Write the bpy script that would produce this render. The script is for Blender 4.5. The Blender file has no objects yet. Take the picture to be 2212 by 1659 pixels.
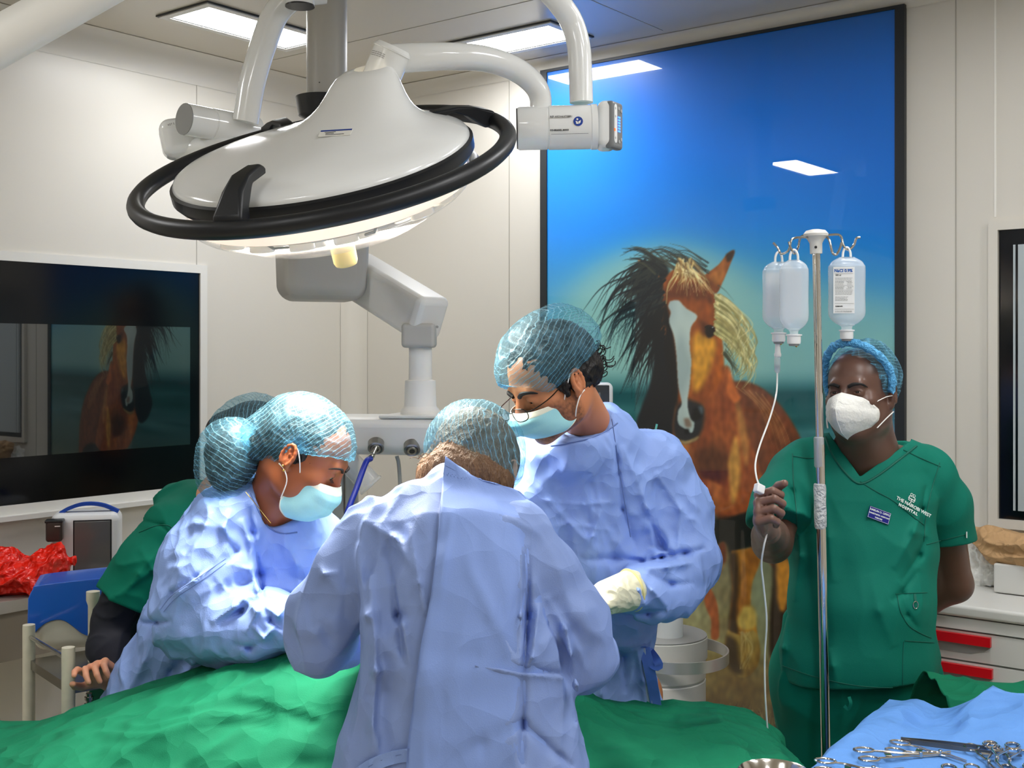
import bpy, math
import numpy as np

# ---------------------------------------------------------------- camera, world, exposure
scene = bpy.context.scene
FPX, CX, HY, CAMZ = 2534.0, 1106.0, 763.0, 1.70     # focal length and horizon in photograph pixels
cam_data = bpy.data.cameras.new('camera')
cam = bpy.data.objects.new('camera', cam_data)
scene.collection.objects.link(cam)
scene.camera = cam
cam.location = (0, 0, CAMZ)
cam.rotation_euler = (math.pi / 2, 0, 0)
cam_data.sensor_fit = 'HORIZONTAL'
cam_data.sensor_width = 36.0
cam_data.lens = 36.0 * FPX / 2212.0
cam_data.shift_y = -(829.5 - HY) / 2212.0
cam_data.clip_start = 0.05
cam_data.clip_end = 60
world = bpy.data.worlds.new('world')
scene.world = world
world.use_nodes = True
world.node_tree.nodes['Background'].inputs[0].default_value = (0.9, 0.92, 1.0, 1)
world.node_tree.nodes['Background'].inputs[1].default_value = 0.3
scene.view_settings.view_transform = 'Standard'
scene.view_settings.look = 'None'
scene.view_settings.gamma = 1.0
scene.view_settings.use_curve_mapping = False
scene.view_settings.exposure = 0.0
scene.cycles.max_bounces = 8
scene.cycles.diffuse_bounces = 5
scene.cycles.glossy_bounces = 4
scene.cycles.transmission_bounces = 8
scene.cycles.transparent_max_bounces = 16
scene.cycles.caustics_reflective = False
scene.cycles.caustics_refractive = False
PANEL_WATT = 17.0        # each recessed ceiling panel
SURGICAL_WATT = 31.0     # main surgical lamp

def P(px, py, Y):
    """point at depth Y whose direction passes the given spot of the photograph"""
    return np.array([(px - CX) / FPX * Y, Y, CAMZ - (py - HY) / FPX * Y])

# room frame: corner C, eM runs along the mural wall to the right, eL along the left wall to the front
RC = np.array([-0.77, 5.72, 0.0])
EM = np.array([0.7896, -0.6136, 0.0])
EL = np.array([-0.6136, -0.7896, 0.0])
CEIL = 2.95
ROOM_T, ROOM_S = 6.6, 6.8
def W(t, s, z):
    return RC + EM * t + EL * s + np.array([0, 0, z])
def to_room(p):
    q = np.asarray(p) - RC
    return float(q @ EM), float(q @ EL), float(p[2])
def on_mural(px, s=0.0):
    """room t of the image column px on the plane s in front of the mural wall"""
    k = (px - CX) / FPX
    b = RC + EL * s
    return (k * b[1] - b[0]) / (EM[0] - k * EM[1])
def on_left(px, t=0.0):
    k = (px - CX) / FPX
    b = RC + EM * t
    return (k * b[1] - b[0]) / (EL[0] - k * EL[1])
ROOM_ROT = math.atan2(EM[1], EM[0])
# ---------------------------------------------------------------- colours and materials
def lin(c):
    c = np.array(c, float) / 255.0
    return tuple(np.where(c <= 0.04045, c / 12.92, ((c + 0.055) / 1.055) ** 2.4))
MATS = {}
def mat(name, rgb, rough=0.5, metal=0.0, spec=0.5, bump=0.0, bscale=60.0, coat=0.0, sheen=0.0,
        var=0.0, vscale=3.0, emit=0.0, trans=0.0, alpha=1.0, ior=1.45, sss=0.0, stretch=(1, 1, 1), crease=0.0, cscale=9.0):
    if name in MATS: return MATS[name]
    m = bpy.data.materials.new(name); MATS[name] = m
    m.use_nodes = True
    nt = m.node_tree; N = nt.nodes; L = nt.links
    b = N['Principled BSDF']
    col = lin(rgb)
    b.inputs['Base Color'].default_value = (*col, 1)
    b.inputs['Roughness'].default_value = rough
    b.inputs['Metallic'].default_value = metal
    b.inputs['Specular IOR Level'].default_value = spec
    b.inputs['IOR'].default_value = ior
    if coat: b.inputs['Coat Weight'].default_value = coat; b.inputs['Coat Roughness'].default_value = 0.05
    if sheen: b.inputs['Sheen Weight'].default_value = sheen
    if trans: b.inputs['Transmission Weight'].default_value = trans
    if alpha < 1: b.inputs['Alpha'].default_value = alpha
    if sss:
        b.inputs['Subsurface Weight'].default_value = sss
        b.inputs['Subsurface Radius'].default_value = (0.012, 0.005, 0.003)
        b.inputs['Subsurface Scale'].default_value = 1.0
    if emit:
        b.inputs['Emission Color'].default_value = (*col, 1)
        b.inputs['Emission Strength'].default_value = emit
    tc = N.new('ShaderNodeTexCoord'); mp = N.new('ShaderNodeMapping')
    mp.inputs['Scale'].default_value = stretch
    L.new(tc.outputs['Object'], mp.inputs['Vector'])
    if var:
        n = N.new('ShaderNodeTexNoise'); n.inputs['Scale'].default_value = vscale; n.inputs['Detail'].default_value = 5
        L.new(mp.outputs[0], n.inputs['Vector'])
        mx = N.new('ShaderNodeMix'); mx.data_type = 'RGBA'
        mx.inputs[6].default_value = (*[max(0, c * (1 - var)) for c in col], 1)
        mx.inputs[7].default_value = (*[min(1, c * (1 + var)) for c in col], 1)
        L.new(n.outputs['Fac'], mx.inputs[0]); L.new(mx.outputs[2], b.inputs['Base Color'])
    last = None
    if crease:
        # thin crumple lines of a papery cloth: distance to the edges of stretched, warped cells
        wn = N.new('ShaderNodeTexNoise'); wn.inputs['Scale'].default_value = cscale * 0.6; wn.inputs['Detail'].default_value = 3
        L.new(mp.outputs[0], wn.inputs['Vector'])
        wa = N.new('ShaderNodeMix'); wa.data_type = 'VECTOR'; wa.inputs[0].default_value = 0.16
        L.new(mp.outputs[0], wa.inputs[4]); L.new(wn.outputs['Color'], wa.inputs[5])
        v = N.new('ShaderNodeTexVoronoi'); v.feature = 'F1'; v.inputs['Scale'].default_value = cscale
        L.new(wa.outputs[1], v.inputs['Vector'])
        v2 = N.new('ShaderNodeTexVoronoi'); v2.feature = 'F1'; v2.inputs['Scale'].default_value = cscale * 2.6
        L.new(wa.outputs[1], v2.inputs['Vector'])
        ad = N.new('ShaderNodeMath'); ad.operation = 'MULTIPLY_ADD'; ad.inputs[1].default_value = 0.35
        L.new(v2.outputs['Distance'], ad.inputs[0]); L.new(v.outputs['Distance'], ad.inputs[2])
        bp = N.new('ShaderNodeBump'); bp.inputs['Strength'].default_value = crease; bp.inputs['Distance'].default_value = 0.055
        L.new(ad.outputs[0], bp.inputs['Height']); last = bp
    if bump:
        n = N.new('ShaderNodeTexNoise'); n.inputs['Scale'].default_value = bscale; n.inputs['Detail'].default_value = 4
        L.new(mp.outputs[0], n.inputs['Vector'])
        bp = N.new('ShaderNodeBump'); bp.inputs['Strength'].default_value = bump; bp.inputs['Distance'].default_value = 0.01
        L.new(n.outputs['Fac'], bp.inputs['Height'])
        if last: L.new(last.outputs[0], bp.inputs['Normal'])
        last = bp
    if last: L.new(last.outputs[0], b.inputs['Normal'])
    return m

def attr_mat(name, attr, rough=0.5, spec=0.5, coat=0.0, coat_rough=0.02, sss=0.0, bump=0.0, bscale=200):
    m = bpy.data.materials.new(name); m.use_nodes = True
    N = m.node_tree.nodes; L = m.node_tree.links; b = N['Principled BSDF']
    a = N.new('ShaderNodeVertexColor'); a.layer_name = attr
    L.new(a.outputs['Color'], b.inputs['Base Color'])
    b.inputs['Roughness'].default_value = rough; b.inputs['Specular IOR Level'].default_value = spec
    b.inputs['Coat Weight'].default_value = coat; b.inputs['Coat Roughness'].default_value = coat_rough
    if sss:
        b.inputs['Subsurface Weight'].default_value = sss
        b.inputs['Subsurface Radius'].default_value = (0.012, 0.005, 0.003)
    if bump:
        tc = N.new('ShaderNodeTexCoord'); n = N.new('ShaderNodeTexNoise'); n.inputs['Scale'].default_value = bscale
        L.new(tc.outputs['Object'], n.inputs['Vector'])
        bp = N.new('ShaderNodeBump'); bp.inputs['Strength'].default_value = bump; bp.inputs['Distance'].default_value = 0.004
        L.new(n.outputs['Fac'], bp.inputs['Height']); L.new(bp.outputs[0], b.inputs['Normal'])
    return m

# ---------------------------------------------------------------- objects
COL = scene.collection
def rootloc(p):
    while p is not None and p.parent is not None: p = p.parent
    return np.array(p.location) if p is not None else np.zeros(3)
def mk(name, V, Fc, m=None, parent=None, smooth=True, loc=None, colors=None, cname='paint', sharp=None):
    """one mesh object from world-space vertices"""
    V = np.asarray(V, dtype=np.float64)
    me = bpy.data.meshes.new(name)
    o = bpy.data.objects.new(name, me); COL.objects.link(o)
    if parent is not None:
        o.parent = parent; off = rootloc(parent)
    else:
        if loc is None:
            loc = ((V[:, 0].min() + V[:, 0].max()) / 2, (V[:, 1].min() + V[:, 1].max()) / 2, V[:, 2].min())
        off = np.array(loc, float); o.location = off
    Vl = V - off
    if isinstance(Fc, np.ndarray) and Fc.ndim == 2:
        n = len(Fc); k = Fc.shape[1]
        me.vertices.add(len(Vl)); me.vertices.foreach_set('co', Vl.astype(np.float32).ravel())
        me.loops.add(n * k); me.loops.foreach_set('vertex_index', Fc.astype(np.int32).ravel())
        me.polygons.add(n)
        me.polygons.foreach_set('loop_start', np.arange(0, n * k, k, dtype=np.int32))
        me.update(calc_edges=True); me.validate()
    else:
        me.from_pydata([tuple(v) for v in Vl], [], [tuple(int(i) for i in f) for f in Fc]); me.validate()
    if smooth:
        me.polygons.foreach_set('use_smooth', np.ones(len(me.polygons), dtype=bool))
        if sharp is not None: me.set_sharp_from_angle(angle=math.radians(sharp))
    me.update()
    if m is not None: me.materials.append(m)
    if colors is not None:
        a = me.color_attributes.new(cname, 'FLOAT_COLOR', 'POINT')
        c = np.ones((len(V), 4), np.float32); c[:, :3] = colors
        a.data.foreach_set('color', c.ravel())
    return o
def empty(name, loc, rotz=0.0):
    o = bpy.data.objects.new(name, None); COL.objects.link(o)
    o.location = tuple(float(x) for x in loc); o.rotation_euler = (0, 0, rotz); o.empty_display_size = 0.05
    return o
def tag(o, label, cat, group=None):
    o['label'] = label; o['category'] = cat
    if group: o['group'] = group
    return o
def thing(name, loc, label, cat, group=None):
    return tag(empty(name, loc), label, cat, group)
def struct(o):
    o['kind'] = 'structure'; return o

class MB:
    """collects shapes (world space) into one mesh"""
    def __init__(s): s.V = []; s.F = []; s.n = 0
    def add(s, V, F):
        V = np.asarray(V, float).reshape(-1, 3)
        s.V.append(V); s.F += [tuple(int(i) + s.n for i in f) for f in F]; s.n += len(V); return s
    def box(s, c, size, ax=None, bev=0.0):
        """box about c with half-axes from ax (3x3 rows), optional bevel"""
        ax = np.eye(3) if ax is None else np.asarray(ax, float)
        h = np.array(size, float) / 2
        if bev <= 0:
            V = [c + ax.T @ (h * np.array([i, j, k])) for i in (-1, 1) for j in (-1, 1) for k in (-1, 1)]
            F = [(0, 1, 3, 2), (4, 6, 7, 5), (0, 4, 5, 1), (2, 3, 7, 6), (0, 2, 6, 4), (1, 5, 7, 3)]
            return s.add(V, F)
        # rounded box: a cube grid pushed out to the bevel radius
        b = min(bev, h.min() * 0.999); q = h - b
        g = [-1.0, -0.7, -0.35, 0.0]
        g1 = []
        angs = np.linspace(-math.pi / 4, 0, 4)
        lv = np.concatenate([np.tan(angs), [0.0], np.tan(-angs[::-1])])
        # per face grid coordinates: sphere part coordinates in [-1,1] then shift by q
        V = []; F = []; n = 0
        m_ = len(lv)
        for a in range(3):
            for sg in (-1, 1):
                for i, u in enumerate(lv):
                    for j, v in enumerate(lv):
                        d = np.zeros(3); d[a] = sg; d[(a + 1) % 3] = u; d[(a + 2) % 3] = v
                        dn = d / np.linalg.norm(d)
                        off = np.zeros(3); off[a] = sg * q[a]
                        off[(a + 1) % 3] = q[(a + 1) % 3] * (-1 if i <= 3 else 1)
                        off[(a + 2) % 3] = q[(a + 2) % 3] * (-1 if j <= 3 else 1)
                        V.append(c + ax.T @ (off + dn * b))
                for i in range(m_ - 1):
                    for j in range(m_ - 1):
                        f = (n + i * m_ + j, n + (i + 1) * m_ + j, n + (i + 1) * m_ + j + 1, n + i * m_ + j + 1)
                        F.append(f if sg > 0 else f[::-1])
                n += m_ * m_
        return s.add(V, F)
    def tube(s, pts, r, seg=14, caps=True, flat=None):
        """tube along points; r scalar or list; flat=(ratio, updir) for flattened ribbons"""
        pts = np.asarray(pts, float); n = len(pts)
        r = np.full(n, r, float) if np.isscalar(r) else np.asarray(r, float)
        T = np.gradient(pts, axis=0); T /= np.linalg.norm(T, axis=1)[:, None] + 1e-12
        up = np.array([0, 0, 1.0]) if abs(T[0, 2]) < 0.9 else np.array([1.0, 0, 0])
        if flat is not None: up = np.asarray(flat[1], float)
        u = np.cross(T[0], up); u /= np.linalg.norm(u) + 1e-12
        V = []
        for i in range(n):
            if flat is not None and i: u = np.cross(T[i], up)
            u = u - T[i] * (u @ T[i]); u /= np.linalg.norm(u) + 1e-12
            v = np.cross(T[i], u)
            for k in range(seg):
                a = 2 * math.pi * k / seg
                rr = r[i] * (flat[0] if flat is not None else 1)
                V.append(pts[i] + u * math.cos(a) * r[i] + v * math.sin(a) * rr)
        F = [(i * seg + k, i * seg + (k + 1) % seg, (i + 1) * seg + (k + 1) % seg, (i + 1) * seg + k)
             for i in range(n - 1) for k in range(seg)]
        if caps: F += [tuple(range(seg))[::-1], tuple((n - 1) * seg + k for k in range(seg))]
        return s.add(V, F)
    def lathe(s, base, axis, prof, seg=40, close=True, ref=None):
        """prof: list of (radius, height) along axis from base"""
        axis = np.asarray(axis, float); axis /= np.linalg.norm(axis)
        ref = (np.array([1.0, 0, 0]) if abs(axis[0]) < 0.9 else np.array([0, 1.0, 0])) if ref is None else np.asarray(ref, float)
        u = ref - axis * (ref @ axis); u /= np.linalg.norm(u); v = np.cross(axis, u)
        V = []
        for (r, h) in prof:
            for k in range(seg):
                a = 2 * math.pi * k / seg
                V.append(base + axis * h + (u * math.cos(a) + v * math.sin(a)) * r)
        n = len(prof)
        F = [(i * seg + k, i * seg + (k + 1) % seg, (i + 1) * seg + (k + 1) % seg, (i + 1) * seg + k)
             for i in range(n - 1) for k in range(seg)]
        if close: F += [tuple(range(seg))[::-1], tuple((n - 1) * seg + k for k in range(seg))]
        return s.add(V, F)
    def prism(s, poly, d):
        """poly: planar 3D points (in order), d: extrusion vector"""
        poly = np.asarray(poly, float); n = len(poly)
        V = np.vstack([poly, poly + np.asarray(d, float)])
        F = [tuple(range(n))[::-1], tuple(range(n, 2 * n))] + [(i, (i + 1) % n, n + (i + 1) % n, n + i) for i in range(n)]
        return s.add(V, F)
    def grid(s, G):
        """G: (a,b,3) array of points"""
        a, b, _ = G.shape
        F = [(i * b + j, (i + 1) * b + j, (i + 1) * b + j + 1, i * b + j + 1) for i in range(a - 1) for j in range(b - 1)]
        return s.add(G.reshape(-1, 3), F)
    def build(s, name, m, parent=None, smooth=True, sharp=35, loc=None):
        return mk(name, np.vstack(s.V), s.F, m, parent, smooth, loc, sharp=sharp)

def spline(pts, n=40):
    """Catmull-Rom through points (any dimension)"""
    p = np.asarray(pts, float)
    p = np.vstack([2 * p[0] - p[1], p, 2 * p[-1] - p[-2]])
    m = len(p) - 3
    out = []
    for t in np.linspace(0, m, n):
        i = min(int(t), m - 1); u = t - i
        a, b, c, d = p[i], p[i + 1], p[i + 2], p[i + 3]
        out.append(0.5 * ((2 * b) + (-a + c) * u + (2 * a - 5 * b + 4 * c - d) * u * u + (-a + 3 * b - 3 * c + d) * u ** 3))
    return np.array(out)
def text(name, body, size, origin, xdir, ydir, m, parent, align='LEFT', bold=0.0, spacing=1.0, extrude=0.0004):
    cu = bpy.data.curves.new(name, 'FONT'); cu.body = body; cu.size = size; cu.align_x = align
    cu.extrude = extrude; cu.offset = bold; cu.space_character = spacing; cu.resolution_u = 3
    tmp = bpy.data.objects.new(name, cu); COL.objects.link(tmp)
    bpy.context.view_layer.update()
    me = bpy.data.meshes.new_from_object(tmp)
    bpy.data.objects.remove(tmp)
    o = bpy.data.objects.new(name, me); COL.objects.link(o)
    x = np.asarray(xdir, float); x /= np.linalg.norm(x)
    y = np.asarray(ydir, float); y -= x * (x @ y); y /= np.linalg.norm(y)
    z = np.cross(x, y)
    n = len(me.vertices); co = np.zeros(n * 3, np.float32); me.vertices.foreach_get('co', co); co = co.reshape(-1, 3)
    Wd = np.asarray(origin, float) + co[:, :1] * x + co[:, 1:2] * y + co[:, 2:3] * z - rootloc(parent)
    me.vertices.foreach_set('co', Wd.astype(np.float32).ravel()); me.update()
    me.materials.clear(); me.materials.append(m)
    o.parent = parent
    return o
def copy_tree(o, parent=None):
    c = o.copy(); COL.objects.link(c); c.parent = parent
    for ch in list(o.children): copy_tree(ch, c)
    return c

# ---------------------------------------------------------------- noise
_G = np.array([[1,1,0],[-1,1,0],[1,-1,0],[-1,-1,0],[1,0,1],[-1,0,1],[1,0,-1],[-1,0,-1],[0,1,1],[0,-1,1],[0,1,-1],[0,-1,-1],[1,1,0],[-1,1,0],[0,-1,1],[0,-1,-1]], np.float32)
def noise(Pt, seed=0):
    Pt = np.asarray(Pt, np.float32)
    i = np.floor(Pt).astype(np.int64); f = Pt - i
    u = f * f * f * (f * (f * 6 - 15) + 10)
    out = 0
    for dx in (0, 1):
        wx = u[:, 0] if dx else 1 - u[:, 0]
        for dy in (0, 1):
            wy = u[:, 1] if dy else 1 - u[:, 1]
            for dz in (0, 1):
                wz = u[:, 2] if dz else 1 - u[:, 2]
                h = ((i[:, 0] + dx) * 73856093) ^ ((i[:, 1] + dy) * 19349663) ^ ((i[:, 2] + dz) * 83492791) ^ (seed * 2654435761)
                h = (h ^ (h >> 13)) * 1274126177; h = (h ^ (h >> 16)) & 15
                g = _G[h]
                out = out + wx * wy * wz * (g[:, 0] * (f[:, 0] - dx) + g[:, 1] * (f[:, 1] - dy) + g[:, 2] * (f[:, 2] - dz))
    return out
def ridge(Pt, sc, seed=0, warp=0.4, sharp=2.0):
    """crumple lines: 1 on a crease, 0 away from it"""
    q = Pt * np.asarray(sc, np.float32)
    w = noise(q * 0.5, seed + 7) * warp
    n = noise(q + w[:, None], seed)
    return np.clip(1 - np.abs(n) * 2.6, 0, 1) ** sharp

def facet(Pt, sc, seed=0, warp=0.5):
    """crisp planar folds: sharp crests between flat slopes"""
    q = Pt * np.asarray(sc, np.float32)
    w = noise(q * 0.45, seed + 7) * warp
    return 1 - np.abs(noise(q + w[:, None], seed)) * 2.0

# ---------------------------------------------------------------- implicit surfaces
class Field:
    def __init__(s): s.ops = []; s.post = []
    def _b(s, fn, c, r, k, op): s.ops.append((fn, np.asarray(c, np.float32), float(r), k, op)); return s
    def cone(s, a, b, ra, rb, k=0.02, op='u'):
        a = np.asarray(a, np.float32); b = np.asarray(b, np.float32); ab = b - a; L2 = float(ab @ ab) + 1e-12
        def fn(X):
            t = np.clip(((X - a) @ ab) / L2, 0, 1)
            return np.linalg.norm(X - a - t[:, None] * ab, axis=1) - (ra + (rb - ra) * t)
        return s._b(fn, (a + b) / 2, math.sqrt(L2) / 2 + max(ra, rb), k, op)
    def chain(s, pts, rs, k=0.02, op='u'):
        for i in range(len(pts) - 1): s.cone(pts[i], pts[i + 1], rs[i], rs[i + 1], k, op)
        return s
    def ell(s, c, r, R=None, k=0.02, op='u'):
        c = np.asarray(c, np.float32); r = np.asarray(r, np.float32)
        R = np.eye(3, dtype=np.float32) if R is None else np.asarray(R, np.float32)
        def fn(X):
            q = (X - c) @ R.T
            k0 = np.linalg.norm(q / r, axis=1); k1 = np.linalg.norm(q / (r * r), axis=1)
            return np.where(k0 > 1e-4, k0 * (k0 - 1) / (k1 + 1e-9), -r.min())
        return s._b(fn, c, r.max(), k, op)
    def seg(s, a, b, ra, rb, xdir=(1, 0, 0), k=0.02, op='u'):
        """elliptical frustum: ra, rb = (radius along xdir, radius across)"""
        a = np.asarray(a, np.float32); b = np.asarray(b, np.float32); ab = b - a; L = float(np.linalg.norm(ab)); w = ab / L
        u = np.asarray(xdir, np.float32); u = u - w * (u @ w); u /= np.linalg.norm(u); v = np.cross(w, u)
        def fn(X):
            q = X - a; h = q @ w; t = np.clip(h / L, 0, 1); e = h - t * L
            rx = ra[0] + (rb[0] - ra[0]) * t; ry = ra[1] + (rb[1] - ra[1]) * t; m = np.minimum(rx, ry)
            k0 = np.sqrt(((q @ u) / rx) ** 2 + ((q @ v) / ry) ** 2 + (e / m) ** 2)
            return (k0 - 1) * m
        return s._b(fn, (a + b) / 2, L / 2 + max(ra[0], ra[1], rb[0], rb[1]), k, op)
    def segs(s, pts, rs, xdir=(1, 0, 0), k=0.02, op='u'):
        for i in range(len(pts) - 1): s.seg(pts[i], pts[i + 1], rs[i], rs[i + 1], xdir, k, op)
        return s
    def half(s, c, n, k=0.01, op='s'):
        """subtract the half space on the side n points to"""
        c = np.asarray(c, np.float32); n = np.asarray(n, np.float32); n = n / np.linalg.norm(n)
        return s._b(lambda X: -((X - c) @ n), c, 1e3, k, op)
    def __call__(s, X):
        X = np.asarray(X, np.float32)
        d = np.full(len(X), 0.5, np.float32)
        for fn, c, r, k, op in s.ops:
            if r < 100:
                sel = np.nonzero(((X - c) ** 2).sum(1) < (r + 0.1) ** 2)[0]
                if not len(sel): continue
                e = fn(X[sel]).astype(np.float32); dd = d[sel]
            else: sel = slice(None); e = fn(X).astype(np.float32); dd = d
            if op == 'u':
                h = np.clip(0.5 + 0.5 * (dd - e) / k, 0, 1); nd = dd + (e - dd) * h - k * h * (1 - h)
            elif op == 's':
                h = np.clip(0.5 - 0.5 * (dd + e) / k, 0, 1); nd = dd + (-e - dd) * h + k * h * (1 - h)
            else:
                h = np.clip(0.5 - 0.5 * (dd - e) / k, 0, 1); nd = dd + (e - dd) * h + k * h * (1 - h)
            d[sel] = nd
        for p in s.post:
            near = np.abs(d) < 0.12
            if near.any(): d[near] = p(X[near], d[near])
        return d
    def bounds(s):
        lo = np.full(3, 1e9); hi = -lo
        for fn, c, r, k, op in s.ops:
            if op == 'u': lo = np.minimum(lo, c - r); hi = np.maximum(hi, c + r)
        return lo - 0.03, hi + 0.03
    def mesh(s, h=0.006, lo=None, hi=None):
        l0, h0 = s.bounds()
        lo = l0 if lo is None else np.maximum(lo, l0); hi = h0 if hi is None else np.minimum(hi, h0)
        c = 5
        n = (np.ceil((hi - lo) / (h * c)).astype(int) + 1)
        ax = [lo[i] + np.arange(n[i] + 1) * h * c for i in range(3)]
        C = np.stack(np.meshgrid(*ax, indexing='ij'), -1).reshape(-1, 3)
        dc = s(C).reshape(n + 1)
        thr = h * c * 1.35
        act = np.abs(dc) < thr
        sg = dc < 0
        A = np.zeros(n, bool)
        for i in (0, 1):
            for j in (0, 1):
                for k in (0, 1):
                    A |= act[i:n[0] + i, j:n[1] + j, k:n[2] + k]
                    A |= sg[i:n[0] + i, j:n[1] + j, k:n[2] + k] != sg[:-1, :-1, :-1]
        D = np.where(np.repeat(np.repeat(np.repeat(sg, c, 0), c, 1), c, 2), -1.0, 1.0).astype(np.float32)[:n[0] * c + 1, :n[1] * c + 1, :n[2] * c + 1]
        M = np.zeros(n * c + 1, bool)
        Af = np.repeat(np.repeat(np.repeat(A, c, 0), c, 1), c, 2)
        for i in (0, 1):
            for j in (0, 1):
                for k in (0, 1):
                    M[i:n[0] * c + i, j:n[1] * c + j, k:n[2] * c + k] |= Af
        idx = np.argwhere(M)
        for a in range(0, len(idx), 400000):
            ii = idx[a:a + 400000]
            D[ii[:, 0], ii[:, 1], ii[:, 2]] = s((lo + ii * h).astype(np.float32))
        S = D < 0; N3 = np.array(D.shape)
        cs = N3 - 1
        keys = []; posl = []; quads = []
        for a in range(3):
            b, c2 = (a + 1) % 3, (a + 2) % 3
            sl0 = [slice(None)] * 3; sl1 = [slice(None)] * 3; sl0[a] = slice(0, -1); sl1[a] = slice(1, None)
            X = np.argwhere((S[tuple(sl0)] != S[tuple(sl1)]) & M[tuple(sl0)] & M[tuple(sl1)])
            X = X[(X[:, b] > 0) & (X[:, c2] > 0) & (X[:, b] < cs[b]) & (X[:, c2] < cs[c2])]
            X1 = X.copy(); X1[:, a] += 1
            d0 = D[X[:, 0], X[:, 1], X[:, 2]]; d1 = D[X1[:, 0], X1[:, 1], X1[:, 2]]
            t = np.clip(d0 / (d0 - d1 + 1e-12), 0.02, 0.98)
            p = X.astype(np.float64); p[:, a] += t
            q = []
            for (ob, oc) in ((-1, -1), (0, -1), (0, 0), (-1, 0)):
                Y = X.copy(); Y[:, b] += ob; Y[:, c2] += oc
                q.append((Y[:, 0] * cs[1] + Y[:, 1]) * cs[2] + Y[:, 2])
            q = np.stack(q, 1)
            fl = d0 < 0
            q2 = np.where(fl[:, None], q, q[:, ::-1])
            quads.append(q2)
            for k in range(4): keys.append(q[:, k]); posl.append(p)
        keys = np.concatenate(keys); posl = np.vstack(posl)
        uq, inv = np.unique(keys, return_inverse=True)
        cnt = np.bincount(inv)
        V = np.stack([np.bincount(inv, posl[:, i]) / cnt for i in range(3)], 1) * h + lo
        Q = np.searchsorted(uq, np.vstack(quads))
        # pull the vertices onto the surface once
        Vf = V.astype(np.float32)
        d = s(Vf); e = h * 0.5
        g = np.stack([s(Vf + np.eye(3, dtype=np.float32)[i] * e) - s(Vf - np.eye(3, dtype=np.float32)[i] * e) for i in range(3)], 1) / (2 * e)
        g2 = (g ** 2).sum(1) + 1e-6
        st = np.clip(d / g2, -h, h)[:, None] * g * (g2 > 0.05)[:, None]
        lim = np.linalg.norm(st, axis=1)[:, None] + 1e-9
        V = V - st * np.minimum(1, 0.6 * h / lim)
        return V, Q
    def build(s, name, m, parent=None, h=0.006, lo=None, hi=None, colorfn=None, cname='paint', smooth_it=0):
        V, Q = s.mesh(h, lo, hi)
        if smooth_it: V = relax(V, Q, smooth_it)
        o = mk(name, V, Q, m, parent, True, colors=colorfn(V) if colorfn else None, cname=cname)
        return o
def relax(V, Q, it=1, lam=0.5):
    n = len(V)
    e = np.vstack([Q[:, [0, 1]], Q[:, [1, 2]], Q[:, [2, 3]], Q[:, [3, 0]]])
    for _ in range(it):
        acc = np.zeros_like(V); c = np.bincount(e[:, 0], minlength=n) + np.bincount(e[:, 1], minlength=n)
        for i in range(3):
            acc[:, i] = np.bincount(e[:, 0], V[e[:, 1], i], n) + np.bincount(e[:, 1], V[e[:, 0], i], n)
        V = V * (1 - lam) + lam * acc / np.maximum(c, 1)[:, None]
    return V
def segdist2(A, a, b):
    """distance of 2D points A to segment ab"""
    ab = b - a; t = np.clip(((A - a) @ ab) / (ab @ ab + 1e-9), 0, 1)
    return np.linalg.norm(A - a - t[:, None] * ab, axis=1), t
def folds(lines, Y, side=-1, yc=None, soft=0.05):
    """creases given as polylines in photograph pixels on a cloth at depth Y: (points, height, width)"""
    pre = []
    for pts, amp, wd in lines:
        w3 = [P(x, y, Y) for x, y in pts]
        pre.append(([np.array([q[0], q[2]]) for q in w3], amp, wd))
    def post(X, d):
        U = X[:, [0, 2]] * 1.0
        sc = Y / np.maximum(X[:, 1], 0.5)
        U[:, 0] *= sc; U[:, 1] = CAMZ + (U[:, 1] - CAMZ) * sc
        g = np.ones(len(X)) if yc is None else np.clip(0.5 - (X[:, 1] - yc) / soft * -side * -1, 0, 1)
        if yc is not None: g = np.clip((yc - X[:, 1]) / soft + 0.5, 0, 1)
        for pts, amp, wd in pre:
            for i in range(len(pts) - 1):
                r, t = segdist2(U, pts[i], pts[i + 1])
                f0 = np.sin(np.pi * (i + t) / (len(pts) - 1)) ** 0.5 if True else 1
                d = d - amp * f0 * np.exp(-np.abs(r / wd) ** 1.4) * g
            
        return d
    return post
def inpoly(x, y, poly):
    inside = np.zeros(x.shape, bool); n = len(poly); j = n - 1
    for i in range(n):
        xi, yi = poly[i]; xj, yj = poly[j]
        if yi != yj:
            c = ((yi > y) != (yj > y)) & (x < (xj - xi) * (y - yi) / (yj - yi) + xi)
            inside ^= c
        j = i
    return inside
# ================================================================ THE ROOM
M_wall = mat('wall_paint', (213, 209, 200), rough=0.32, spec=0.45, bump=0.03, bscale=8, var=0.02, vscale=2)
M_ceil = mat('ceiling_paint', (204, 197, 182), rough=0.22, spec=0.5, bump=0.02, bscale=6)
M_floor = mat('vinyl_floor', (205, 196, 178), rough=0.3, var=0.04, vscale=5)
M_seam = mat('seam_grey', (160, 156, 146), rough=0.6)  # darker grey of the joints between wall panels
M_seamw = mat('seam_bead', (236, 234, 228), rough=0.3)
M_white = mat('white_enamel', (232, 234, 234), rough=0.16, spec=0.5, coat=0.3)
M_whitem = mat('white_matt', (222, 221, 216), rough=0.4)
M_grey = mat('grey_plastic', (176, 174, 168), rough=0.4)
M_grey2 = mat('mid_grey', (140, 141, 140), rough=0.45)
M_black = mat('black_plastic', (24, 26, 30), rough=0.32, spec=0.5)
M_blackr = mat('black_rubber', (20, 23, 28), rough=0.4)
M_steel = mat('stainless_steel', (190, 188, 184), rough=0.22, metal=1.0)
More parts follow.
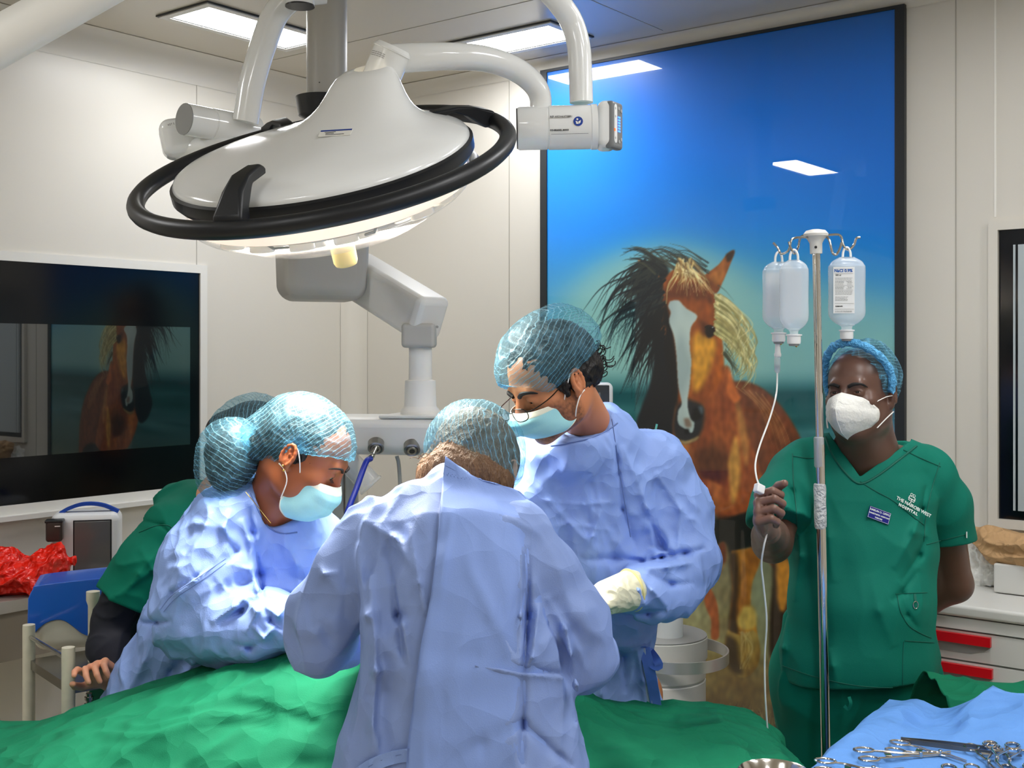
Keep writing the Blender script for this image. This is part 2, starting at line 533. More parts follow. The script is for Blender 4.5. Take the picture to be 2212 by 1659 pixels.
M_steelb = mat('brushed_steel', (150, 148, 144), rough=0.38, metal=0.9, bump=0.03, bscale=90)
M_chrome = mat('chrome', (215, 213, 210), rough=0.08, metal=1.0)
M_glow = mat('panel_glow', (255, 255, 255), emit=0.0001, rough=0.5)
M_dark = mat('dark_line', (60, 62, 62), rough=0.5)

def room_slab(name, t0, t1, s0, s1, z0, z1, m):
    b = MB()
    V = [W(t, s, z) for z in (z0, z1) for t, s in ((t0, s0), (t1, s0), (t1, s1), (t0, s1))]
    b.add(V, [(0, 1, 2, 3)[::-1], (4, 5, 6, 7), (0, 1, 5, 4), (1, 2, 6, 5), (2, 3, 7, 6), (3, 0, 4, 7)])
    return b
def rbox(b, t0, t1, s0, s1, z0, z1):
    V = [W(t, s, z) for z in (z0, z1) for t, s in ((t0, s0), (t1, s0), (t1, s1), (t0, s1))]
    return b.add(V, [(0, 1, 2, 3)[::-1], (4, 5, 6, 7), (0, 1, 5, 4), (1, 2, 6, 5), (2, 3, 7, 6), (3, 0, 4, 7)])
T1, S1 = ROOM_T, ROOM_S
struct(room_slab('floor', -0.1, T1 + 0.1, -0.1, S1 + 0.1, -0.1, 0, M_floor).build('floor', M_floor, smooth=False))
struct(room_slab('ceiling', -0.1, T1 + 0.1, -0.1, S1 + 0.1, CEIL, CEIL + 0.1, M_ceil).build('ceiling', M_ceil, smooth=False))
struct(room_slab('wall_back', -0.1, T1 + 0.1, -0.1, 0, 0, CEIL, M_wall).build('wall_back', M_wall, smooth=False))
struct(room_slab('wall_left', -0.1, 0, 0, S1, 0, CEIL, M_wall).build('wall_left', M_wall, smooth=False))
struct(room_slab('wall_right', T1, T1 + 0.1, 0, S1, 0, CEIL, M_wall).build('wall_right', M_wall, smooth=False))
struct(room_slab('wall_front', -0.1, T1 + 0.1, S1, S1 + 0.1, 0, CEIL, M_wall).build('wall_front', M_wall, smooth=False))
# curved clean-room coves along the ceiling and in the corner
def cove(name, pa, pb, n1, n2, R, m):
    G = []
    for p in (pa, pb):
        row = []
        for k in range(9):
            a = math.pi / 2 * k / 8
            row.append(p + n1 * R * (1 - math.sin(a)) + n2 * R * (1 - math.cos(a)))
        G.append(row)
    b = MB(); b.grid(np.array(G)); return struct(b.build(name, m, sharp=80))
ez = np.array([0, 0, 1.0]); R_ = 0.055
cove('trim_1', W(0.002, 0.002, CEIL - .002), W(T1, 0.002, CEIL - .002), EL, -ez, R_, M_wall)
cove('trim_2', W(0.002, 0.002, CEIL - .002), W(0.002, S1, CEIL - .002), EM, -ez, 0.11, M_wall)
cove('trim_3', W(0.002, 0.002, 0), W(0.002, 0.002, CEIL - 0.003), EM, EL, 0.09, M_wall)
# joints between the wall panels
k = 4
for t, m, w in ((0.96, M_seam, .0012), (2.872, M_seam, .0012), (3.0, M_seamw, .0028), (4.2, M_seam, .0015)):
    b = MB(); rbox(b, t - w, t + w, 0.0, 0.0018, 0.0, CEIL - .05)
    if abs(t - 3.0) < .01: b = MB(); rbox(b, t - w, t + w, 0.0, 0.003, 2.15, CEIL - .05)
    struct(b.build('trim_%d' % k, m, smooth=False)); k += 1
for s, m in ((0.93, M_seam),):
    b = MB(); rbox(b, 0, 0.0018, s - .0012, s + .0012, 2.07, CEIL - .1); struct(b.build('trim_%d' % k, m, smooth=False)); k += 1
M_seamc = mat('ceiling_joint', (172, 167, 156), rough=.5)
# ceiling joints
for (t0, t1, s0, s1) in ((1.79, 1.793, 0.1, S1), (0.1, T1, 0.72, 0.7225), (0.1, T1, 1.92, 1.9225)):
    b = MB(); rbox(b, t0, t1, s0, s1, CEIL - .0015, CEIL + .001); struct(b.build('trim_%d' % k, M_seamc, smooth=False)); k += 1
# skirting
b = MB(); rbox(b, 0, T1, 0, .012, 0, .1); struct(b.build('baseboard_back', M_whitem, smooth=False))
b = MB(); rbox(b, 0, .012, .02, S1, 0, .1); struct(b.build('baseboard_left', M_whitem, smooth=False))

# recessed light panels
def ceiling_light(t0, t1, s0, s1, label, group='recessed ceiling light panels'):
    c = W((t0 + t1) / 2, (s0 + s1) / 2, CEIL - .012)
    o = thing('ceiling_light', c, label, 'ceiling light', group)
    f = 0.03
    b = MB()
    for a in ((t0, t1, s0, s0 + f), (t0, t1, s1 - f, s1), (t0, t0 + f, s0 + f, s1 - f), (t1 - f, t1, s0 + f, s1 - f)):
        rbox(b, a[0], a[1], a[2], a[3], CEIL - .010, CEIL - .0005)
    b.build('frame', M_whitem, o, smooth=False)
    g = .006; b = MB()
    for a in ((t0 - g, t1 + g, s0 - g, s0), (t0 - g, t1 + g, s1, s1 + g), (t0 - g, t0, s0, s1), (t1, t1 + g, s0, s1)):
        rbox(b, a[0], a[1], a[2], a[3], CEIL - .006, CEIL - .0005)
    for a in ((t0 + f, t1 - f, s0 + f, s0 + f + g), (t0 + f, t1 - f, s1 - f - g, s1 - f), (t0 + f, t0 + f + g, s0 + f, s1 - f), (t1 - f - g, t1 - f, s0 + f, s1 - f)):
        rbox(b, a[0], a[1], a[2], a[3], CEIL - .007, CEIL - .0005)
    b.build('dark_shadow_line', M_dark, o, smooth=False)  # outer dark strips stand in for the frame's shadow line; inner strips black
    b = MB(); rbox(b, t0 + f + g, t1 - f - g, s0 + f + g, s1 - f - g, CEIL - .005, CEIL - .0005)
    m = mat('ceiling_diffuser', (255, 255, 255), emit=EMIT)
    b.build('diffuser', m, o, smooth=False)
EMIT = 31.0
ceiling_light(0.42, 0.71, 0.80, 1.42, 'lit white ceiling panel above the left wall, crossed by the curved lamp arm')
ceiling_light(0.95, 1.53, 0.20, 0.48, 'lit white ceiling panel by the mural wall, behind the bent lamp tubes')
ceiling_light(0.68, 0.97, 3.02, 3.80, 'lit white ceiling panel over the left side of the room, seen mirrored in the mural')
for t0, t1, s0, s1, wh in ((2.3, 2.9, 5.6, 5.9, 'by the front wall, opposite the mural'), (5.0, 5.3, 1.2, 1.8, 'along the right wall, above the window end'), (5.0, 5.3, 3.4, 4.0, 'along the right wall, level with the viewer'),
                           (2.9, 3.5, .95, 1.25, 'above the drip stand and drawer cabinet'), (4.1, 4.7, 5.6, 5.9, 'in the front right corner'), (2.6, 3.2, 4.0, 4.3, 'above the instrument table side, behind the viewer'),
                           (4.0, 4.6, 2.6, 2.9, 'overhead to the right of the instrument table'), (4.3, 4.9, .9, 1.2, 'in front of the right window'), (3.5, 4.1, 1.9, 2.2, 'above the heaped green cloth')):  # out-of-view panels added to brighten the room
    ceiling_light(t0, t1, s0, s1, 'unseen lit ceiling panel added ' + wh)

# dark observation window in the left wall
wn = struct(empty('window_1', W(0.0, 1.65, 1.1)))
M_bglass = mat('black_glass', (5, 7, 12), rough=0.12, spec=0.5)
M_bglass2 = mat('dark_mirror_glass', (14, 20, 24), rough=0.015, spec=1.0, coat=0.6, ior=1.7)
def window_left():
    s0, s1, z0, z1 = 0.918, 2.6, 1.14, 2.04
    f = .035
    b = MB()
    for a in ((s0 - f, s1 + f, z1, z1 + f), (s0 - f, s1 + f, z0 - f, z0), (s0 - f, s0, z0, z1), (s1, s1 + f, z0, z1)):
        rbox(b, 0, .012, a[0], a[1], a[2], a[3])
    b.build('window_frame', M_whitem, wn, smooth=False)
    b = MB(); rbox(b, 0, .05, s0 - f, s1 + f, z0 - f - .018, z0 - f); b.build('window_sill', M_whitem, wn, smooth=False)
    zi0, zi1, si0 = 1.315, 1.81, 0.965
    b = MB()
    for a in ((s0, s1, zi1, z1), (s0, s1, z0, zi0), (s0, si0, zi0, zi1)):
        rbox(b, 0, .004, a[0], a[1], a[2], a[3])
    b.build('glass_border', M_bglass, wn, smooth=False)
    b = MB(); rbox(b, 0, .0035, si0, s1, zi0, zi1); b.build('pane', M_bglass2, wn, smooth=False)
window_left()
# tall dark window to the right of the mural
wr = struct(empty('window_2', W(3.4, 0.0, 1.1)))
def window_right():
    t0, t1, z0, z1 = 3.012, 4.05, 1.155, 2.105
    f = .03
    b = MB()
    for a in ((t0 - f, t1 + f, z1, z1 + f), (t0 - f, t1 + f, z0 - f, z0), (t0 - f, t0, z0, z1), (t1, t1 + f, z0, z1)):
        rbox(b, a[0], a[1], 0, .02, a[2], a[3])
    b.build('window_frame', M_wall, wr, smooth=False)
    b = MB(); rbox(b, t0, t1, 0, .003, z0, z1); b.build('glass', M_bglass, wr, smooth=False)
    g = MB()
    for a in ((t0 + .045, t0 + .052), (t0 + .06, t0 + .085), (t0 + .09, t0 + .5)):
        rbox(g, a[0], a[1], 0.003, .006, z0 + .03, z1 - .05)
    g.build('blind', mat('blind_slat', (176, 186, 190), rough=0.3), wr, smooth=False)
window_right()
# ================================================================ CEILING-HUNG EQUIPMENT
def nrm(v): v = np.asarray(v, float); return v / np.linalg.norm(v)
M_clear = mat('clear_plastic', (250, 244, 240), rough=0.06, spec=1.0, alpha=0.24)
M_led = mat('led_lens', (255, 244, 220), rough=0.05, emit=14.0)
M_beige = mat('cream_handle', (222, 200, 140), rough=0.45)
M_panelgrey = mat('control_panel_grey', (120, 122, 124), rough=0.3)
M_bluelit = mat('blue_indicator', (60, 120, 255), emit=3.0)
M_redlit = mat('orange_indicator', (255, 90, 30), emit=2.0)
M_blue = mat('royal_blue_print', (20, 60, 150), rough=0.4)
M_ink = mat('black_print', (30, 30, 34), rough=0.5)
M_paper = mat('paper_label', (235, 235, 230), rough=0.5)

DOMES = []
def lamp_head(root, Cc, n, hint, R, dome_off, watt, full=True):
    """dished lamp head: Cc centre of rim plane, n normal (away from the lit side)"""
    n = nrm(n); hx = nrm(np.asarray(hint) - n * (np.asarray(hint) @ n)); hy = np.cross(n, hx)   # hx right in picture, hy away
    pt = lambda r, a, h, ox=0, oy=0: Cc + hx * (r * math.cos(a) + ox) + hy * (r * math.sin(a) + oy) + n * h
    SG = 72
    # dome: rings drift towards the neck as they climb
    prof = [(1.0, 0.0), (.998, .045), (.985, .085), (.955, .12), (.90, .155), (.82, .19), (.73, .222), (.64, .255), (.55, .295), (.47, .345), (.40, .41), (.345, .49), (.30, .59), (.265, .70), (.235, .80), (.205, .885), (.17, .94), (.12, .965)]
    Rd = R * 0.80; H = dome_off[2]
    G = []
    for (r, h) in prof:
        f = 0.0 if r > .95 else ((.95 - r) / .83) ** 1.15
        G.append([pt(Rd * (r if r > .7 else r), 2 * math.pi * k_ / SG, H * h - .0 * H, dome_off[0] * f, dome_off[1] * f) for k_ in range(SG + 1)])
    b = MB(); b.grid(np.array(G)[:, ::-1])
    dome = b.build('dome', M_white, root, sharp=60); root['_d'] = 0; del root['_d']; DOMES.append(dome)
    # black rim below the dome
    b = MB(); b.lathe(Cc, -n, [(Rd * 1.0, -.004), (Rd * 1.02, .0), (Rd * 1.02, .022), (Rd * .99, .034), (Rd * .93, .034), (Rd * .93, 0)], SG, close=False, ref=hx)
    b.build('rim', M_black, root, sharp=30)
    # handle ring and its three brackets
    b = MB(); b.tube([pt(R, a, -.012) for a in np.linspace(0, 2 * math.pi, 97)], .0185, 14, caps=False)
    b.build('handle_ring', M_blackr, root)
    for ang in dome_off[3]:
        hs_ = 1.0 if math.sin(ang) < 0 else .55
        rad = hx * math.cos(ang) + hy * math.sin(ang); tg = np.cross(n, rad)
        # bracket: arched flat bar from the ring up onto the dome
        side = [(R + .0, -.02), (R + .0, .012), (R * .90, .052), (R * .80, .070), (R * .66, .073), (R * .62, .060), (R * .64, .050), (R * .78, .048), (R * .85, .022), (R * .93, -.02)]
        Vv = []
        for sgn, wd in ((-1, .030), (1, .030)):
            for i, (r, h) in enumerate(side):
                ww = wd * (1.35 if i in (0, 1, 9) else (0.62 if i in (4, 5) else .85))
                Vv.append(Cc + rad * r + n * (h * hs_ if h > .02 else h) + tg * sgn * ww * .8)
        ns = len(side)
        Fv = [tuple(range(ns)), tuple(range(ns, 2 * ns))[::-1]] + [(i, ns + i, ns + (i + 1) % ns, (i + 1) % ns) for i in range(ns)]
        b = MB(); b.add(Vv, Fv); o = b.build('ring_bracket', M_blackr, root, smooth=True, sharp=30)
        bm = o.modifiers.new('bevel', 'BEVEL'); bm.width = .006; bm.segments = 2
    # clear lens bowl
    b = MB(); b.lathe(Cc, -n, [(Rd * .965, .032), (Rd * .965, .075), (Rd * .945, .092), (Rd * .90, .104), (Rd * .62, .150), (Rd * .3, .164), (0.01, .166)], SG, close=False, ref=hx)
    b.build('lens_bowl', M_clear, root, sharp=40)
    b = MB(); b.lathe(Cc, -n, [(Rd * .93, .035), (Rd * .93, .070), (Rd * .82, .098), (Rd * .5, .130), (.01, .140)], SG, close=False, ref=hx)
    b.build('reflector_plate', mat('reflector_plate', (225, 220, 210), rough=0.3, metal=0.2), root, sharp=40)
    if full:
        b = MB(); b.lathe(Cc, -n, [(Rd * .950, .036), (Rd * .945, .082), (Rd * .935, .082), (Rd * .940, .036)], SG, close=False, ref=hx)
        b.build('light_band', mat('light_band', (255, 240, 226), rough=.3, emit=.75), root, sharp=40)
        # LED modules around the bowl
        for rr, cnt, ph in ((.80, 18, 0), (.55, 10, .2)):
            for i in range(cnt):
                a = 2 * math.pi * (i + ph) / cnt
                if rr > .7 and i % 6 == 3: continue
                hh = {.80: .104, .55: .128}[rr]
                c0 = pt(Rd * rr, a, -hh)
                nn = nrm(-n + .25 * (hx * math.cos(a) + hy * math.sin(a)))
                led = MB(); led.lathe(c0, nn, [(.0255, -.006), (.0255, .006), (.023, .008), (.020, .003), (.012, -.001), (.003, -.002)], 22, close=True)
                lo = led.build('led_lens', mat('led_glass', (236, 232, 222), rough=.10, metal=.3, emit=.28), root)
                g = MB(); g.lathe(c0 + nn * .000, nn, [(.0065, 0), (.0065, .005), (.002, .007)], 12); g.build('led_chip', M_led, lo)
        for i in range(8):
            a = 2 * math.pi * (i + .5) / 8
            b = MB(); b.tube([pt(Rd * .93, a, -.074), pt(Rd * .83, a, -.101), pt(Rd * .6, a, -.126)], .003, 6)
            b.build('divider', M_grey2, root)
    return pt

def disk_lamp(name, loc, direction, size, watt, parent, color=(1, .93, .82), spread=2.2):
    L = bpy.data.lights.new(name, 'AREA'); L.shape = 'DISK'; L.size = size; L.energy = watt; L.color = color
    L.spread = spread
    o = bpy.data.objects.new(name, L); COL.objects.link(o)
    from mathutils import Vector
    o.rotation_euler = Vector(direction).to_track_quat('-Z', 'Y').to_euler()
    o.location = np.asarray(loc) - rootloc(parent)
    o.parent = parent
    return o

# ---- the main surgical lamp
LY = 2.5
tilt, roll = math.radians(24.6), math.radians(9.5)
Ln = np.array([-math.sin(roll) * math.cos(tilt), -math.sin(tilt), math.cos(roll) * math.cos(tilt)])
LC = P(697, 343, LY)
lamp = thing('surgical_lamp', (LC[0], LC[1], LC[2] - .2), 'large round white surgical lamp with a black handle ring hanging over the surgeons', 'surgical lamp')
pt = lamp_head(lamp, LC, Ln, (1, 0, 0.167), 0.398, (0.135, 0.075, 0.165, (math.radians(-112), math.radians(-2 + 24), math.radians(112))), SURGICAL_WATT)
disk_lamp('lamp_light', LC - Ln * .19, P(830, 1310, 2.50) - (LC - Ln * .175), .5, SURGICAL_WATT, lamp, spread=math.radians(112))
# sterile handle
b = MB(); hb = LC - Ln * .150
b.lathe(hb, -Ln, [(.022, 0), (.022, .01), (.028, .012), (.027, .085), (.024, .092), (.0, .093)], 28)
b.build('sterile_handle', M_beige, lamp)
# sticker on the dome
def plate(b, c, x, y, w, h, z=.001):
    x = nrm(x); y = np.asarray(y, float); y = nrm(y - x * (x @ y)); n_ = np.cross(x, y)
    return b.box(np.asarray(c, float), (w, h, z), np.array([x, y, n_]))
from mathutils.bvhtree import BVHTree
from mathutils import Vector
def on_dome(px, py):
    me = DOMES[0].data; off = rootloc(lamp)
    t_ = BVHTree.FromPolygons([Vector(np.array(v.co) + off) for v in me.vertices], [tuple(p.vertices) for p in me.polygons])
    d_ = nrm(P(px, py, 1) - np.array([0, 0, CAMZ])); h_, n_, _, _ = t_.ray_cast(Vector((0, 0, CAMZ)), Vector(d_))
    n_ = np.array(n_); n_ = n_ if n_ @ d_ < 0 else -n_
    return np.array(h_), n_
h0_, n0_ = on_dome(725, 288); h1_, _ = on_dome(760, 286)
sx_d = nrm(h1_ - h0_); sy_d = nrm(np.cross(n0_, sx_d))
b = MB(); b.box(h0_ + n0_ * .001, (.070, .022, .0012), np.array([sx_d, sy_d, n0_])); stk = b.build('sticker', M_paper, lamp, smooth=False)
b = MB(); b.box(h0_ + n0_ * .0018 + sy_d * .0085, (.068, .0045, .0006), np.array([sx_d, sy_d, n0_])); b.build('sticker_band', M_blue, stk, smooth=False)
b = MB()
for (x_, y_, w_) in ((-.012, .003, .024), (-.012, -.0015, .018), (.0, -.006, .04)): b.box(h0_ + n0_ * .0018 + sx_d * x_ + sy_d * y_, (w_, .0014, .0005), np.array([sx_d, sy_d, n0_]))
b.build('print', M_ink, stk, smooth=False)
# the neck joint and yoke tube
jc = P(834, 150, LY + .02)
ja = nrm(np.array([.28, -.1, .62]))
b = MB(); b.lathe(P(818, 182, LY + .03), ja, [(.040, -.05), (.040, .0), (.041, .001), (.041, .074), (.043, .0745), (.043, .078), (.037, .086), (0, .087)], 36)
b.build('neck_joint', M_white, lamp)
yc = [P(842, 128, LY + .04), P(900, 124, LY + .04), P(980, 122, LY + .06), P(1050, 128, LY + .09), P(1110, 148, LY + .12), P(1152, 180, LY + .14), P(1168, 215, LY + .15), P(1164, 262, LY + .15)]
b = MB(); b.tube(spline(yc, 50), np.linspace(.032, .0235, 50), 24); b.build('yoke_tube', M_white, lamp)
jY = LY + .15
ax = nrm(P(1342, 272, jY) - P(1115, 277, jY))
b = MB(); b.lathe(P(1117, 278, jY), ax, [(.0, 0), (.046, .001), (.0485, .005), (.0485, .068), (.0475, .069), (.0475, .071), (.0495, .072), (.0495, .165), (.051, .167), (.051, .180)], 40)
b.build('joint_cylinder', M_white, lamp)
b = MB(); b.lathe(P(1115.5, 278, jY), ax, [(.0, 0), (.0455, .0002), (.0455, .003)], 40); b.build('end_cap', M_black, lamp)
# control panel end: rounded box with a grey face
pc = P(1310, 273, jY)
b = MB(); b.box(pc, (.045, .082, .105), np.array([ax, [0, 1, 0], [0, 0, 1]]), bev=.016); b.build('panel_housing', M_white, lamp)
pf = P(1331, 272, jY - .026)
fx = nrm(np.array([.55, .83, 0])); fn = np.array([fx[1], -fx[0], 0])
b = MB(); b.box(P(1326, 272, jY - .018), (.052, .022, .106), np.array([fx, fn, [0, 0, 1]]), bev=.008)
cp = b.build('control_panel', M_panelgrey, lamp)
pc2 = P(1326, 272, jY - .018) + fn * .0115
for i in range(6):
    b = MB(); b.box(pc2 + np.array([0, 0, .018 - i * .0062]) + fx * .004, (.010, .0012, .0036), np.array([fx, fn, [0, 0, 1]])); b.build('indicator', M_bluelit, cp, smooth=False)
for dx, dz in ((-.012, .036), (.002, .038), (.014, .034), (-.012, .018), (-.012, -.03), (.004, -.036), (.014, -.03)):
    b = MB(); b.lathe(pc2 + fx * dx + ez * dz, fn, [(.004, 0), (.004, .0008), (0, .001)], 12); b.build('button', mat('button_grey', (168, 170, 172), rough=.4), cp)
b = MB(); b.box(pc2 - fx * .015 + ez * -.012, (.006, .0012, .006), np.array([fx, fn, [0, 0, 1]])); b.build('indicator', M_redlit, cp, smooth=False)
# printed marks on the joint
fr = P(1249, 262, jY - .0505)
b = MB(); b.lathe(fr, (0, -1, 0), [(.0105, 0), (.0105, .0008), (0, .0009)], 28); bs = b.build('blue_symbol', M_blue, lamp)
b = MB(); b.lathe(fr + np.array([-.002, -.001, .0045]), (0, -1, 0), [(.0022, 0), (0, .0004)], 12)
b.prism([fr + np.array(q) for q in ((-.006, -.001, .001), (-.001, -.001, -.001), (.0, -.001, -.006), (-.004, -.001, -.006))], (0, -.0003, 0))
b.prism([fr + np.array(q) for q in ((.0, -.001, -.001), (.006, -.001, .003), (.005, -.001, -.003), (.001, -.001, -.006))], (0, -.0003, 0))
b.build('symbol_figure', M_paper, bs, smooth=False)
tx = nrm(ax); tyv = (0, 0, 1)
text('print', 'REF ARDH6XT0BR1', .0058, P(1188, 254, jY - .0505), tx, tyv, M_ink, lamp, bold=.0001)
text('print', 'CO-BRAND, MAX3', .0050, P(1188, 283, jY - .0485), tx, tyv, M_ink, lamp, bold=.0001)
b = MB(); b.box(P(1231, 289, jY - .047), (.083, .0008, .0006), np.array([ax, [0, 1, 0], [0, 0, 1]])); b.build('print_line', M_ink, lamp, smooth=False)
# descending suspension tube
up = [P(1256, 222, jY), P(1254, 160, jY), P(1250, 100, jY), P(1236, 50, jY - .0), P(1212, 12, jY - .02), P(1178, -25, jY - .04), P(1120, -70, jY - .1), P(1000, -110, jY - .2)]
top_end = up[-1]
tc = np.array([.1, 1.95, CEIL])
b = MB(); b.tube(spline(up, 50), .0265, 24); b.build('suspension_tube', M_white, lamp)
b = MB(); b.tube([top_end + np.array([-.02, -.01, -.04]), [top_end[0] - .02, top_end[1] - .01, CEIL - .02]], .035, 24)
b.lathe(np.array([top_end[0] - .02, top_end[1] - .01, CEIL - .05]), ez, [(.035, 0), (.10, .01), (.10, .05)], 32)
b.build('ceiling_mount', M_white, lamp)
# label strip on the neck
b = MB()
nj = P(818, 182, LY + .03)
fr_ = -nrm(np.array([0.05, 1, 0])); sx_ = nrm(np.cross(fr_, ja))
for (u0, wd, v0) in ((-.028, .030, .056), (-.030, .034, .052), (-.030, .036, .048)):
    for i in range(6):
        th0 = -.95 + i * .17
        c = nj + ja * v0 + .0416 * (fr_ * math.cos(th0) - sx_ * math.sin(th0))
        b.box(c, (.0055, .0005, .0007), np.array([nrm(sx_ * math.cos(th0) + fr_ * math.sin(th0)), nrm(fr_ * math.cos(th0) - sx_ * math.sin(th0)), ja]))
b.build('print', M_ink, lamp, smooth=False)

# ---- second lamp behind
lamp2 = thing('surgical_lamp', P(740, 420, 3.14), 'second surgical lamp mostly hidden behind the main lamp, its curved tube rising at left', 'surgical lamp')
L2Y = 3.14
tilt2, roll2 = math.radians(20), math.radians(10)
Ln2 = np.array([-math.sin(roll2) * math.cos(tilt2), -math.sin(tilt2), math.cos(roll2) * math.cos(tilt2)])
lamp_head(lamp2, P(730, 388, L2Y), Ln2, (1, 0, 0.17), 0.365, (-0.05, 0.04, 0.15, (math.radians(100),)), 0, full=False)
b = MB(); a2 = nrm(P(500, 275, L2Y + .05) - P(395, 255, L2Y - .06))
b.lathe(P(398, 257, L2Y - .08), a2, [(0, 0), (.042, .001), (.042, .075), (.041, .076), (.041, .078), (.043, .079), (.043, .22)], 36); b.build('joint_cylinder', M_white, lamp2)
b = MB(); b.lathe(P(397, 257, L2Y - .082), a2, [(0, 0), (.0412, .0002), (.0412, .0025)], 36); b.build('end_cap', M_grey2, lamp2)
b = MB(); b.box(P(388, 300, L2Y + .02), (.10, .10, .105), np.array([nrm((1, .3, .2)), nrm((-.3, 1, 0)), nrm(np.cross(nrm((1, .3, .2)), nrm((-.3, 1, 0))))]), bev=.03); b.build('panel_housing', M_white, lamp2)
text('print', 'KET S', .007, P(363, 272, L2Y - .045), (1, .2, .3), (0, 0, 1), M_ink, lamp2)
b = MB(); b.tube(spline([P(530, 265, L2Y), P(545, 180, L2Y), P(568, 100, L2Y), P(596, 30, L2Y + .0), P(640, -10, L2Y), P(700, -20, L2Y + .02)], 40), .035, 24)
b.build('suspension_tube', M_white, lamp2)
b = MB(); b.lathe(P(648, 14, L2Y - .05), ez, [(0, 0), (.038, .001), (.038, .1), (.03, .1)], 32); b.build('tube_joint', M_white, lamp2)
b = MB(); b.lathe(P(648, 15, L2Y - .05), ez, [(0, 0), (.0385, .0002), (.0385, .004)], 32); b.build('end_cap', M_black, lamp2)
b = MB(); b.tube(spline([P(600, 330, L2Y - .05), P(560, 330, L2Y), P(500, 320, L2Y), P(440, 318, L2Y), P(400, 330, L2Y + .02)], 20), .03, 16); b.build('yoke_tube', M_white, lamp2)

# ---- ceiling pendant: column, hub box, sloping arm, post, gas console
PY = 3.64
pen = thing('ceiling_pendant', P(760, 900, PY), 'grey ceiling pendant with sloping arm, post and a console of gas outlets', 'ceiling pendant')
cx_ = P(706, 0, PY)[0]
b = MB(); b.tube([[cx_, PY, P(0, 560, PY)[2]], [cx_, PY, CEIL - .02]], .0625, 40)
b.lathe(np.array([cx_, PY, CEIL - .05]), ez, [(.06, 0), (.15, .012), (.15, .05)], 40)
b.build('column', M_grey, pen)
b = MB(); b.lathe(P(700, 262, PY - .0), ez, [(.05, 0), (.078, .015), (.086, .06), (.088, .072), (.062, .0725)], 40, close=False); b.build('collar', M_black, pen)
b = MB(); b.lathe(P(690, 178, PY - .0633), (0, -1, 0), [(.002, 0), (0, .0005)], 10); b.build('screw_hole', M_black, pen)
hb0 = P(695, 560, PY - .0)
f1 = nrm(np.array([.86, -.5, 0])); f2 = np.array([.5, .86, 0])
b = MB(); b.box(hb0, (.27, .21, .26), np.array([nrm((.93, .36, 0)), nrm((-.36, .93, 0)), [0, 0, 1]]), bev=.045)
hub = b.build('hub_housing', M_grey, pen)
for v in hub.data.vertices:      # the housing narrows to its underside
    dz = v.co.z - (hb0[2] - rootloc(pen)[2])
    if dz < 0:
        f = 1 - .10 * (-dz / .13) ** 2
        v.co.x = (hb0[0] - pen.location[0]) + (v.co.x - (hb0[0] - pen.location[0])) * f
b = MB()
A0 = P(770, 592, PY + .10); A1 = P(918, 683, PY - .12)
axd = nrm(A1 - A0); sd = nrm(np.cross(axd, ez)); ud = np.cross(sd, axd)
b.box((A0 + A1) / 2, (np.linalg.norm(A1 - A0) + .06, .125, .135), np.array([axd, sd, ud]), bev=.022)
b.build('sloping_arm', M_whitem, pen)
b = MB(); b.lathe(P(944, 706, PY - .20), (0, -1, 0), [(.004, -.01), (.004, .001), (0, .0012)], 12); b.build('screw', M_grey2, pen)
po = P(908, 800, PY - .12)
zz = lambda py: P(0, py, PY - .12)[2]
b = MB(); b.box(np.array([po[0] - .003, po[1], (zz(706) + zz(744)) / 2]), (.10, .10, zz(706) - zz(744) + .02), None, bev=.012); b.build('post_bracket', M_grey, pen)
b = MB()
b.lathe(np.array([po[0], po[1], zz(905)]), ez, [(.060, 0), (.060, .022), (.056, .03), (.050, .036), (.0485, .04), (.046, .115), (.035, .118), (.034, .25)], 36)
b.build('post', M_whitem, pen)
# console
cl, cr = P(640, 940, PY + .0), P(1130, 945, PY - .2)
cd = nrm(cr - cl); cs_ = nrm(np.cross(cd, ez))
ccen = (cl + cr) / 2; ccen[2] = P(0, 938, PY - .1)[2]
b = MB(); b.box(ccen, (np.linalg.norm(cr - cl), .19, .115), np.array([cd, cs_ * -1, ez]), bev=.032); b.build('console', M_whitem, pen)
b = MB(); b.box(np.array([po[0], po[1], ccen[2] + .0575]), (.20, .17, .010), np.array([cd, cs_ * -1, ez]), bev=.004); b.build('mount_plate', M_whitem, pen)
toward = nrm(np.array([0, -1, -.35]))
def outlet(px, py, plug):
    c = P(px, py, PY - .21)
    b = MB(); b.lathe(c, nrm((0.1, -1, -.8)), [(.024, -.02), (.024, .004), (.020, .007), (.016, .004), (.014, .008), (.010, .008)], 28); o = b.build('gas_outlet', M_steelb, pen)
    b = MB(); b.lathe(c, nrm((0.1, -1, -.8)), [(.0, .0085), (.0085, .0086), (.0085, .004)], 20); b.build('socket', M_black, o)
    return c
c1 = outlet(812, 967, True); c2 = outlet(890, 971, False)
b = MB()
for dx in (-.085, -.045): b.box(P(792, 1100, PY - .05) + np.array([dx, 0, 0]), (.035, .05, .36), None, bev=.006)
b.build('equipment_rail', M_grey, pen)
hose = thing('gas_hose', c1, 'blue gas hose plugged into the left outlet of the pendant console', 'hose')
b = MB(); b.lathe(c1 + np.array([0, -.01, 0]), nrm((-.12, -.25, -.3)), [(.007, -.01), (.007, .02), (.0085, .02), (.0085, .024), (.007, .025), (.0085, .03), (.0085, .034), (.006, .036), (.006, .045)], 18); b.build('hose_fitting', M_steel, hose)
h0 = c1 + nrm((-.12, -.25, -.3)) * .04 + np.array([0, -.01, 0])
b = MB(); b.tube(spline([h0, P(790, 1000, PY - .28), P(770, 1055, PY - .32), P(750, 1110, PY - .35), P(740, 1170, PY - .35), P(745, 1300, PY - .3), P(770, 1500, PY - .2)], 40), .0085, 14); b.build('hose_tube', mat('blue_hose', (18, 42, 150), rough=.35), hose)
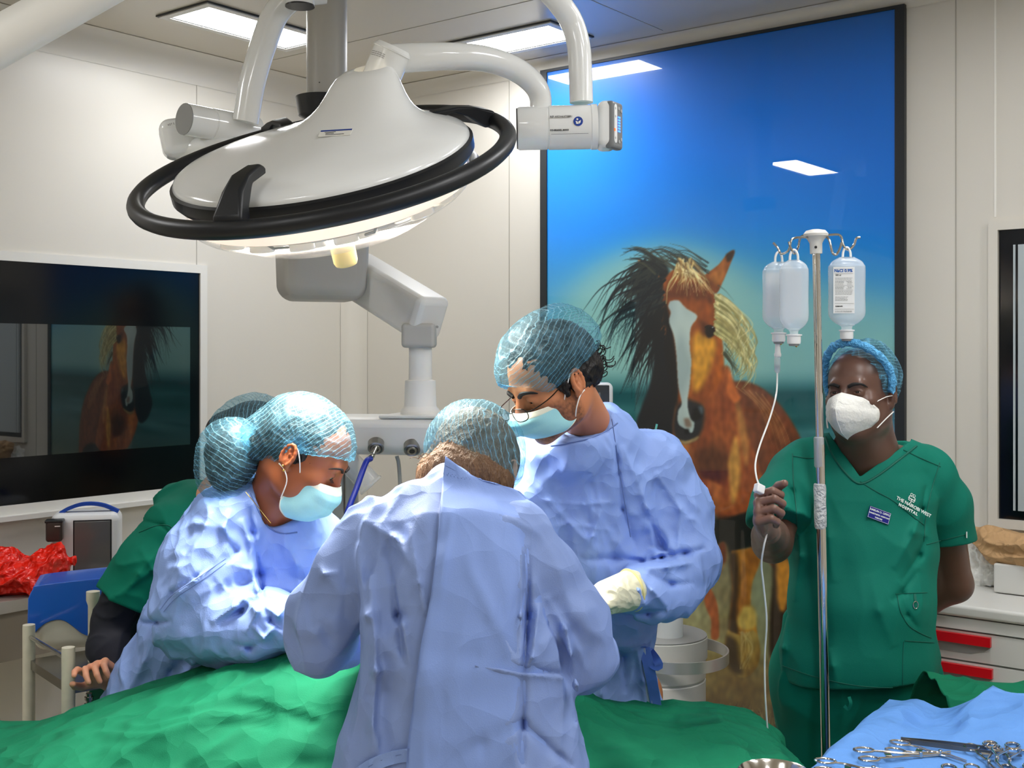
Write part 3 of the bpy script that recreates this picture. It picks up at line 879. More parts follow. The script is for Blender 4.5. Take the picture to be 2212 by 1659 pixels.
cab = MB().tube(spline([P(857, 985, PY - .1), P(862, 1010, PY - .1), P(865, 1100, PY - .1), P(860, 1300, PY - .08)], 20), .006, 10).build('grey_cable', M_grey, None)
tag(cab, 'thin pale grey cable hanging below the pendant console', 'cable')
can = thing('suction_canister', P(780, 1060, PY - .1), 'clear plastic suction canister clipped below the pendant console', 'canister')
b = MB(); a_ = nrm((.55, 0, -.6)); b.lathe(P(748, 990, PY - .18), a_, [(.028, 0), (.034, .01), (.036, .10), (.04, .105), (.04, .11), (.034, .112)], 28); b.build('canister_body', mat('thin_clear', (225, 228, 230), rough=.15, alpha=.35), can)
b = MB(); b.lathe(P(748, 990, PY - .18), -a_, [(.03, 0), (.03, .015), (0, .016)], 28); b.build('canister_lid', M_grey, can)

# ---- spring arm crossing the upper left corner, close to the camera
arm = thing('ceiling_boom', P(150, 90, 1.7), 'thick pale tubular ceiling arm crossing the upper left corner of the room', 'ceiling arm')
q0, q1 = P(-330, 272, 1.75), P(560, -222, 2.0)
axd = nrm(q1 - q0); sd = nrm(np.cross(axd, ez)); ud = np.cross(sd, axd)
b = MB(); b.tube([q0, q0 * .5 + q1 * .5, q1], [.037, .037, .037], 36); b.build('arm_tube', M_whitem, arm)
b = MB(); b.lathe(np.array([q1[0], q1[1], q1[2] - .06]), ez, [(.05, 0), (.05, CEIL - q1[2] + .05)], 32); b.build('ceiling_post', M_whitem, arm)
b = MB(); b.lathe(q0 - np.array([0, 0, .12]), ez, [(.045, 0), (.05, .02), (.05, .18), (.045, .2)], 32); b.build('arm_joint', M_whitem, arm)
# ================================================================ THE GLAZED HORSE MURAL
X0, Y0, CW, CH = 1170, 5, 790, 1800          # painted area, in photograph pixels on the wall plane
yy, xx = np.mgrid[0:CH, 0:CW].astype(np.float32); xx += X0; yy += Y0
def gr(y, ks, cs):
    c = np.array(cs, float); return np.stack([np.interp(y, ks, c[:, i]) for i in range(3)], -1)
img = gr(yy, [10, 150, 330, 480, 600, 740, 800, 850, 905, 960, 1100, 1250, 1400, 1480, 1550, 1800],
         [(0, 78, 150), (0, 92, 185), (0, 108, 212), (8, 118, 208), (50, 135, 190), (96, 152, 168), (92, 146, 150), (14, 74, 78), (22, 84, 84), (60, 108, 112), (70, 96, 88), (120, 118, 88), (128, 112, 66), (104, 78, 36), (72, 52, 26), (50, 38, 22)])
def mixc(mask, col): 
    global img
    m = np.clip(mask, 0, 1)[..., None]; img = img * (1 - m) + np.asarray(col, float) * m
def blob(cx, cy, rx, ry, col, a=1.0, p=1.0): mixc(a * np.exp(-(((xx - cx) / rx) ** 2 + ((yy - cy) / ry) ** 2) ** p), col)
blob(1240, 400, 200, 150, (16, 132, 240), .8); blob(1960, 300, 200, 330, (0, 86, 172), .6)
mixc(.92 / (1 + np.exp((np.hypot((xx - 1440) / 1.15, (yy - 740) / .98) - 215) / 17)) * np.clip((850 - yy) / 60, 0, 1), (134, 178, 170))
mixc(.85 * np.clip((xx - 1560) / 160, 0, 1) / (1 + np.exp((600 - yy + (xx - 1700) * .25) / 26)) * np.clip((845 - yy) / 60, 0, 1), (118, 166, 164))
img = np.where((yy > 790)[..., None], img, img)
rs = np.random.RandomState(5)
for _ in range(26):
    blob(rs.uniform(1200, 1940), rs.uniform(860, 1010), rs.uniform(40, 130), rs.uniform(5, 14), (88, 140, 142) if rs.rand() < .5 else (6, 58, 62), .35)
for _ in range(60):
    blob(rs.uniform(1440, 1740), rs.uniform(1130, 1560), rs.uniform(15, 60), rs.uniform(12, 40), [(150, 150, 112), (92, 66, 30), (128, 116, 70), (70, 46, 20)][rs.randint(4)] if True else 0, .35)
blob(1500, 1260, 60, 130, (168, 168, 128), .7); blob(1640, 1290, 30, 150, (128, 138, 110), .7)
def blur(a, r):
    if r < 1: return a
    k = np.ones(2 * int(r) + 1) / (2 * int(r) + 1)
    for ax in (0, 1):
        c = np.cumsum(np.concatenate([np.zeros_like(np.take(a, [0], ax)), np.pad(a, [(int(r), int(r)) if i == ax else (0, 0) for i in (0, 1)], mode='edge')], ax), ax)
        n = a.shape[ax]; w = 2 * int(r) + 1
        a = (np.take(c, np.arange(w, n + w), ax) - np.take(c, np.arange(0, n), ax)) / w
    return a
def region(poly, soft=2, curve=True):
    pp = np.array(poly, float)
    if curve:
        q = np.vstack([pp, pp[:1]]); pp = spline(q, len(pp) * 8)
    x0, y0 = (pp.min(0) - 14 - soft * 2).astype(int); x1, y1 = (pp.max(0) + 14 + soft * 2).astype(int)
    x0 = max(x0, X0); y0 = max(y0, Y0); x1 = min(x1, X0 + CW - 1); y1 = min(y1, Y0 + CH - 1)
    sl = (slice(y0 - Y0, y1 - Y0), slice(x0 - X0, x1 - X0))
    m = inpoly(xx[sl], yy[sl], pp).astype(float)
    return sl, blur(blur(m, soft), max(1, soft // 2))
def fill(poly, col, soft=2, a=1.0, curve=True, tex=0, col2=None):
    sl, m = region(poly, soft, curve); m = (m * a)[..., None]
    c = np.zeros(m.shape[:2] + (3,)) + np.array(col, float)
    if col2 is not None:
        n = noise(np.stack([xx[sl].ravel() * .035, yy[sl].ravel() * .012, np.zeros(xx[sl].size)], 1) , 9).reshape(xx[sl].shape)
        w = np.clip(n * 1.1 + .5, 0, 1)[..., None]; c = c * (1 - w) + np.array(col2, float) * w
    img[sl] = img[sl] * (1 - m) + c * m
def strand(pts, w0, w1, col, a=.9):
    p = spline(pts, max(20, int(np.abs(np.diff(np.array(pts, float), axis=0)).sum() / 1.6)))
    n = len(p)
    for i, (x, y) in enumerate(p):
        w = w0 + (w1 - w0) * i / n; r = int(w + 2)
        ix, iy = int(x) - X0, int(y) - Y0
        if ix - r < 0 or iy - r < 0 or ix + r >= CW or iy + r >= CH: continue
        gx = np.arange(ix - r, ix + r + 1) + X0 - x; gy = np.arange(iy - r, iy + r + 1) + Y0 - y
        d = np.hypot(gx[None], gy[:, None]); m = (np.clip(w + .5 - d, 0, 1) * a * .55)[..., None]
        s_ = img[iy - r:iy + r + 1, ix - r:ix + r + 1]; s_ += (np.array(col, float) - s_) * m
K4 = lambda L: [(1200 + a / 3.017, 450 + b_ / 3.017) for a, b_ in L]
K5 = lambda L: [(1300 + a / 2.552, 950 + b_ / 2.552) for a, b_ in L]
# body behind the neck
fill([(1560, 800), (1580, 822), (1614, 824), (1657, 846), (1697, 890), (1733, 957), (1752, 1060), (1750, 1230), (1700, 1260), (1640, 1190), (1560, 1150), (1530, 1000)], (116, 60, 34), 3, col2=(98, 50, 28))
fill([(1600, 834), (1640, 850), (1680, 900), (1700, 960), (1680, 950), (1640, 890)], (150, 92, 52), 6, .45)
for k in range(5): strand([(1590 + 14 * k, 835 + 4 * k), (1640 + 14 * k, 880 + 12 * k), (1668 + 15 * k, 960 + 20 * k)], 1.2, .6, (176, 128, 80), .5)
# dark belly and rear
fill([(1480, 1090), (1560, 1120), (1650, 1080), (1720, 1100), (1740, 1180), (1690, 1210), (1640, 1180), (1560, 1200), (1500, 1180)], (18, 20, 18), 5)
# neck and chest
fill([(1470, 900), (1565, 790), (1580, 850), (1612, 930), (1640, 1010), (1655, 1080), (1600, 1110), (1560, 1110), (1500, 1075), (1462, 1010), (1440, 960)], (134, 62, 30), 3, col2=(152, 76, 34))
fill([(1430, 950), (1490, 960), (1500, 1010), (1498, 1070), (1480, 1060), (1450, 1010)], (150, 72, 36), 3, col2=(190, 112, 52))
fill([(1495, 965), (1560, 960), (1580, 1000), (1570, 1040), (1530, 1045), (1500, 1020)], (60, 32, 20), 16, .7)
fill([(1500, 1030), (1540, 1040), (1600, 1075), (1580, 1100), (1540, 1110), (1510, 1090)], (176, 98, 46), 4, col2=(130, 62, 28))
fill([(1572, 1000), (1590, 940), (1600, 1010), (1592, 1070), (1580, 1085)], (206, 150, 66), 4, .8)
fill([(1588, 850), (1605, 900), (1618, 960), (1612, 1010), (1596, 940)], (196, 140, 70), 5, .6)
fill([(1575, 790), (1590, 840), (1600, 860), (1585, 870), (1570, 840)], (190, 96, 44), 3)
# legs
fill([(1580, 1190), (1612, 1185), (1645, 1182), (1640, 1220), (1625, 1260), (1622, 1310), (1634, 1355), (1630, 1380), (1580, 1370), (1578, 1320), (1582, 1270), (1578, 1225)], (176, 116, 36), 2, col2=(140, 84, 30))
fill([(1572, 1195), (1592, 1195), (1598, 1250), (1592, 1320), (1596, 1370), (1574, 1370), (1578, 1310), (1580, 1260)], (44, 30, 18), 5, .9)
fill([(1605, 1310), (1628, 1312), (1634, 1350), (1610, 1362), (1592, 1345)], (178, 148, 70), 4)
fill([(1572, 1360), (1600, 1372), (1630, 1362), (1642, 1400), (1636, 1440), (1612, 1462), (1590, 1458), (1570, 1430), (1564, 1395)], (150, 124, 62), 2, col2=(120, 88, 36))
fill([(1570, 1370), (1590, 1385), (1596, 1420), (1604, 1456), (1580, 1450), (1564, 1410)], (52, 38, 24), 5, .9)
for k in range(14): strand([(1600 + rs.uniform(-6, 22), 1365), (1604 + rs.uniform(-8, 24), 1400), (1606 + rs.uniform(-8, 16), 1445)], 1.4, .7, (176, 152, 92), .5)
fill([(1668, 1195), (1712, 1190), (1716, 1260), (1704, 1330), (1690, 1400), (1664, 1420), (1662, 1340), (1668, 1270)], (44, 30, 20), 4)
fill([(1676, 1215), (1706, 1210), (1708, 1260), (1694, 1320), (1680, 1300)], (196, 128, 40), 4, .9)
fill([(1515, 1270), (1532, 1268), (1548, 1300), (1553, 1340), (1552, 1378), (1536, 1378), (1536, 1340), (1524, 1310)], (150, 76, 38), 2)
fill([(1545, 1180), (1566, 1172), (1574, 1200), (1560, 1235), (1535, 1262), (1528, 1250), (1540, 1215)], (120, 96, 60), 4); fill([(1552, 1175), (1566, 1172), (1568, 1210), (1555, 1215)], (96, 44, 22), 3)
# dark neck at left with hanging mane
fill(K4([(690, 700), (790, 980), (790, 1200), (770, 1440), (700, 1600), (600, 1560), (530, 1420), (560, 1300), (620, 1120), (640, 900), (600, 700)]), (12, 16, 22), 3)
fill(K4([(560, 380), (720, 350), (760, 600), (720, 700), (700, 900), (560, 760), (520, 560)]), (16, 20, 24), 5)
# head
fill(K4([(700, 470), (800, 380), (960, 430), (1035, 560), (1052, 700), (1082, 830), (1096, 1000), (1088, 1110), (1010, 1200), (968, 1290), (962, 1400), (930, 1495), (850, 1532), (795, 1510), (762, 1430), (778, 1300), (792, 1190), (778, 980), (722, 850), (690, 780), (700, 640)]), (146, 72, 28), 2, col2=(128, 60, 24))
fill(K4([(700, 520), (850, 480), (1000, 540), (1030, 620), (960, 600), (880, 590), (740, 600), (700, 640)]), (96, 46, 24), 6, .9)
fill(K4([(890, 850), (930, 800), (1020, 840), (1050, 880), (1020, 1010), (960, 1150), (905, 1200), (885, 1060)]), (214, 150, 44), 7, .85)
fill(K4([(1040, 700), (1075, 830), (1092, 1000), (1085, 1110), (1020, 1190), (1040, 1050), (1060, 880)]), (172, 84, 24), 5, .9)
fill(K4([(940, 720), (990, 760), (985, 830), (950, 820)]), (70, 34, 16), 5, .8)
fill(K4([(720, 600), (745, 700), (770, 820), (790, 1000), (800, 1200), (780, 1300), (740, 1100), (700, 900), (690, 760), (700, 650)]), (14, 14, 16), 4)
fill(K4([(680, 780), (715, 770), (712, 830), (695, 850)]), (176, 92, 36), 3, .9)
fill(K4([(860, 1240), (960, 1290), (965, 1400), (930, 1490), (850, 1530), (790, 1505), (765, 1420), (790, 1290)]), (28, 30, 34), 5)
fill(K4([(770, 1495), (850, 1515), (930, 1485), (920, 1510), (850, 1536), (790, 1520)]), (168, 140, 86), 2, .8)
fill(K4([(900, 1300), (950, 1290), (960, 1340), (930, 1380), (890, 1370)]), (8, 10, 14), 3); fill(K4([(925, 1290), (958, 1290), (962, 1330), (950, 1345)]), (96, 110, 116), 3, .7)
# blaze
fill(K4([(745, 605), (800, 600), (850, 650), (915, 690), (920, 720), (882, 780), (875, 900), (885, 1000), (875, 1150), (860, 1270), (880, 1370), (905, 1400), (890, 1462), (848, 1440), (800, 1400), (800, 1320), (822, 1270), (800, 1150), (787, 950), (770, 830), (740, 740), (750, 680), (735, 640)]), (176, 188, 182), 1, col2=(150, 164, 162))
fill(K4([(835, 1370), (870, 1370), (885, 1420), (850, 1425)]), (112, 84, 66), 3, .8); fill(K4([(840, 1440), (868, 1440), (866, 1470), (842, 1468)]), (10, 10, 12), 2)
# eye
fill(K4([(975, 770), (1010, 765), (1042, 790), (1035, 825), (1000, 845), (978, 820)]), (22, 14, 10), 2); blob(1538, 710, 5, 5, (6, 6, 8), 1); blob(1540, 707, 1.8, 1.4, (230, 240, 245), 1)
strand(K4([(975, 775), (1005, 762), (1045, 785)]), 1.6, 1, (10, 8, 8))
# ears
fill(K4([(950, 450), (1060, 368), (1120, 295), (1166, 274), (1150, 335), (1090, 480), (1045, 556), (990, 500)]), (150, 84, 38), 1, col2=(116, 60, 30))
fill(K4([(1110, 300), (1166, 274), (1148, 330), (1120, 350)]), (44, 32, 26), 2, .9); fill(K4([(990, 440), (1060, 400), (1100, 420), (1050, 500)]), (172, 104, 46), 4, .7)
fill(K4([(535, 330), (572, 345), (640, 395), (690, 470), (650, 485), (590, 430), (555, 385)]), (132, 70, 32), 1); fill(K4([(535, 330), (570, 345), (560, 385)]), (180, 150, 100), 2, .8)
# mane strands
def K1(a, b_): return (1200 + a / 3.017, 450 + b_ / 3.017)
for i in range(120):
    u = rs.rand(); s0 = (rs.uniform(560, 720), rs.uniform(330, 640)); L = rs.uniform(200, 620)
    ang = math.radians(rs.uniform(95, 155)); dx, dy = math.cos(ang), math.sin(ang)
    m1 = (s0[0] + dx * L * .45 - 40 * u, s0[1] + dy * L * .32); e = (s0[0] + dx * L * .8 + rs.uniform(-20, 30), s0[1] + dy * L)
    strand([K1(*s0), K1(*m1), K1(*e)], rs.uniform(1.6, 3.4), .5, [(12, 18, 24), (20, 30, 34), (34, 40, 38)][rs.randint(3)], .85)
for i in range(60):
    s0 = (rs.uniform(600, 720), rs.uniform(620, 860)); e = (s0[0] - rs.uniform(20, 250), s0[1] + rs.uniform(250, 480))
    strand([K1(*s0), K1((s0[0] * .6 + e[0] * .4) - rs.uniform(10, 50), s0[1] * .55 + e[1] * .45), K1(*e)], rs.uniform(1.8, 3.4), .5, (12, 16, 20), .85)
for i in range(16):
    e = (rs.uniform(290, 420), rs.uniform(780, 1020)); s0 = (rs.uniform(500, 600), rs.uniform(560, 700))
    strand([K1(*s0), K1((s0[0] + e[0]) / 2 - 40, (s0[1] + e[1]) / 2 - 30), K1(*e)], 1.3, .4, (24, 40, 46), .8)
for i in range(44):
    s0 = (rs.uniform(640, 1000), rs.uniform(330, 430)); t_ = rs.uniform(0, 1)
    strand([K1(*s0), K1(s0[0] - 90 - 60 * t_, s0[1] - 75), K1(s0[0] - 190 - 80 * t_, s0[1] - 70 + rs.uniform(-40, 50))], rs.uniform(1.6, 3), .5, [(34, 40, 38), (60, 58, 46), (22, 26, 28)][rs.randint(3)], .8)
for i in range(60):
    s0 = (rs.uniform(780, 900), rs.uniform(320, 420)); tx_ = rs.uniform(700, 1040)
    strand([K1(*s0), K1((s0[0] + tx_) / 2 + 15, 440), K1(tx_, rs.uniform(480, 580))], rs.uniform(1.2, 2.6), .6, [(196, 168, 110), (226, 204, 150), (150, 112, 64), (104, 72, 44)][rs.randint(4)], .8)
strand(K4([(785, 430), (735, 500), (722, 620)]), 2, 1, (200, 180, 120))
for i in range(150):
    s0 = (rs.uniform(1035, 1080), rs.uniform(560, 820)); r_ = rs.uniform(.3, 1)
    c1_ = (s0[0] + 120 * r_, s0[1] + 90 * r_); e = (s0[0] + (260 + rs.uniform(-40, 10)) * r_, s0[1] + 250 * r_ + rs.uniform(-20, 60)); f_ = (e[0] - rs.uniform(0, 70), e[1] + rs.uniform(60, 150))
    strand([K1(*s0), K1(*c1_), K1(*e), K1(*f_)], rs.uniform(1.6, 3.4), .7, [(182, 172, 114), (212, 200, 146), (138, 128, 80), (160, 142, 88)][rs.randint(4)], .75)
for i in range(14):
    s0 = (rs.uniform(1090, 1110), rs.uniform(880, 980)); strand([K1(*s0), K1(s0[0] + 50, s0[1] + 70), K1(s0[0] + rs.uniform(40, 110), s0[1] + rs.uniform(100, 180))], 1.6, .4, (60, 64, 48), .8)
strand(K4([(1060, 500), (1110, 540), (1160, 600)]), 1.2, .4, (60, 70, 60))
# fine coat texture
nz = noise(np.stack([xx.ravel() * .09, yy.ravel() * .05, np.zeros(xx.size)], 1), 4).reshape(xx.shape)
brn = np.clip((img[..., 0] - img[..., 2] - 12) / 40, 0, 1)
img = img * (1 + .20 * (nz * brn)[..., None])
for _ in range(120):
    x = rs.uniform(1480, 1700); strand([(x, rs.uniform(1530, 1575)), (x + rs.uniform(-12, 12), rs.uniform(1515, 1545))], 1.4, .5, [(120, 98, 60), (40, 28, 16), (150, 128, 84)][rs.randint(3)], .7)
img = np.clip(img * np.array([1.10, 1.14, 1.14]) + 4, 0, 255)
# lay the picture on a fine flat grid on the wall
mural = thing('wall_mural', W(1.92, 0.01, 0.04), 'tall glossy wall picture of a brown horse with a white blaze under blue sky', 'picture')
mt0, mt1, mz0, mz1 = 1.1775, 2.671, 0.06, 2.893
na, nb_ = 400, 760
tt = np.linspace(mt0, mt1, na); zz_ = np.linspace(mz0, mz1, nb_)
TT, ZZ = np.meshgrid(tt, zz_, indexing='ij')
Pm = RC + EM * TT[..., None] + EL * 0.016 + np.array([0, 0, 1.0]) * ZZ[..., None]
px_ = CX + FPX * Pm[..., 0] / Pm[..., 1]; py_ = HY + FPX * (CAMZ - Pm[..., 2]) / Pm[..., 1]
gx = np.clip(px_ - X0, 0, CW - 2); gy = np.clip(py_ - Y0, 0, CH - 2); ix = gx.astype(int); iy = gy.astype(int); fx_ = (gx - ix)[..., None]; fy_ = (gy - iy)[..., None]
c4 = img[iy, ix] * (1 - fx_) * (1 - fy_) + img[iy, ix + 1] * fx_ * (1 - fy_) + img[iy + 1, ix] * (1 - fx_) * fy_ + img[iy + 1, ix + 1] * fx_ * fy_
cc4 = c4 / 255.0; cc4 = np.where(cc4 <= .04045, cc4 / 12.92, ((cc4 + .055) / 1.055) ** 2.4)
q = np.arange(na * nb_).reshape(na, nb_)
Fm = np.stack([q[:-1, :-1], q[1:, :-1], q[1:, 1:], q[:-1, 1:]], -1).reshape(-1, 4)
M_print = attr_mat('glazed_print', 'paint', rough=0.35, spec=0.3, coat=1.0, coat_rough=0.0)
mk('printed_panel', Pm.reshape(-1, 3), Fm, M_print, mural, smooth=False, colors=cc4.reshape(-1, 3))
b = MB()
fw = .034
for a in ((mt0 - fw, mt0, mz0 - fw, mz1 + .012), (mt1, mt1 + fw, mz0 - fw, mz1 + .012), (mt0, mt1, mz1, mz1 + .012), (mt0, mt1, mz0 - fw, mz0)):
    rbox(b, a[0], a[1], 0.0, .022, a[2], a[3])
b.build('frame', mat('mural_frame', (34, 38, 42), rough=.45), mural, smooth=False)
del xx, yy, nz, brn
# ================================================================ PEOPLE: shared builders
def basis(fwd, up=(0, 0, 1), rollv=None):
    y = nrm(fwd); z = np.asarray(up, float); z = nrm(z - y * (z @ y)); x = np.cross(y, z)
    return np.array([x, y, z])            # rows: person's right, forward, up
def cap_material():
    """thin non-woven cloth: see-through between the pleat threads. fold.r = gathered cloth, fold.g/b = pleat phases"""
    m = bpy.data.materials.new('bouffant_cap_cloth'); m.use_nodes = True
    nt = m.node_tree; N = nt.nodes; L = nt.links
    b = N['Principled BSDF']; out = N['Material Output']
    a = N.new('ShaderNodeVertexColor'); a.layer_name = 'fold'
    sep = N.new('ShaderNodeSeparateColor'); L.new(a.outputs['Color'], sep.inputs[0])
    def math_(op, x, y=None, z=None):
        n = N.new('ShaderNodeMath'); n.operation = op
        for i, v in enumerate((x, y, z)):
            if v is None: continue
            if hasattr(v, 'is_output'): L.new(v, n.inputs[i])
            else: n.inputs[i].default_value = v
        return n.outputs[0]
    tc = N.new('ShaderNodeTexCoord'); nz = N.new('ShaderNodeTexNoise'); nz.inputs['Scale'].default_value = 55; nz.inputs['Detail'].default_value = 3
    L.new(tc.outputs['Object'], nz.inputs['Vector'])
    def line(ch, wob, w):
        ph = math_('MULTIPLY_ADD', nz.outputs['Fac'], wob, ch)
        sn = math_('ABSOLUTE', math_('SINE', ph))
        mr = N.new('ShaderNodeMapRange'); mr.inputs[1].default_value = 0; mr.inputs[2].default_value = w; mr.inputs[3].default_value = 1; mr.inputs[4].default_value = 0
        L.new(sn, mr.inputs[0]); return mr.outputs[0]
    l1 = line(sep.outputs[1], 3.2, .42); l2 = line(sep.outputs[2], 3.0, .26)
    n2 = N.new('ShaderNodeTexNoise'); n2.inputs['Scale'].default_value = 16; L.new(tc.outputs['Object'], n2.inputs['Vector'])
    vis = math_('MULTIPLY_ADD', n2.outputs['Fac'], 1.5, -.25)
    ls = math_('ADD', math_('MULTIPLY', l1, .42), math_('MULTIPLY', math_('MULTIPLY', l2, .34), vis))
    op = math_('ADD', math_('MULTIPLY_ADD', sep.outputs[0], .75, .07), ls)
    cl = N.new('ShaderNodeClamp'); L.new(op, cl.inputs[0]); cl.inputs[2].default_value = .94
    mx = N.new('ShaderNodeMix'); mx.data_type = 'RGBA'
    mx.inputs[6].default_value = (*lin((128, 184, 206)), 1); mx.inputs[7].default_value = (*lin((70, 160, 208)), 1)
    L.new(sep.outputs[0], mx.inputs[0]); L.new(mx.outputs[2], b.inputs['Base Color'])
    b.inputs['Roughness'].default_value = 0.4
    tr = N.new('ShaderNodeBsdfTransparent'); tr.inputs[0].default_value = (*lin((222, 238, 244)), 1)
    ms = N.new('ShaderNodeMixShader'); L.new(cl.outputs[0], ms.inputs[0]); L.new(tr.outputs[0], ms.inputs[1]); L.new(b.outputs[0], ms.inputs[2])
    L.new(ms.outputs[0], out.inputs[0])
    bp = N.new('ShaderNodeBump'); bp.inputs['Strength'].default_value = .5; bp.inputs['Distance'].default_value = .003
    L.new(ls, bp.inputs['Height']); L.new(bp.outputs[0], b.inputs['Normal'])
    return m
M_cap = cap_material()
M_gown = mat('gown_cloth', (136, 164, 226), rough=0.55, spec=0.3, crease=0.62, cscale=7, bump=0.10, bscale=420)
M_gownw = mat('gown_cloth_pressed', (128, 150, 202), rough=0.6, spec=0.25, crease=0.55, cscale=6, bump=0.14, bscale=520)
M_seamg = mat('gown_seam', (96, 120, 178), rough=0.6)
M_tie = mat('gown_tie', (88, 124, 214), rough=0.5, crease=.2)
M_scrub = mat('scrub_green', (6, 114, 96), rough=0.72, spec=0.25, crease=0.12, cscale=5, bump=0.12, bscale=500)
M_scrubs = mat('scrub_seam', (4, 96, 80), rough=0.7)
M_navy = mat('navy_knit', (14, 18, 34), rough=0.75, crease=.1)
M_maskc = attr_mat('mask_cloth', 'tint', rough=0.6, bump=.08, bscale=300)
M_kn = mat('kn_mask', (232, 232, 226), rough=0.7, bump=0.3, bscale=160, crease=.12, cscale=14)
M_loop = mat('ear_loop_white', (240, 240, 236), rough=0.6)
M_glove = mat('latex_glove', (222, 220, 190), rough=0.4, crease=.3, cscale=16)
M_hairb = mat('hair_black', (22, 18, 17), rough=0.5, bump=.6, bscale=220, stretch=(1, 1, .25))
M_hairl = mat('hair_light_brown', (106, 76, 50), rough=0.5, bump=.8, bscale=260, var=.35, vscale=60, stretch=(1, 1, .3))
M_eyew = mat('eye_white', (226, 216, 206), rough=0.15)
M_iris = mat('eye_iris', (28, 16, 12), rough=0.1)
M_gold = mat('gold', (230, 190, 90), rough=0.2, metal=1.0)

def head(F, c, B, s=1.0, nose=1.0, open_=0.0034, look=-.002, jaw=1.0):
    """adds a head to the field. local axes: rows of B; returns local->world"""
    L_ = lambda x, y, z: c + (x * B[0] + y * B[1] + z * B[2]) * s
    E = lambda p, r, k, op='u', R=None: F.ell(L_(*p), np.array(r) * s, B if R is None else R, k, op)
    E((0, -.018, .036), (.0755, .098, .088), .02)
    E((0, .035, .040), (.060, .052, .060), .03)
    E((0, .030, -.030), (.061, .062, .078), .03)
    E((0, .026, -.072), (.052 * jaw, .052, .034), .025)
    E((0, .074, -.096), (.022, .020, .018), .03)
    for sx in (-1, 1):
        E((sx * .044, .058, -.020), (.022, .024, .020), .02)
        E((sx * .050, .005, -.055), (.020, .035, .035), .03)
    F.cone(L_(-.034, .084, .024), L_(.034, .084, .024), .011 * s, .011 * s, .014)
    for sx in (-1, 1):
        E((sx * .031, .104, .003), (.019, .016, .0125), .010, 's')
        E((sx * .031, .0795, .003), (.0148, .0145, .0140), .004)
        E((sx * .0315, .096, .003 + look), (.0125, .010, open_), .002, 's')
    F.cone(L_(0, .090, .016), L_(0, .114 * nose, -.028), .0075 * s, .0115 * s, .012)
    for sx in (-1, 1):
        E((sx * .0125, .102, -.036), (.009, .010, .0085), .006)
        E((sx * .006, .106, -.045), (.0035, .005, .003), .003, 's')
    E((0, .088, -.064), (.026, .013, .0065), .006)
    E((0, .087, -.073), (.022, .013, .0065), .006)
    F.cone(L_(-.02, .099, -.0685), L_(.02, .099, -.0685), .0012 * s, .0012 * s, .002, 's')
    for sx in (-1, 1):
        # ear: tilted shell with rim, bowl and lobe
        er = nrm(B[0] * sx * .92 - B[1] * .38); ef = nrm(np.cross(B[2], er)) ; Re = np.array([er, np.cross(B[2], er), B[2]])
        E((sx * .081, -.010, -.002), (.0085, .0175, .031), .005, 'u', Re)
        E((sx * .0895, -.007, .003), (.0055, .0100, .0190), .004, 's', Re)
        E((sx * .081, -.001, -.008), (.006, .005, .006), .004, 'u', Re)
        E((sx * .0785, -.003, -.028), (.0065, .008, .009), .005, 'u', Re)
        rim = [L_(sx * (.0865 + .003 * math.cos(a)), -.011 + .0155 * math.cos(a) * 1.0 - .002, .002 + .0265 * math.sin(a)) for a in np.linspace(-.9, 4.1, 12)]
        F.chain(rim, [.0034 * s] * len(rim), .003)
        E((sx * .0835, -.0035, -.001), (.003, .0045, .014), .003, 'u', Re)
        F.chain([L_(sx * .0865, -.016, .016), L_(sx * .0868, -.010, .006), L_(sx * .0865, -.011, -.010), L_(sx * .0850, -.004, -.017)], [.0022 * s] * 4, .003)
    return L_
def eyes(root, L_, B, s=1.0, gaze=(0, 1, 0), iris=(28, 16, 12)):
    for sx in (-1, 1):
        e = Field(); e.ell(L_(sx * .031, .0785, .003), np.array([.0118] * 3) * s, B, .001)
        V, Q = e.mesh(.0022)
        eo = mk('eye', V, Q, M_eyew, root)
        g = nrm(B[0] * gaze[0] + B[1] * gaze[1] + B[2] * gaze[2])
        cc = L_(sx * .031, .0785, .003)
        b = MB(); b.lathe(cc + g * .0098 * s, g, [(.0054 * s, .0004 * s), (.0050 * s, .0015 * s), (.003 * s, .0024 * s), (0, .0027 * s)], 20); b.build('iris', M_iris, eo)
def brow(root, L_, m, side, s=1.0, thick=.0042, z0=.026, lift=.004):
    pts = spline([L_(side * .012, .0995, z0 - .004), L_(side * .027, .0985, z0 + lift), L_(side * .043, .0885, z0 + lift * .6), L_(side * .053, .0755, z0 - .006)], 14)
    r = np.interp(np.linspace(0, 1, 14), [0, .3, .8, 1], [thick, thick, thick * .6, thick * .2]) * s
    b = MB(); b.tube(pts, r, 8); b.build('eyebrow', m, root)

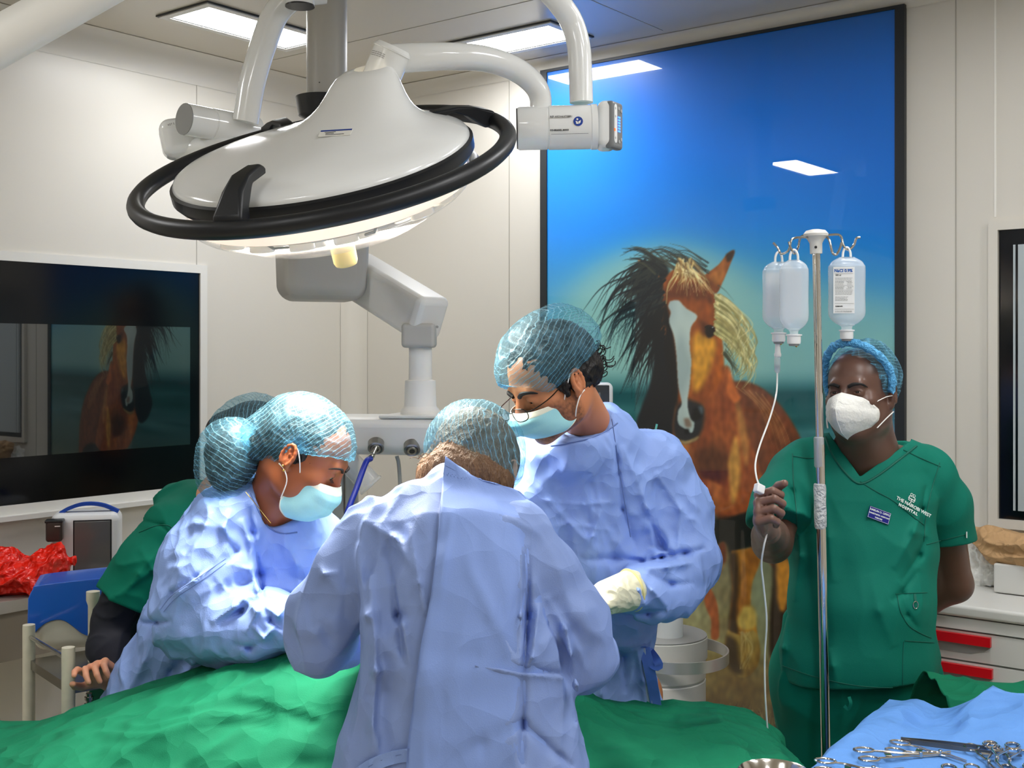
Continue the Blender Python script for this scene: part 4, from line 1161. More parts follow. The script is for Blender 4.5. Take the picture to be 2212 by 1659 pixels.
def hand(F, wrist, d, n, s_, size=1.0, curl=(.3, .4, .3), spread=.05, thumb=(.5, .3), rw=.026, k=.004, cl=None):
    """palm and five fingers. d along the hand, n the way the palm faces, s_ towards the thumb"""
    d = nrm(d); n = nrm(np.asarray(n, float) - d * (np.asarray(n, float) @ d)); s_ = nrm(np.asarray(s_, float) - d * (s_ @ d) - n * (s_ @ n))
    Z = size; R = np.array([d, n, s_])
    w = np.asarray(wrist, float)
    F.ell(w + d * .048 * Z, np.array([.050, .0145, .040]) * Z, R, .012)
    F.cone(w - d * .01, w + d * .03 * Z, rw * .85, .022 * Z, .015)
    F.ell(w + d * .038 * Z + s_ * .024 * Z + n * .006 * Z, np.array([.030, .015, .017]) * Z, R, .01)
    tips = []
    for i, (off, L0) in enumerate(((.030, .072), (.010, .080), (-.010, .075), (-.029, .060))):
        p = w + d * (.088 - .004 * abs(i - 1.2)) * Z + s_ * off * Z
        ang = 0; cc = curl if cl is None else cl[i]
        dd = nrm(d + s_ * spread * (1.5 - i))
        F.cone(p - d * .03 * Z, p, .0095 * Z, .0098 * Z, .006)
        for j, fr in enumerate((.46, .30, .24)):
            ang += cc[j]
            v = dd * math.cos(ang) + n * math.sin(ang)
            q = p + v * L0 * fr * Z
            ra = (.0094, .0084, .0076)[j] * Z; rb = (.0084, .0076, .0066)[j] * Z
            F.cone(p, q, ra, rb, k if j == 0 else .002)
            p = q
        tips.append(p)
    p = w + d * .028 * Z + s_ * .030 * Z + n * .004 * Z
    v = nrm(d * .62 + s_ * .75 + n * thumb[0]); q = p + v * .034 * Z
    F.cone(p, q, .0125 * Z, .0105 * Z, .008)
    v2 = nrm(d * .9 + s_ * (.45 - thumb[1]) + n * thumb[0] * 1.2); q2 = q + v2 * .030 * Z
    F.cone(q, q2, .0105 * Z, .0098 * Z, .003)
    v3 = nrm(d * .9 + s_ * (.25 - thumb[1] * 1.5) + n * thumb[0] * 1.3); F.cone(q2, q2 + v3 * .024 * Z, .0098 * Z, .0078 * Z, .002)
    return tips
def leg_chain(F, hip, foot, fwd, r=(.085, .060, .042)):
    hip = np.asarray(hip, float); foot = np.asarray(foot, float)
    knee = (hip + foot) / 2 + nrm(fwd) * .02; knee[2] = .50
    ank = foot.copy(); ank[2] = .09
    F.chain([hip, knee, ank], [r[0], r[1], r[2]], .03)
    F.cone(ank - np.array([0, 0, .04]), foot + nrm(fwd) * .13 + np.array([0, 0, .035]), .035, .03, .02)
def shoes(root, feet, fwd, m):
    for f in feet:
        F = Field(); f = np.asarray(f, float); fw = nrm(fwd)
        F.ell(f + fw * .05 + np.array([0, 0, .045]), (.05, .135, .044), basis(fw), .02)
        F.ell(f - fw * .03 + np.array([0, 0, .07]), (.045, .06, .06), basis(fw), .02)
        F.half((0, 0, .003), (0, 0, -1), .004)
        F.build('shoe', m, root, .009)
def trace_many(F, px, py, y0=1.6, y1=4.0, off=0.0):
    """points of the cloth surface along many sight lines"""
    px = np.asarray(px, float); py = np.asarray(py, float)
    d = np.stack([(px - CX) / FPX, np.ones_like(px), -(py - HY) / FPX], 1)
    ln = np.linalg.norm(d, axis=1); d = d / ln[:, None]; o = np.array([0, 0, CAMZ])
    t = y0 * ln; act = np.ones(len(t), bool)
    for _ in range(110):
        if not act.any(): break
        v = F(o + d[act] * t[act][:, None])
        st = np.where(v < .0008, 0, np.maximum(np.minimum(v * .6, .1), .0008))
        ta = t[act] + st; t[act] = ta
        idx = np.nonzero(act)[0]; act[idx[(st == 0) | (ta * d[idx, 1] > y1)]] = False
    return o + d * (t - off)[:, None]
def trace(F, px, py, y0=1.6, y1=4.0, off=0.0):
    return trace_many(F, [px], [py], y0, y1, off)[0]
def seam(root, F, pts, m, r=.0014, name='seam', n=24, off=.0006, step=None):
    pp = spline(pts, n)
    w = trace_many(F, pp[:, 0], pp[:, 1], off=off)
    keep = [0]
    for i in range(1, len(w)):
        if np.linalg.norm(w[i] - w[keep[-1]]) < .12: keep.append(i)
    w = w[keep]
    if len(w) < 4: return None
    if len(w) > 3:
        w[1:-1] = (w[:-2] + 2 * w[1:-1] + w[2:]) / 4
    b = MB(); b.tube(w, r, 6); return b.build(name, m, root)
def ribbon(root, pts, width, normal, m, name='tie', thick=.0015):
    pts = np.asarray(pts, float); T = np.gradient(pts, axis=0); T /= np.linalg.norm(T, axis=1)[:, None]
    n = np.asarray(normal, float); V = []
    for i, p in enumerate(pts):
        nn = nrm(n - T[i] * (n @ T[i])); sd = np.cross(T[i], nn)
        for a, b_ in ((-1, -1), (1, -1), (1, 1), (-1, 1)): V.append(p + sd * width / 2 * a + nn * thick / 2 * b_)
    k = len(pts)
    Fc = [(i * 4 + j, i * 4 + (j + 1) % 4, (i + 1) * 4 + (j + 1) % 4, (i + 1) * 4 + j) for i in range(k - 1) for j in range(4)]
    Fc += [(3, 2, 1, 0), tuple((k - 1) * 4 + j for j in range(4))]
    return MB().add(V, Fc).build(name, m, root, sharp=50)

def surgical_mask(root, L_, B, s=1.0, fat=1.0, flat_=0.0, vs=1.0, up_=0.0):
    front = spline([(.117, -.014), (.134, -.034), (.132, -.058), (.116, -.080), (.088, -.098), (.055, -.106)], 48); front[:, 0] -= flat_; front[:, 1] = -.014 + up_ + (front[:, 1] + .014) * vs
    G = []; C = []
    nu, nv = 41, 48
    for i in range(nv):
        v = i / (nv - 1); row = []
        for j in range(nu):
            u = -1 + 2 * j / (nu - 1); a = u * math.pi / 2
            pinch = 1 - .22 * math.sin(math.pi * v) * abs(u) ** 3
            Sx, Sy, Sz = .068 * pinch + .005 * math.sin(math.pi * v), .032 - .014 * v, -.024 + up_ - .056 * vs * v
            fy, fz = front[i]
            x = Sx * math.copysign(abs(math.sin(a)) ** .9, a) * fat
            y = Sy + (fy - Sy) * (max(0, math.cos(a)) ** .85)
            z = Sz + (fz - Sz) * (max(0, math.cos(a)) ** .7)
            pl = .0042 * (abs(((v * 4.2) % 1) - .5) * 2 - .5) * math.cos(a) * (0 if v < .14 else 1)
            wob = .0018 * math.sin(11 * u + 9 * v) * (abs(u) > .25)
            y += pl + wob
            row.append(L_(x, y, z)); 
            C.append(lin((234, 232, 214)) if v < .145 or abs(u) > .955 or v > .965 else lin((158, 216, 224)))
        G.append(row)
    V = np.array(G).reshape(-1, 3)
    Fc = [(i * nu + j, i * nu + j + 1, (i + 1) * nu + j + 1, (i + 1) * nu + j) for i in range(nv - 1) for j in range(nu - 1)]
    o = mk('face_mask', V, Fc, M_maskc, root, colors=np.array(C), cname='tint')
    md = o.modifiers.new('thick', 'SOLIDIFY'); md.thickness = .0016; md.offset = 1
    sb = o.modifiers.new('sub', 'SUBSURF'); sb.levels = 1; sb.render_levels = 1
    for sd in (-1, 1):
        for k, (z0, mid) in enumerate((((-.026), .0), ((-.078), .0))):
            a0 = L_(sd * .068 * fat, .030 - .01 * k, -.026 + up_ - k * .052 * vs)
            pts = spline([a0, L_(sd * .082, .015, (.006, -.050)[k]), L_(sd * .0855, -.004, (.026, -.030)[k]), L_(sd * .082, -.022, (.020, -.026)[k])], 16)
            b = MB(); b.tube(pts, .0014 * s, 8); b.build('ear_loop', M_loop, o)
    return o

def cap(root, L_, B, ells, cuts, gather, axis, seed=1, h=.0036, name='surgical_cap', lines=26, wr=.0028, dens=1.0, net=1.0, pitch=.0085, grain=(0, 0, 1)):
    """thin bouffant cap; ells in head coordinates; cuts = planes (point, normal) or ellipsoids (centre, radii, 'e')"""
    F = Field()
    for e in ells: F.ell(L_(*e[0]), e[1], B, e[2])
    for q in cuts:
        if len(q) == 3: F.ell(L_(*q[0]), q[1], B, .006, 's')
        else: F.half(L_(*q[0]), q[1][0] * B[0] + q[1][1] * B[1] + q[1][2] * B[2], .006)
    g = L_(*gather); ax = nrm(axis[0] * B[0] + axis[1] * B[1] + axis[2] * B[2])
    u = nrm(np.cross(ax, B[2] + .01)); v = np.cross(ax, u)
    gd_ = nrm(grain[0] * B[0] + grain[1] * B[1] + grain[2] * B[2]); cd_ = nrm(np.cross(gd_, B[0]) + .25 * B[0])
    def pat(X):
        q = X - g; r = np.linalg.norm(q, axis=1) + 1e-6
        ang = np.arctan2(q @ u, q @ v)
        nz = noise(X * 14, seed)
        rad = np.clip(1 - np.abs(np.sin(ang * lines / 2 + nz * 2.2)) * 1.5, 0, 1) * np.exp(-(r / .055) ** 2)
        r2 = ridge(X, (24, 24, 24), seed + 9, .6, 2.0)
        return rad, r2, np.exp(-(r / .022) ** 2), nz
    def post(X, d):
        rad, r2, gath, nz = pat(X)
        return d - wr * (rad * .9 + r2 * .7 + nz * 1.6) + .005 * gath
    F.post.append(post)
    V, Q = F.mesh(h)
    Vf = V.astype(np.float32); rad, r2, gath, nz = pat(Vf)
    n1 = noise(Vf * 11, seed + 20); n2 = noise(Vf * 12, seed + 21)
    R_ = np.clip((.60 * rad + .16 * r2 + .85 * gath + .02) * dens, 0, 1)
    q = Vf - g
    c = np.stack([R_, (q @ gd_) * math.pi / pitch + n1 * 3.4, (q @ cd_) * math.pi / (pitch * 1.5) + n2 * 3.4], 1)
    mk(name, V, Q, M_cap, root, colors=c, cname='fold')
    return F
# ================================================================ SURGEON IN FRONT, SEEN FROM BEHIND
M_gownb = mat('gown_cloth_overlap', (128, 154, 214), rough=0.6, spec=0.25, crease=0.5, cscale=5, bump=0.14, bscale=520)
def surgeon_front():
    Y = 2.15
    root = thing('person', (-.1, 2.15, 0), 'person in a pale blue gown seen from behind, bending over the table in the centre', 'person')
    skin = mat('skin_pale', (206, 150, 120), rough=.5, sss=.15)
    hc = np.array([-.072, 2.40, 1.450]); B = basis((.38, .72, -.58), (.1, .3, .9))
    F = Field()
    L_ = head(F, hc, B, .96)
    nb = P(985, 1100, 2.34)
    F.cone(L_(0, -.01, -.05), nb, .048, .048, .03)
    shL, shR = P(830, 1150, 2.22), P(1130, 1160, 2.22)
    F.cone(nb, P(985, 1250, 2.24), .05, .08, .04); F.cone(shL, shR, .05, .05, .05)
    F.seg(P(985, 1210, 2.24), P(995, 1560, 2.2), (.11, .08), (.12, .09), k=.03)
    elL, elR = P(700, 1390, 2.22), P(1256, 1415, 2.24)
    wrL, wrR = P(800, 1330, 2.52), P(1130, 1330, 2.55)
    F.chain([shL, elL, wrL], [.048, .038, .026], .03); F.chain([shR, elR, wrR], [.048, .038, .026], .03)
    hand(F, wrL, (.6, .75, -.35), (.3, .1, -1), (.75, -.6, .1), .92)
    hand(F, wrR, (-.6, .75, -.35), (-.3, .1, -1), (-.75, -.6, .1), .92)
    for x in (-.2, .02): leg_chain(F, (x, 2.2, .85), (x, 2.2, 0), (0, 1, 0))
    F.build('body', skin, root, .0045)
    shoes(root, [(-.2, 2.2, 0), (.02, 2.2, 0)], (0, 1, 0), M_whitem)
    H = Field(); H.ell(L_(0, -.022, .036), (.083, .105, .094), B, .02)
    H.cone(L_(0, -.09, -.02), L_(-.01, -.080, -.075), .045, .040, .03); H.cone(L_(-.06, -.06, -.02), L_(.05, -.06, -.02), .035, .035, .03)
    H.cone(L_(-.05, -.06, -.055), L_(.06, -.035, -.05), .042, .036, .03)
    H.chain([P(960, 1012, 2.31), P(1015, 1020, 2.31), P(1070, 1035, 2.34)], [.034, .036, .034], .02)
    H.half(L_(0, .085, .03), B[1] * .8 - B[2] * .6, .01)
    H.post.append(lambda X, d: d - .003 * ridge(X, (60, 60, 12), 3, .3, 1))
    ho = H.build('hair', M_hairl, root, .004)
    rng = np.random.RandomState(4); b = MB()
    for i in range(18):
        p0 = L_(rng.uniform(-.075, .03), rng.uniform(-.11, -.085), rng.uniform(-.045, -.01))
        p1 = p0 + np.array([rng.uniform(-.028, .01), -.01 + rng.uniform(-.02, .01), rng.uniform(-.022, .012)])
        p2 = p1 + np.array([rng.uniform(-.02, .02), 0, rng.uniform(-.03, .0)])
        b.tube(spline([p0, p1, p2], 8), .0007, 5)
    b.build('stray_strands', M_hairl, ho)
    cap(root, L_, B, [((0, -.022, .050), (.094, .118, .098), .02), ((.0, -.075, .035), (.085, .06, .07), .03), ((.03, -.03, .005), (.075, .07, .055), .03)],
        [((0, .09, .02), (0, .9, -.45)), ((0, -.05, -.028), (-.25, -.1, -1))], (-.020, -.120, -.012), (0, -1, .2), seed=11, lines=22, dens=1.0, grain=(1, 0, .3))
    # gown
    G = Field()
    up = (1, 0, 0)
    G.segs([P(985, 1105, 2.21), P(985, 1160, 2.18), P(985, 1270, 2.16), P(995, 1420, 2.15), P(1000, 1560, 2.15), P(1002, 1680, 2.15), (-.09, 2.15, .33)],
           [(.075, .055), (.120, .085), (.145, .11), (.160, .12), (.182, .13), (.205, .14), (.23, .17)], up, .045)
    G.cone(P(970, 1055, 2.25), P(985, 1120, 2.21), .048, .065, .03)
    G.chain([P(895, 1110, 2.22), P(826, 1160, 2.2), P(764, 1242, 2.2), P(708, 1330, 2.2), P(702, 1382, 2.22)], [.050, .060, .064, .060, .054], .03)
    G.chain([P(700, 1385, 2.22), P(770, 1365, 2.42), P(800, 1340, 2.5)], [.054, .046, .038], .03)
    G.chain([P(1055, 1108, 2.22), P(1112, 1155, 2.2), P(1170, 1240, 2.2), P(1235, 1345, 2.2), P(1256, 1420, 2.22)], [.046, .054, .058, .060, .056], .03)
    G.chain([P(1256, 1420, 2.22), P(1190, 1375, 2.42), P(1130, 1345, 2.53)], [.056, .046, .038], .03)
    G.half((0, 0, .34), (0, 0, -1), .004)
    # neck opening
    G.ell(P(1010, 1010, 2.33), (.07, .08, .04), basis((.3, .8, -.2), (.1, .4, 1)), .01, 's')
    edge = [(962, 985), (952, 1080), (944, 1180), (930, 1290), (908, 1400), (892, 1520), (878, 1640), (872, 1800), (868, 2030), (866, 2250)]
    yc = 2.13
    ex = np.array([[P(a, b_, Y)[0], P(a, b_, Y)[2]] for a, b_ in edge])
    fl = folds([([(835, 1160), (862, 1330), (875, 1440)], -.010, .008),
                ([(800, 1240), (812, 1450), (800, 1640)], .011, .010), ([(845, 1200), (870, 1350), (885, 1440)], .008, .006),
                ([(770, 1170), (790, 1330), (800, 1500)], .010, .010), ([(882, 1130), (905, 1260), (920, 1330)], .007, .007),
                ([(1140, 1180), (1138, 1330), (1133, 1450)], -.012, .006), ([(1128, 1180), (1126, 1330), (1122, 1450)], .006, .006),
                ([(1133, 1450), (1130, 1560), (1128, 1659)], -.007, .006), ([(925, 1410), (1030, 1430), (1130, 1448), (1240, 1458)], -.006, .005),
                ([(925, 1418), (1030, 1438), (1130, 1456), (1240, 1466)], .004, .005),
                ([(940, 1655), (1040, 1610), (1128, 1565), (1240, 1659)], -.007, .007), ([(1165, 1300), (1150, 1420), (1132, 1450)], .008, .007),
                ([(1178, 1285), (1225, 1360), (1245, 1480), (1262, 1600)], .012, .009), ([(1196, 1290), (1238, 1360), (1262, 1400)], -.016, .010),
                ([(640, 1250), (668, 1300), (676, 1360)], -.010, .008), ([(660, 1190), (700, 1240), (740, 1236)], .010, .010),
                ([(735, 1180), (748, 1260), (742, 1340)], -.009, .009), ([(760, 1110), (850, 1160), (900, 1240)], .006, .010),
                ([(1000, 1200), (1060, 1320), (1120, 1440)], .004, .010), ([(690, 1340), (712, 1380), (720, 1450)], -.014, .010),
                ([(980, 1100), (960, 1200), (950, 1300)], .005, .008), ([(1090, 1110), (1180, 1160), (1215, 1250)], .009, .010)], Y, yc=2.12, soft=.06)
    _fl = fl; fl = lambda X, d: d + 1.7 * (_fl(X, d) - d)
    def flap(X, d):
        sc = Y / X[:, 1]; ux = X[:, 0] * sc; uz = CAMZ + (X[:, 2] - CAMZ) * sc
        xe = np.interp(-uz, -ex[:, 1], ex[:, 0])
        w = np.clip((ux - xe) / .004, 0, 1) * np.clip((yc - X[:, 1]) / .03, 0, 1)
        return d - .004 * w
    def crump(X, d):
        side = np.clip(np.abs(X[:, 0] + .1) / .2, 0, 1)
        r = facet(X, (11, 11, 2.6), 21, .8); r2 = facet(X, (15, 15, 10), 25, .7)
        return d - .011 * r * np.clip((-.10 - X[:, 0]) / .05, .35, 1) - .006 * r2 * side
    G.post += [crump, fl, flap]
    G.build('gown', M_gownw, root, .0046)
    # gown details: neck corner of the flap, tie, seams
    pts = [(962, 985), (948, 1120), (936, 1250), (913, 1380), (893, 1510), (880, 1640)]
    # the overlapping back panel, standing off the cloth below it along its left edge
    rows = []
    ev = spline(edge, 84)
    nU = 46
    U_ = np.linspace(0, 1, nU); W_ = np.interp(ev[:, 1], [985, 1040, 1100, 1250, 1700, 2250], [70, 150, 215, 250, 330, 350])
    PX = ev[:, :1] + W_[:, None] * U_; PY_ = ev[:, 1:] + np.interp(ev[:, 1], [985, 1010, 1060], [52, 34, 0])[:, None] * U_
    TR = trace_many(G, PX.ravel(), np.minimum(np.maximum(PY_, 1045 + 30 * U_), 2250).ravel(), y1=3.0).reshape(84, nU, 3)
    for i in range(84):
        y0 = ev[i, 1]; row = []
        for j in range(nU):
            u_ = U_[j]; off = .012 * (1 - u_ ** 1.5) - .006 * u_ + .0015 * math.sin(y0 / 21 + 2 * u_) * (1 - u_)
            d_ = P(PX[i, j], PY_[i, j], TR[i, j, 1] + max(0, 1060 - y0) / 60 * .022)
            row.append(d_ + nrm(np.array([0, 0, CAMZ]) - d_) * off)
        rows.append(row)
    Gd = np.array(rows)
    for _ in range(2): Gd[1:-1, :] = (Gd[:-2] + 2 * Gd[1:-1] + Gd[2:]) / 4
    b = MB(); b.grid(Gd); fo = b.build('gown_back_panel', M_gownb, root, sharp=80)
    md = fo.modifiers.new('thick', 'SOLIDIFY'); md.thickness = .002; md.offset = -1
    q = [Gd[1, 1] + np.array([0, -.003, -.008]), Gd[1, 12] + np.array([0, -.003, -.008]), Gd[1, 25] + np.array([0, -.003, -.008])]
    for dz in (0, -.007): MB().tube(spline([p_ + ez * dz for p_ in q], 20), .0008, 5).build('stitching', M_seamg, fo)
    for k_ in range(7):
        p_ = Gd[3, 2 + 3 * k_] + np.array([0, -.003, -.010]); MB().tube([p_ + ez * .006 + np.array([-.005, 0, 0]), p_ - ez * .004, p_ + ez * .006 + np.array([.005, 0, 0])], .0005, 4).build('stitching', M_seamg, fo)
    tp = [trace(G, a, b_, off=.004) for a, b_ in ((892, 1630), (860, 1634), (825, 1644), (795, 1658), (770, 1675))]
    ribbon(root, spline(tp, 16), .022, (0, -1, .1), M_gown, 'tie', .002)
    seam(root, G, [(888, 1628), (856, 1632), (822, 1643), (796, 1656)], M_seamg, .0008, 'stitching', off=.0055)
    b = MB(); b.box(trace(G, 890, 1632, off=.006), (.016, .002, .024), None); b.build('tie_patch', M_seamg, root)
    for w_, d_, s__ in ((wrL, (.6, .75, -.35), (.75, -.6, .1)), (wrR, (-.6, .75, -.35), (-.75, -.6, .1))):
        g = Field(); hand(g, w_, d_, (s__[0] * .4, .1, -1), s__, .98, rw=.032); g.cone(w_ - nrm(d_) * .05, w_, .034, .03, .01); g.build('glove', M_glove, root, .0045)
surgeon_front()
# ================================================================ TALL SURGEON WITH GLASSES
def surgeon_tall():
    root = thing('person', (.2, 2.9, 0), 'tall person in a pale blue gown with glasses and mask, looking down behind the table', 'person')
    skin = mat('skin_tan', (205, 132, 92), rough=.45, sss=.12)
    hc = np.array([.088, 2.566, 1.634]); B = basis((-.72, -.46, -.44), (-.32, -.2, .9))
    F = Field(); L_ = head(F, hc, B, .96, open_=.0028, look=-.004)
    nb = P(1290, 950, 2.79)
    F.cone(L_(0, -.035, -.045), nb, .054, .054, .03); F.cone(nb, P(1290, 1100, 2.84), .06, .09, .05)
    shR, shL = P(1170, 1000, 2.72), P(1402, 1000, 2.84)
    F.cone(shR + np.array([0, .04, -.02]), shL + np.array([0, .02, -.02]), .035, .035, .04)
    F.seg(P(1285, 1120, 2.86), P(1290, 1480, 2.95), (.12, .08), (.10, .08), k=.03)
    elL = P(1478, 1240, 2.78); wrL = P(1335, 1283, 2.58); elR = P(1120, 1240, 2.62); wrR = P(1060, 1290, 2.5)
    F.chain([shL, elL, wrL], [.045, .038, .027], .03); F.chain([shR, elR, wrR], [.045, .038, .027], .03)
    dL = nrm((-.78, -.5, -.12)); hand(F, wrL, dL, (.2, .3, -1), (-.1, .8, -.2), .9, curl=(.5, .5, .3))
    hand(F, wrR, (-.6, -.5, -.5), (.3, .3, -1), (.5, -.6, .1), .96)
    hipc = P(1290, 1480, 2.95)
    for dx in (-.08, .08): leg_chain(F, (hipc[0] + dx, 2.95, .84), (hipc[0] + dx, 2.97, 0), (-.3, -1, 0))
    def tone(V):
        q = (V - hc) @ B.T
        base = np.tile(np.array(lin((192, 122, 82))), (len(V), 1))
        n = noise((V * 150).astype(np.float32), 3); n2 = noise((V * 420).astype(np.float32), 4)
        b = np.clip((-q[:, 2] - .012 + .25 * np.maximum(0, q[:, 1] - .03)) / .02, 0, 1) * np.clip((q[:, 1] + .012) / .014, 0, 1) * np.clip((q[:, 2] + .118) / .02, 0, 1)
        side = np.clip((np.abs(q[:, 0]) - .058) / .006, 0, 1) * np.clip((q[:, 2] + .03) / .02, 0, 1)*np.clip((.026 - q[:, 1]) / .01, 0, 1) * (q[:, 1] > .004)
        b = np.clip(np.maximum(b, side) * (.72 + .5 * n + .35 * n2), 0, 1)[:, None]
        b = b * (np.linalg.norm(q, axis=1) < .2)[:, None] * (np.abs(q[:, :1]) < .0785)
        return base * (1 - .78 * b) + np.array(lin((40, 26, 20))) * .78 * b
    F.build('body', attr_mat('skin_tan_toned', 'skin', rough=.45, sss=.12), root, .0034, colorfn=tone, cname='skin')
    eyes(root, L_, B, .96, gaze=(0, .85, -.5))
    mb = mat('brow_black', (26, 16, 12), rough=.7)
    for sd in (-1, 1): brow(root, L_, mb, sd, thick=.0050, z0=.022)
    shoes(root, [(hipc[0] - .1, 2.97, 0), (hipc[0] + .1, 2.97, 0)], (-.3, -1, 0), M_whitem)
    # beard stubble and hair
    H = Field(); H.ell(L_(0, -.022, .036), (.0785, .105, .094), B, .02)
    H.ell(L_(0, -.085, -.005), (.062, .035, .045), B, .02)
    for sd in (-1, 1): H.cone(L_(sd * .071, .016, .012), L_(sd * .072, .020, -.022), .009, .005, .01)
    H.half(L_(0, .046, .03), B[1] * .85 - B[2] * .5, .01)
    H.post.append(lambda X, d: d - .006 * ridge(X, (45, 45, 45), 3, .6, 1.0))
    ho = H.build('hair', M_hairb, root, .004)
    rng = np.random.RandomState(9); b = MB()
    for i in range(60):
        p0 = L_(rng.uniform(-.07, .03), rng.uniform(-.118, -.095), rng.uniform(-.03, .04))
        out = nrm(p0 - L_(0, -.02, 0))
        pts = [p0 + out * .004 * j + .006 * np.array([math.cos(j * 1.3 + i), 0, math.sin(j * 1.3 + i)]) for j in range(6)]
        b.tube(spline(pts, 14), .0012, 5)
    b.build('curl', M_hairb, ho)
    surgical_mask(root, L_, B, vs=.92)
    # glasses
    gm = mat('glasses_wire', (52, 44, 40), rough=.25, metal=.8)
    b = MB()
    def rim(sx):
        return [L_(sx * (.0335 + .0235 * math.copysign(abs(math.cos(a)) ** .6, math.cos(a))), .134 - .012 * abs(.0 + math.cos(a)) * (1 if math.cos(a) * 1 > 0 else .2), -.009 + .0155 * math.copysign(abs(math.sin(a)) ** .7, math.sin(a))) for a in np.linspace(0, 2 * math.pi, 33)]
    for sx in (-1, 1): b.tube(rim(sx), .0011, 8, caps=False)
    b.tube(spline([L_(-.011, .134, -.005), L_(0, .137, -.001), L_(.011, .134, -.005)], 9), .0011, 8)
    for sx in (-1, 1):
        b.tube(spline([L_(sx * .057, .123, -.004), L_(sx * .070, .105, -.004), L_(sx * .078, .06, .002), L_(sx * .084, .005, .020), L_(sx * .086, -.012, .018)], 20), .0013, 8)
    gl = b.build('glasses_frame', gm, root)
    for sx in (-1, 1):
        r_ = rim(sx)[:-1]; cc = np.mean(r_, axis=0)
        MB().add([cc] + r_, [(0, i + 1, (i + 1) % len(r_) + 1) for i in range(len(r_))]).build('lens', mat('lens_glass', (240, 244, 246), rough=.02, alpha=.12, spec=1.0), gl)
    cap(root, L_, B, [((0, -.020, .062), (.097, .122, .100), .02), ((0, -.075, .075), (.088, .062, .075), .03), ((0, .045, .058), (.075, .058, .058), .03)],
        [((0, .084, .032), (0, .62, -.8)), ((0, 0, .022), (0, -.22, -1))], (.028, .098, .040), (0, 1, -.1), seed=5, lines=24, dens=1.0, grain=(0, .5, 1))
    # gown
    G = Field()
    G.segs([P(1285, 985, 2.74), P(1282, 1060, 2.8), P(1280, 1180, 2.84), P(1285, 1330, 2.9), P(1290, 1420, 2.93), P(1300, 1560, 2.93), (.235, 2.95, .40)],
           [(.10, .075), (.165, .115), (.17, .135), (.14, .125), (.120, .12), (.140, .135), (.18, .17)], (1, .35, 0), .05)
    G.chain([P(1320, 975, 2.78), P(1404, 1010, 2.84), P(1450, 1110, 2.84), P(1474, 1205, 2.80)], [.062, .080, .086, .078], .035)
    G.chain([P(1472, 1212, 2.8), P(1440, 1262, 2.72), P(1395, 1280, 2.65), P(1366, 1282, 2.615)], [.076, .070, .054, .040], .03)
    G.chain([P(1240, 985, 2.72), P(1160, 1020, 2.72), P(1120, 1120, 2.7), P(1115, 1230, 2.64)], [.06, .072, .075, .07], .035)
    G.chain([P(1115, 1230, 2.64), P(1080, 1285, 2.52)], [.07, .04], .03)
    G.cone(P(1312, 945, 2.80), P(1330, 1010, 2.84), .045, .07, .03)
    G.half((0, 0, .40), (0, 0, -1), .004)
    G.cone(P(1258, 965, 2.66), P(1318, 935, 2.77), .05, .055, .03); G.chain([P(1225, 985, 2.66), P(1262, 975, 2.70), P(1318, 925, 2.79)], [.042, .045, .046], .03)
    nc = P(1262, 898, 2.66)
    G.ell(nc, (.074, .085, .050), basis((-.5, -.8, -.3), (.1, -.25, 1)), .008, 's')
    fl = folds([([(1330, 960), (1345, 1100), (1380, 1200)], -.012, .008), ([(1345, 960), (1400, 1100), (1410, 1180)], .012, .010),
                ([(1415, 1020), (1470, 1100), (1465, 1190)], .012, .009), ([(1390, 1100), (1430, 1180), (1462, 1212)], -.010, .008),
                ([(1380, 1215), (1430, 1205), (1480, 1195), (1525, 1185)], -.016, .007), ([(1390, 1228), (1440, 1225), (1500, 1215)], .012, .008),
                ([(1352, 1240), (1380, 1275), (1395, 1310)], .012, .007), ([(1375, 1235), (1410, 1275), (1440, 1310)], .012, .008),
                ([(1400, 1240), (1450, 1262), (1500, 1260)], -.010, .008), ([(1345, 1330), (1400, 1325), (1440, 1318)], -.010, .008),
                ([(1270, 1210), (1330, 1205), (1395, 1212)], -.016, .010), ([(1160, 1080), (1260, 1090), (1340, 1084)], .006, .006),
                ([(1130, 1020), (1240, 1140), (1300, 1200)], .008, .010), ([(1300, 1100), (1280, 1160), (1262, 1205)], .010, .010),
                ([(1330, 1390), (1345, 1420), (1350, 1500)], -.012, .009), ([(1375, 1400), (1390, 1470), (1400, 1560)], .010, .009),
                ([(1250, 1320), (1300, 1400), (1375, 1395)], .010, .010), ([(1280, 1420), (1300, 1500), (1310, 1560)], .010, .010),
                ([(1180, 1140), (1230, 1130), (1330, 1150)], .005, .006)], 2.72, yc=2.9, soft=.1)
    def crump(X, d):
        r = facet(X, (9, 9, 5), 41, .9); r2 = facet(X, (20, 20, 14), 45, .7)
        return d - .009 * r - .004 * r2
    G.post += [crump, fl]
    G.build('gown', M_gown, root, .0046)
    seam(root, G, [(1190, 963), (1230, 957), (1270, 948), (1308, 932), (1334, 914)], M_seamg, .0017, 'neck_binding')
    seam(root, G, [(1322, 905), (1330, 960), (1340, 1030), (1352, 1100), (1362, 1160)], M_seamg, .0010)
    tp = [trace(G, 1386, 1398, off=.002), P(1402, 1405, 2.84), P(1418, 1425, 2.80), P(1424, 1440, 2.79), P(1410, 1436, 2.8), P(1398, 1415, 2.82)]
    ribbon(root, spline(tp, 18), .020, (-.4, -.6, .6), M_tie, 'tie')
    ribbon(root, spline([P(1392, 1400, 2.81), P(1404, 1450, 2.80), P(1415, 1510, 2.81), P(1424, 1575, 2.83)], 14), .026, (-.2, -1, .1), M_tie, 'tie')
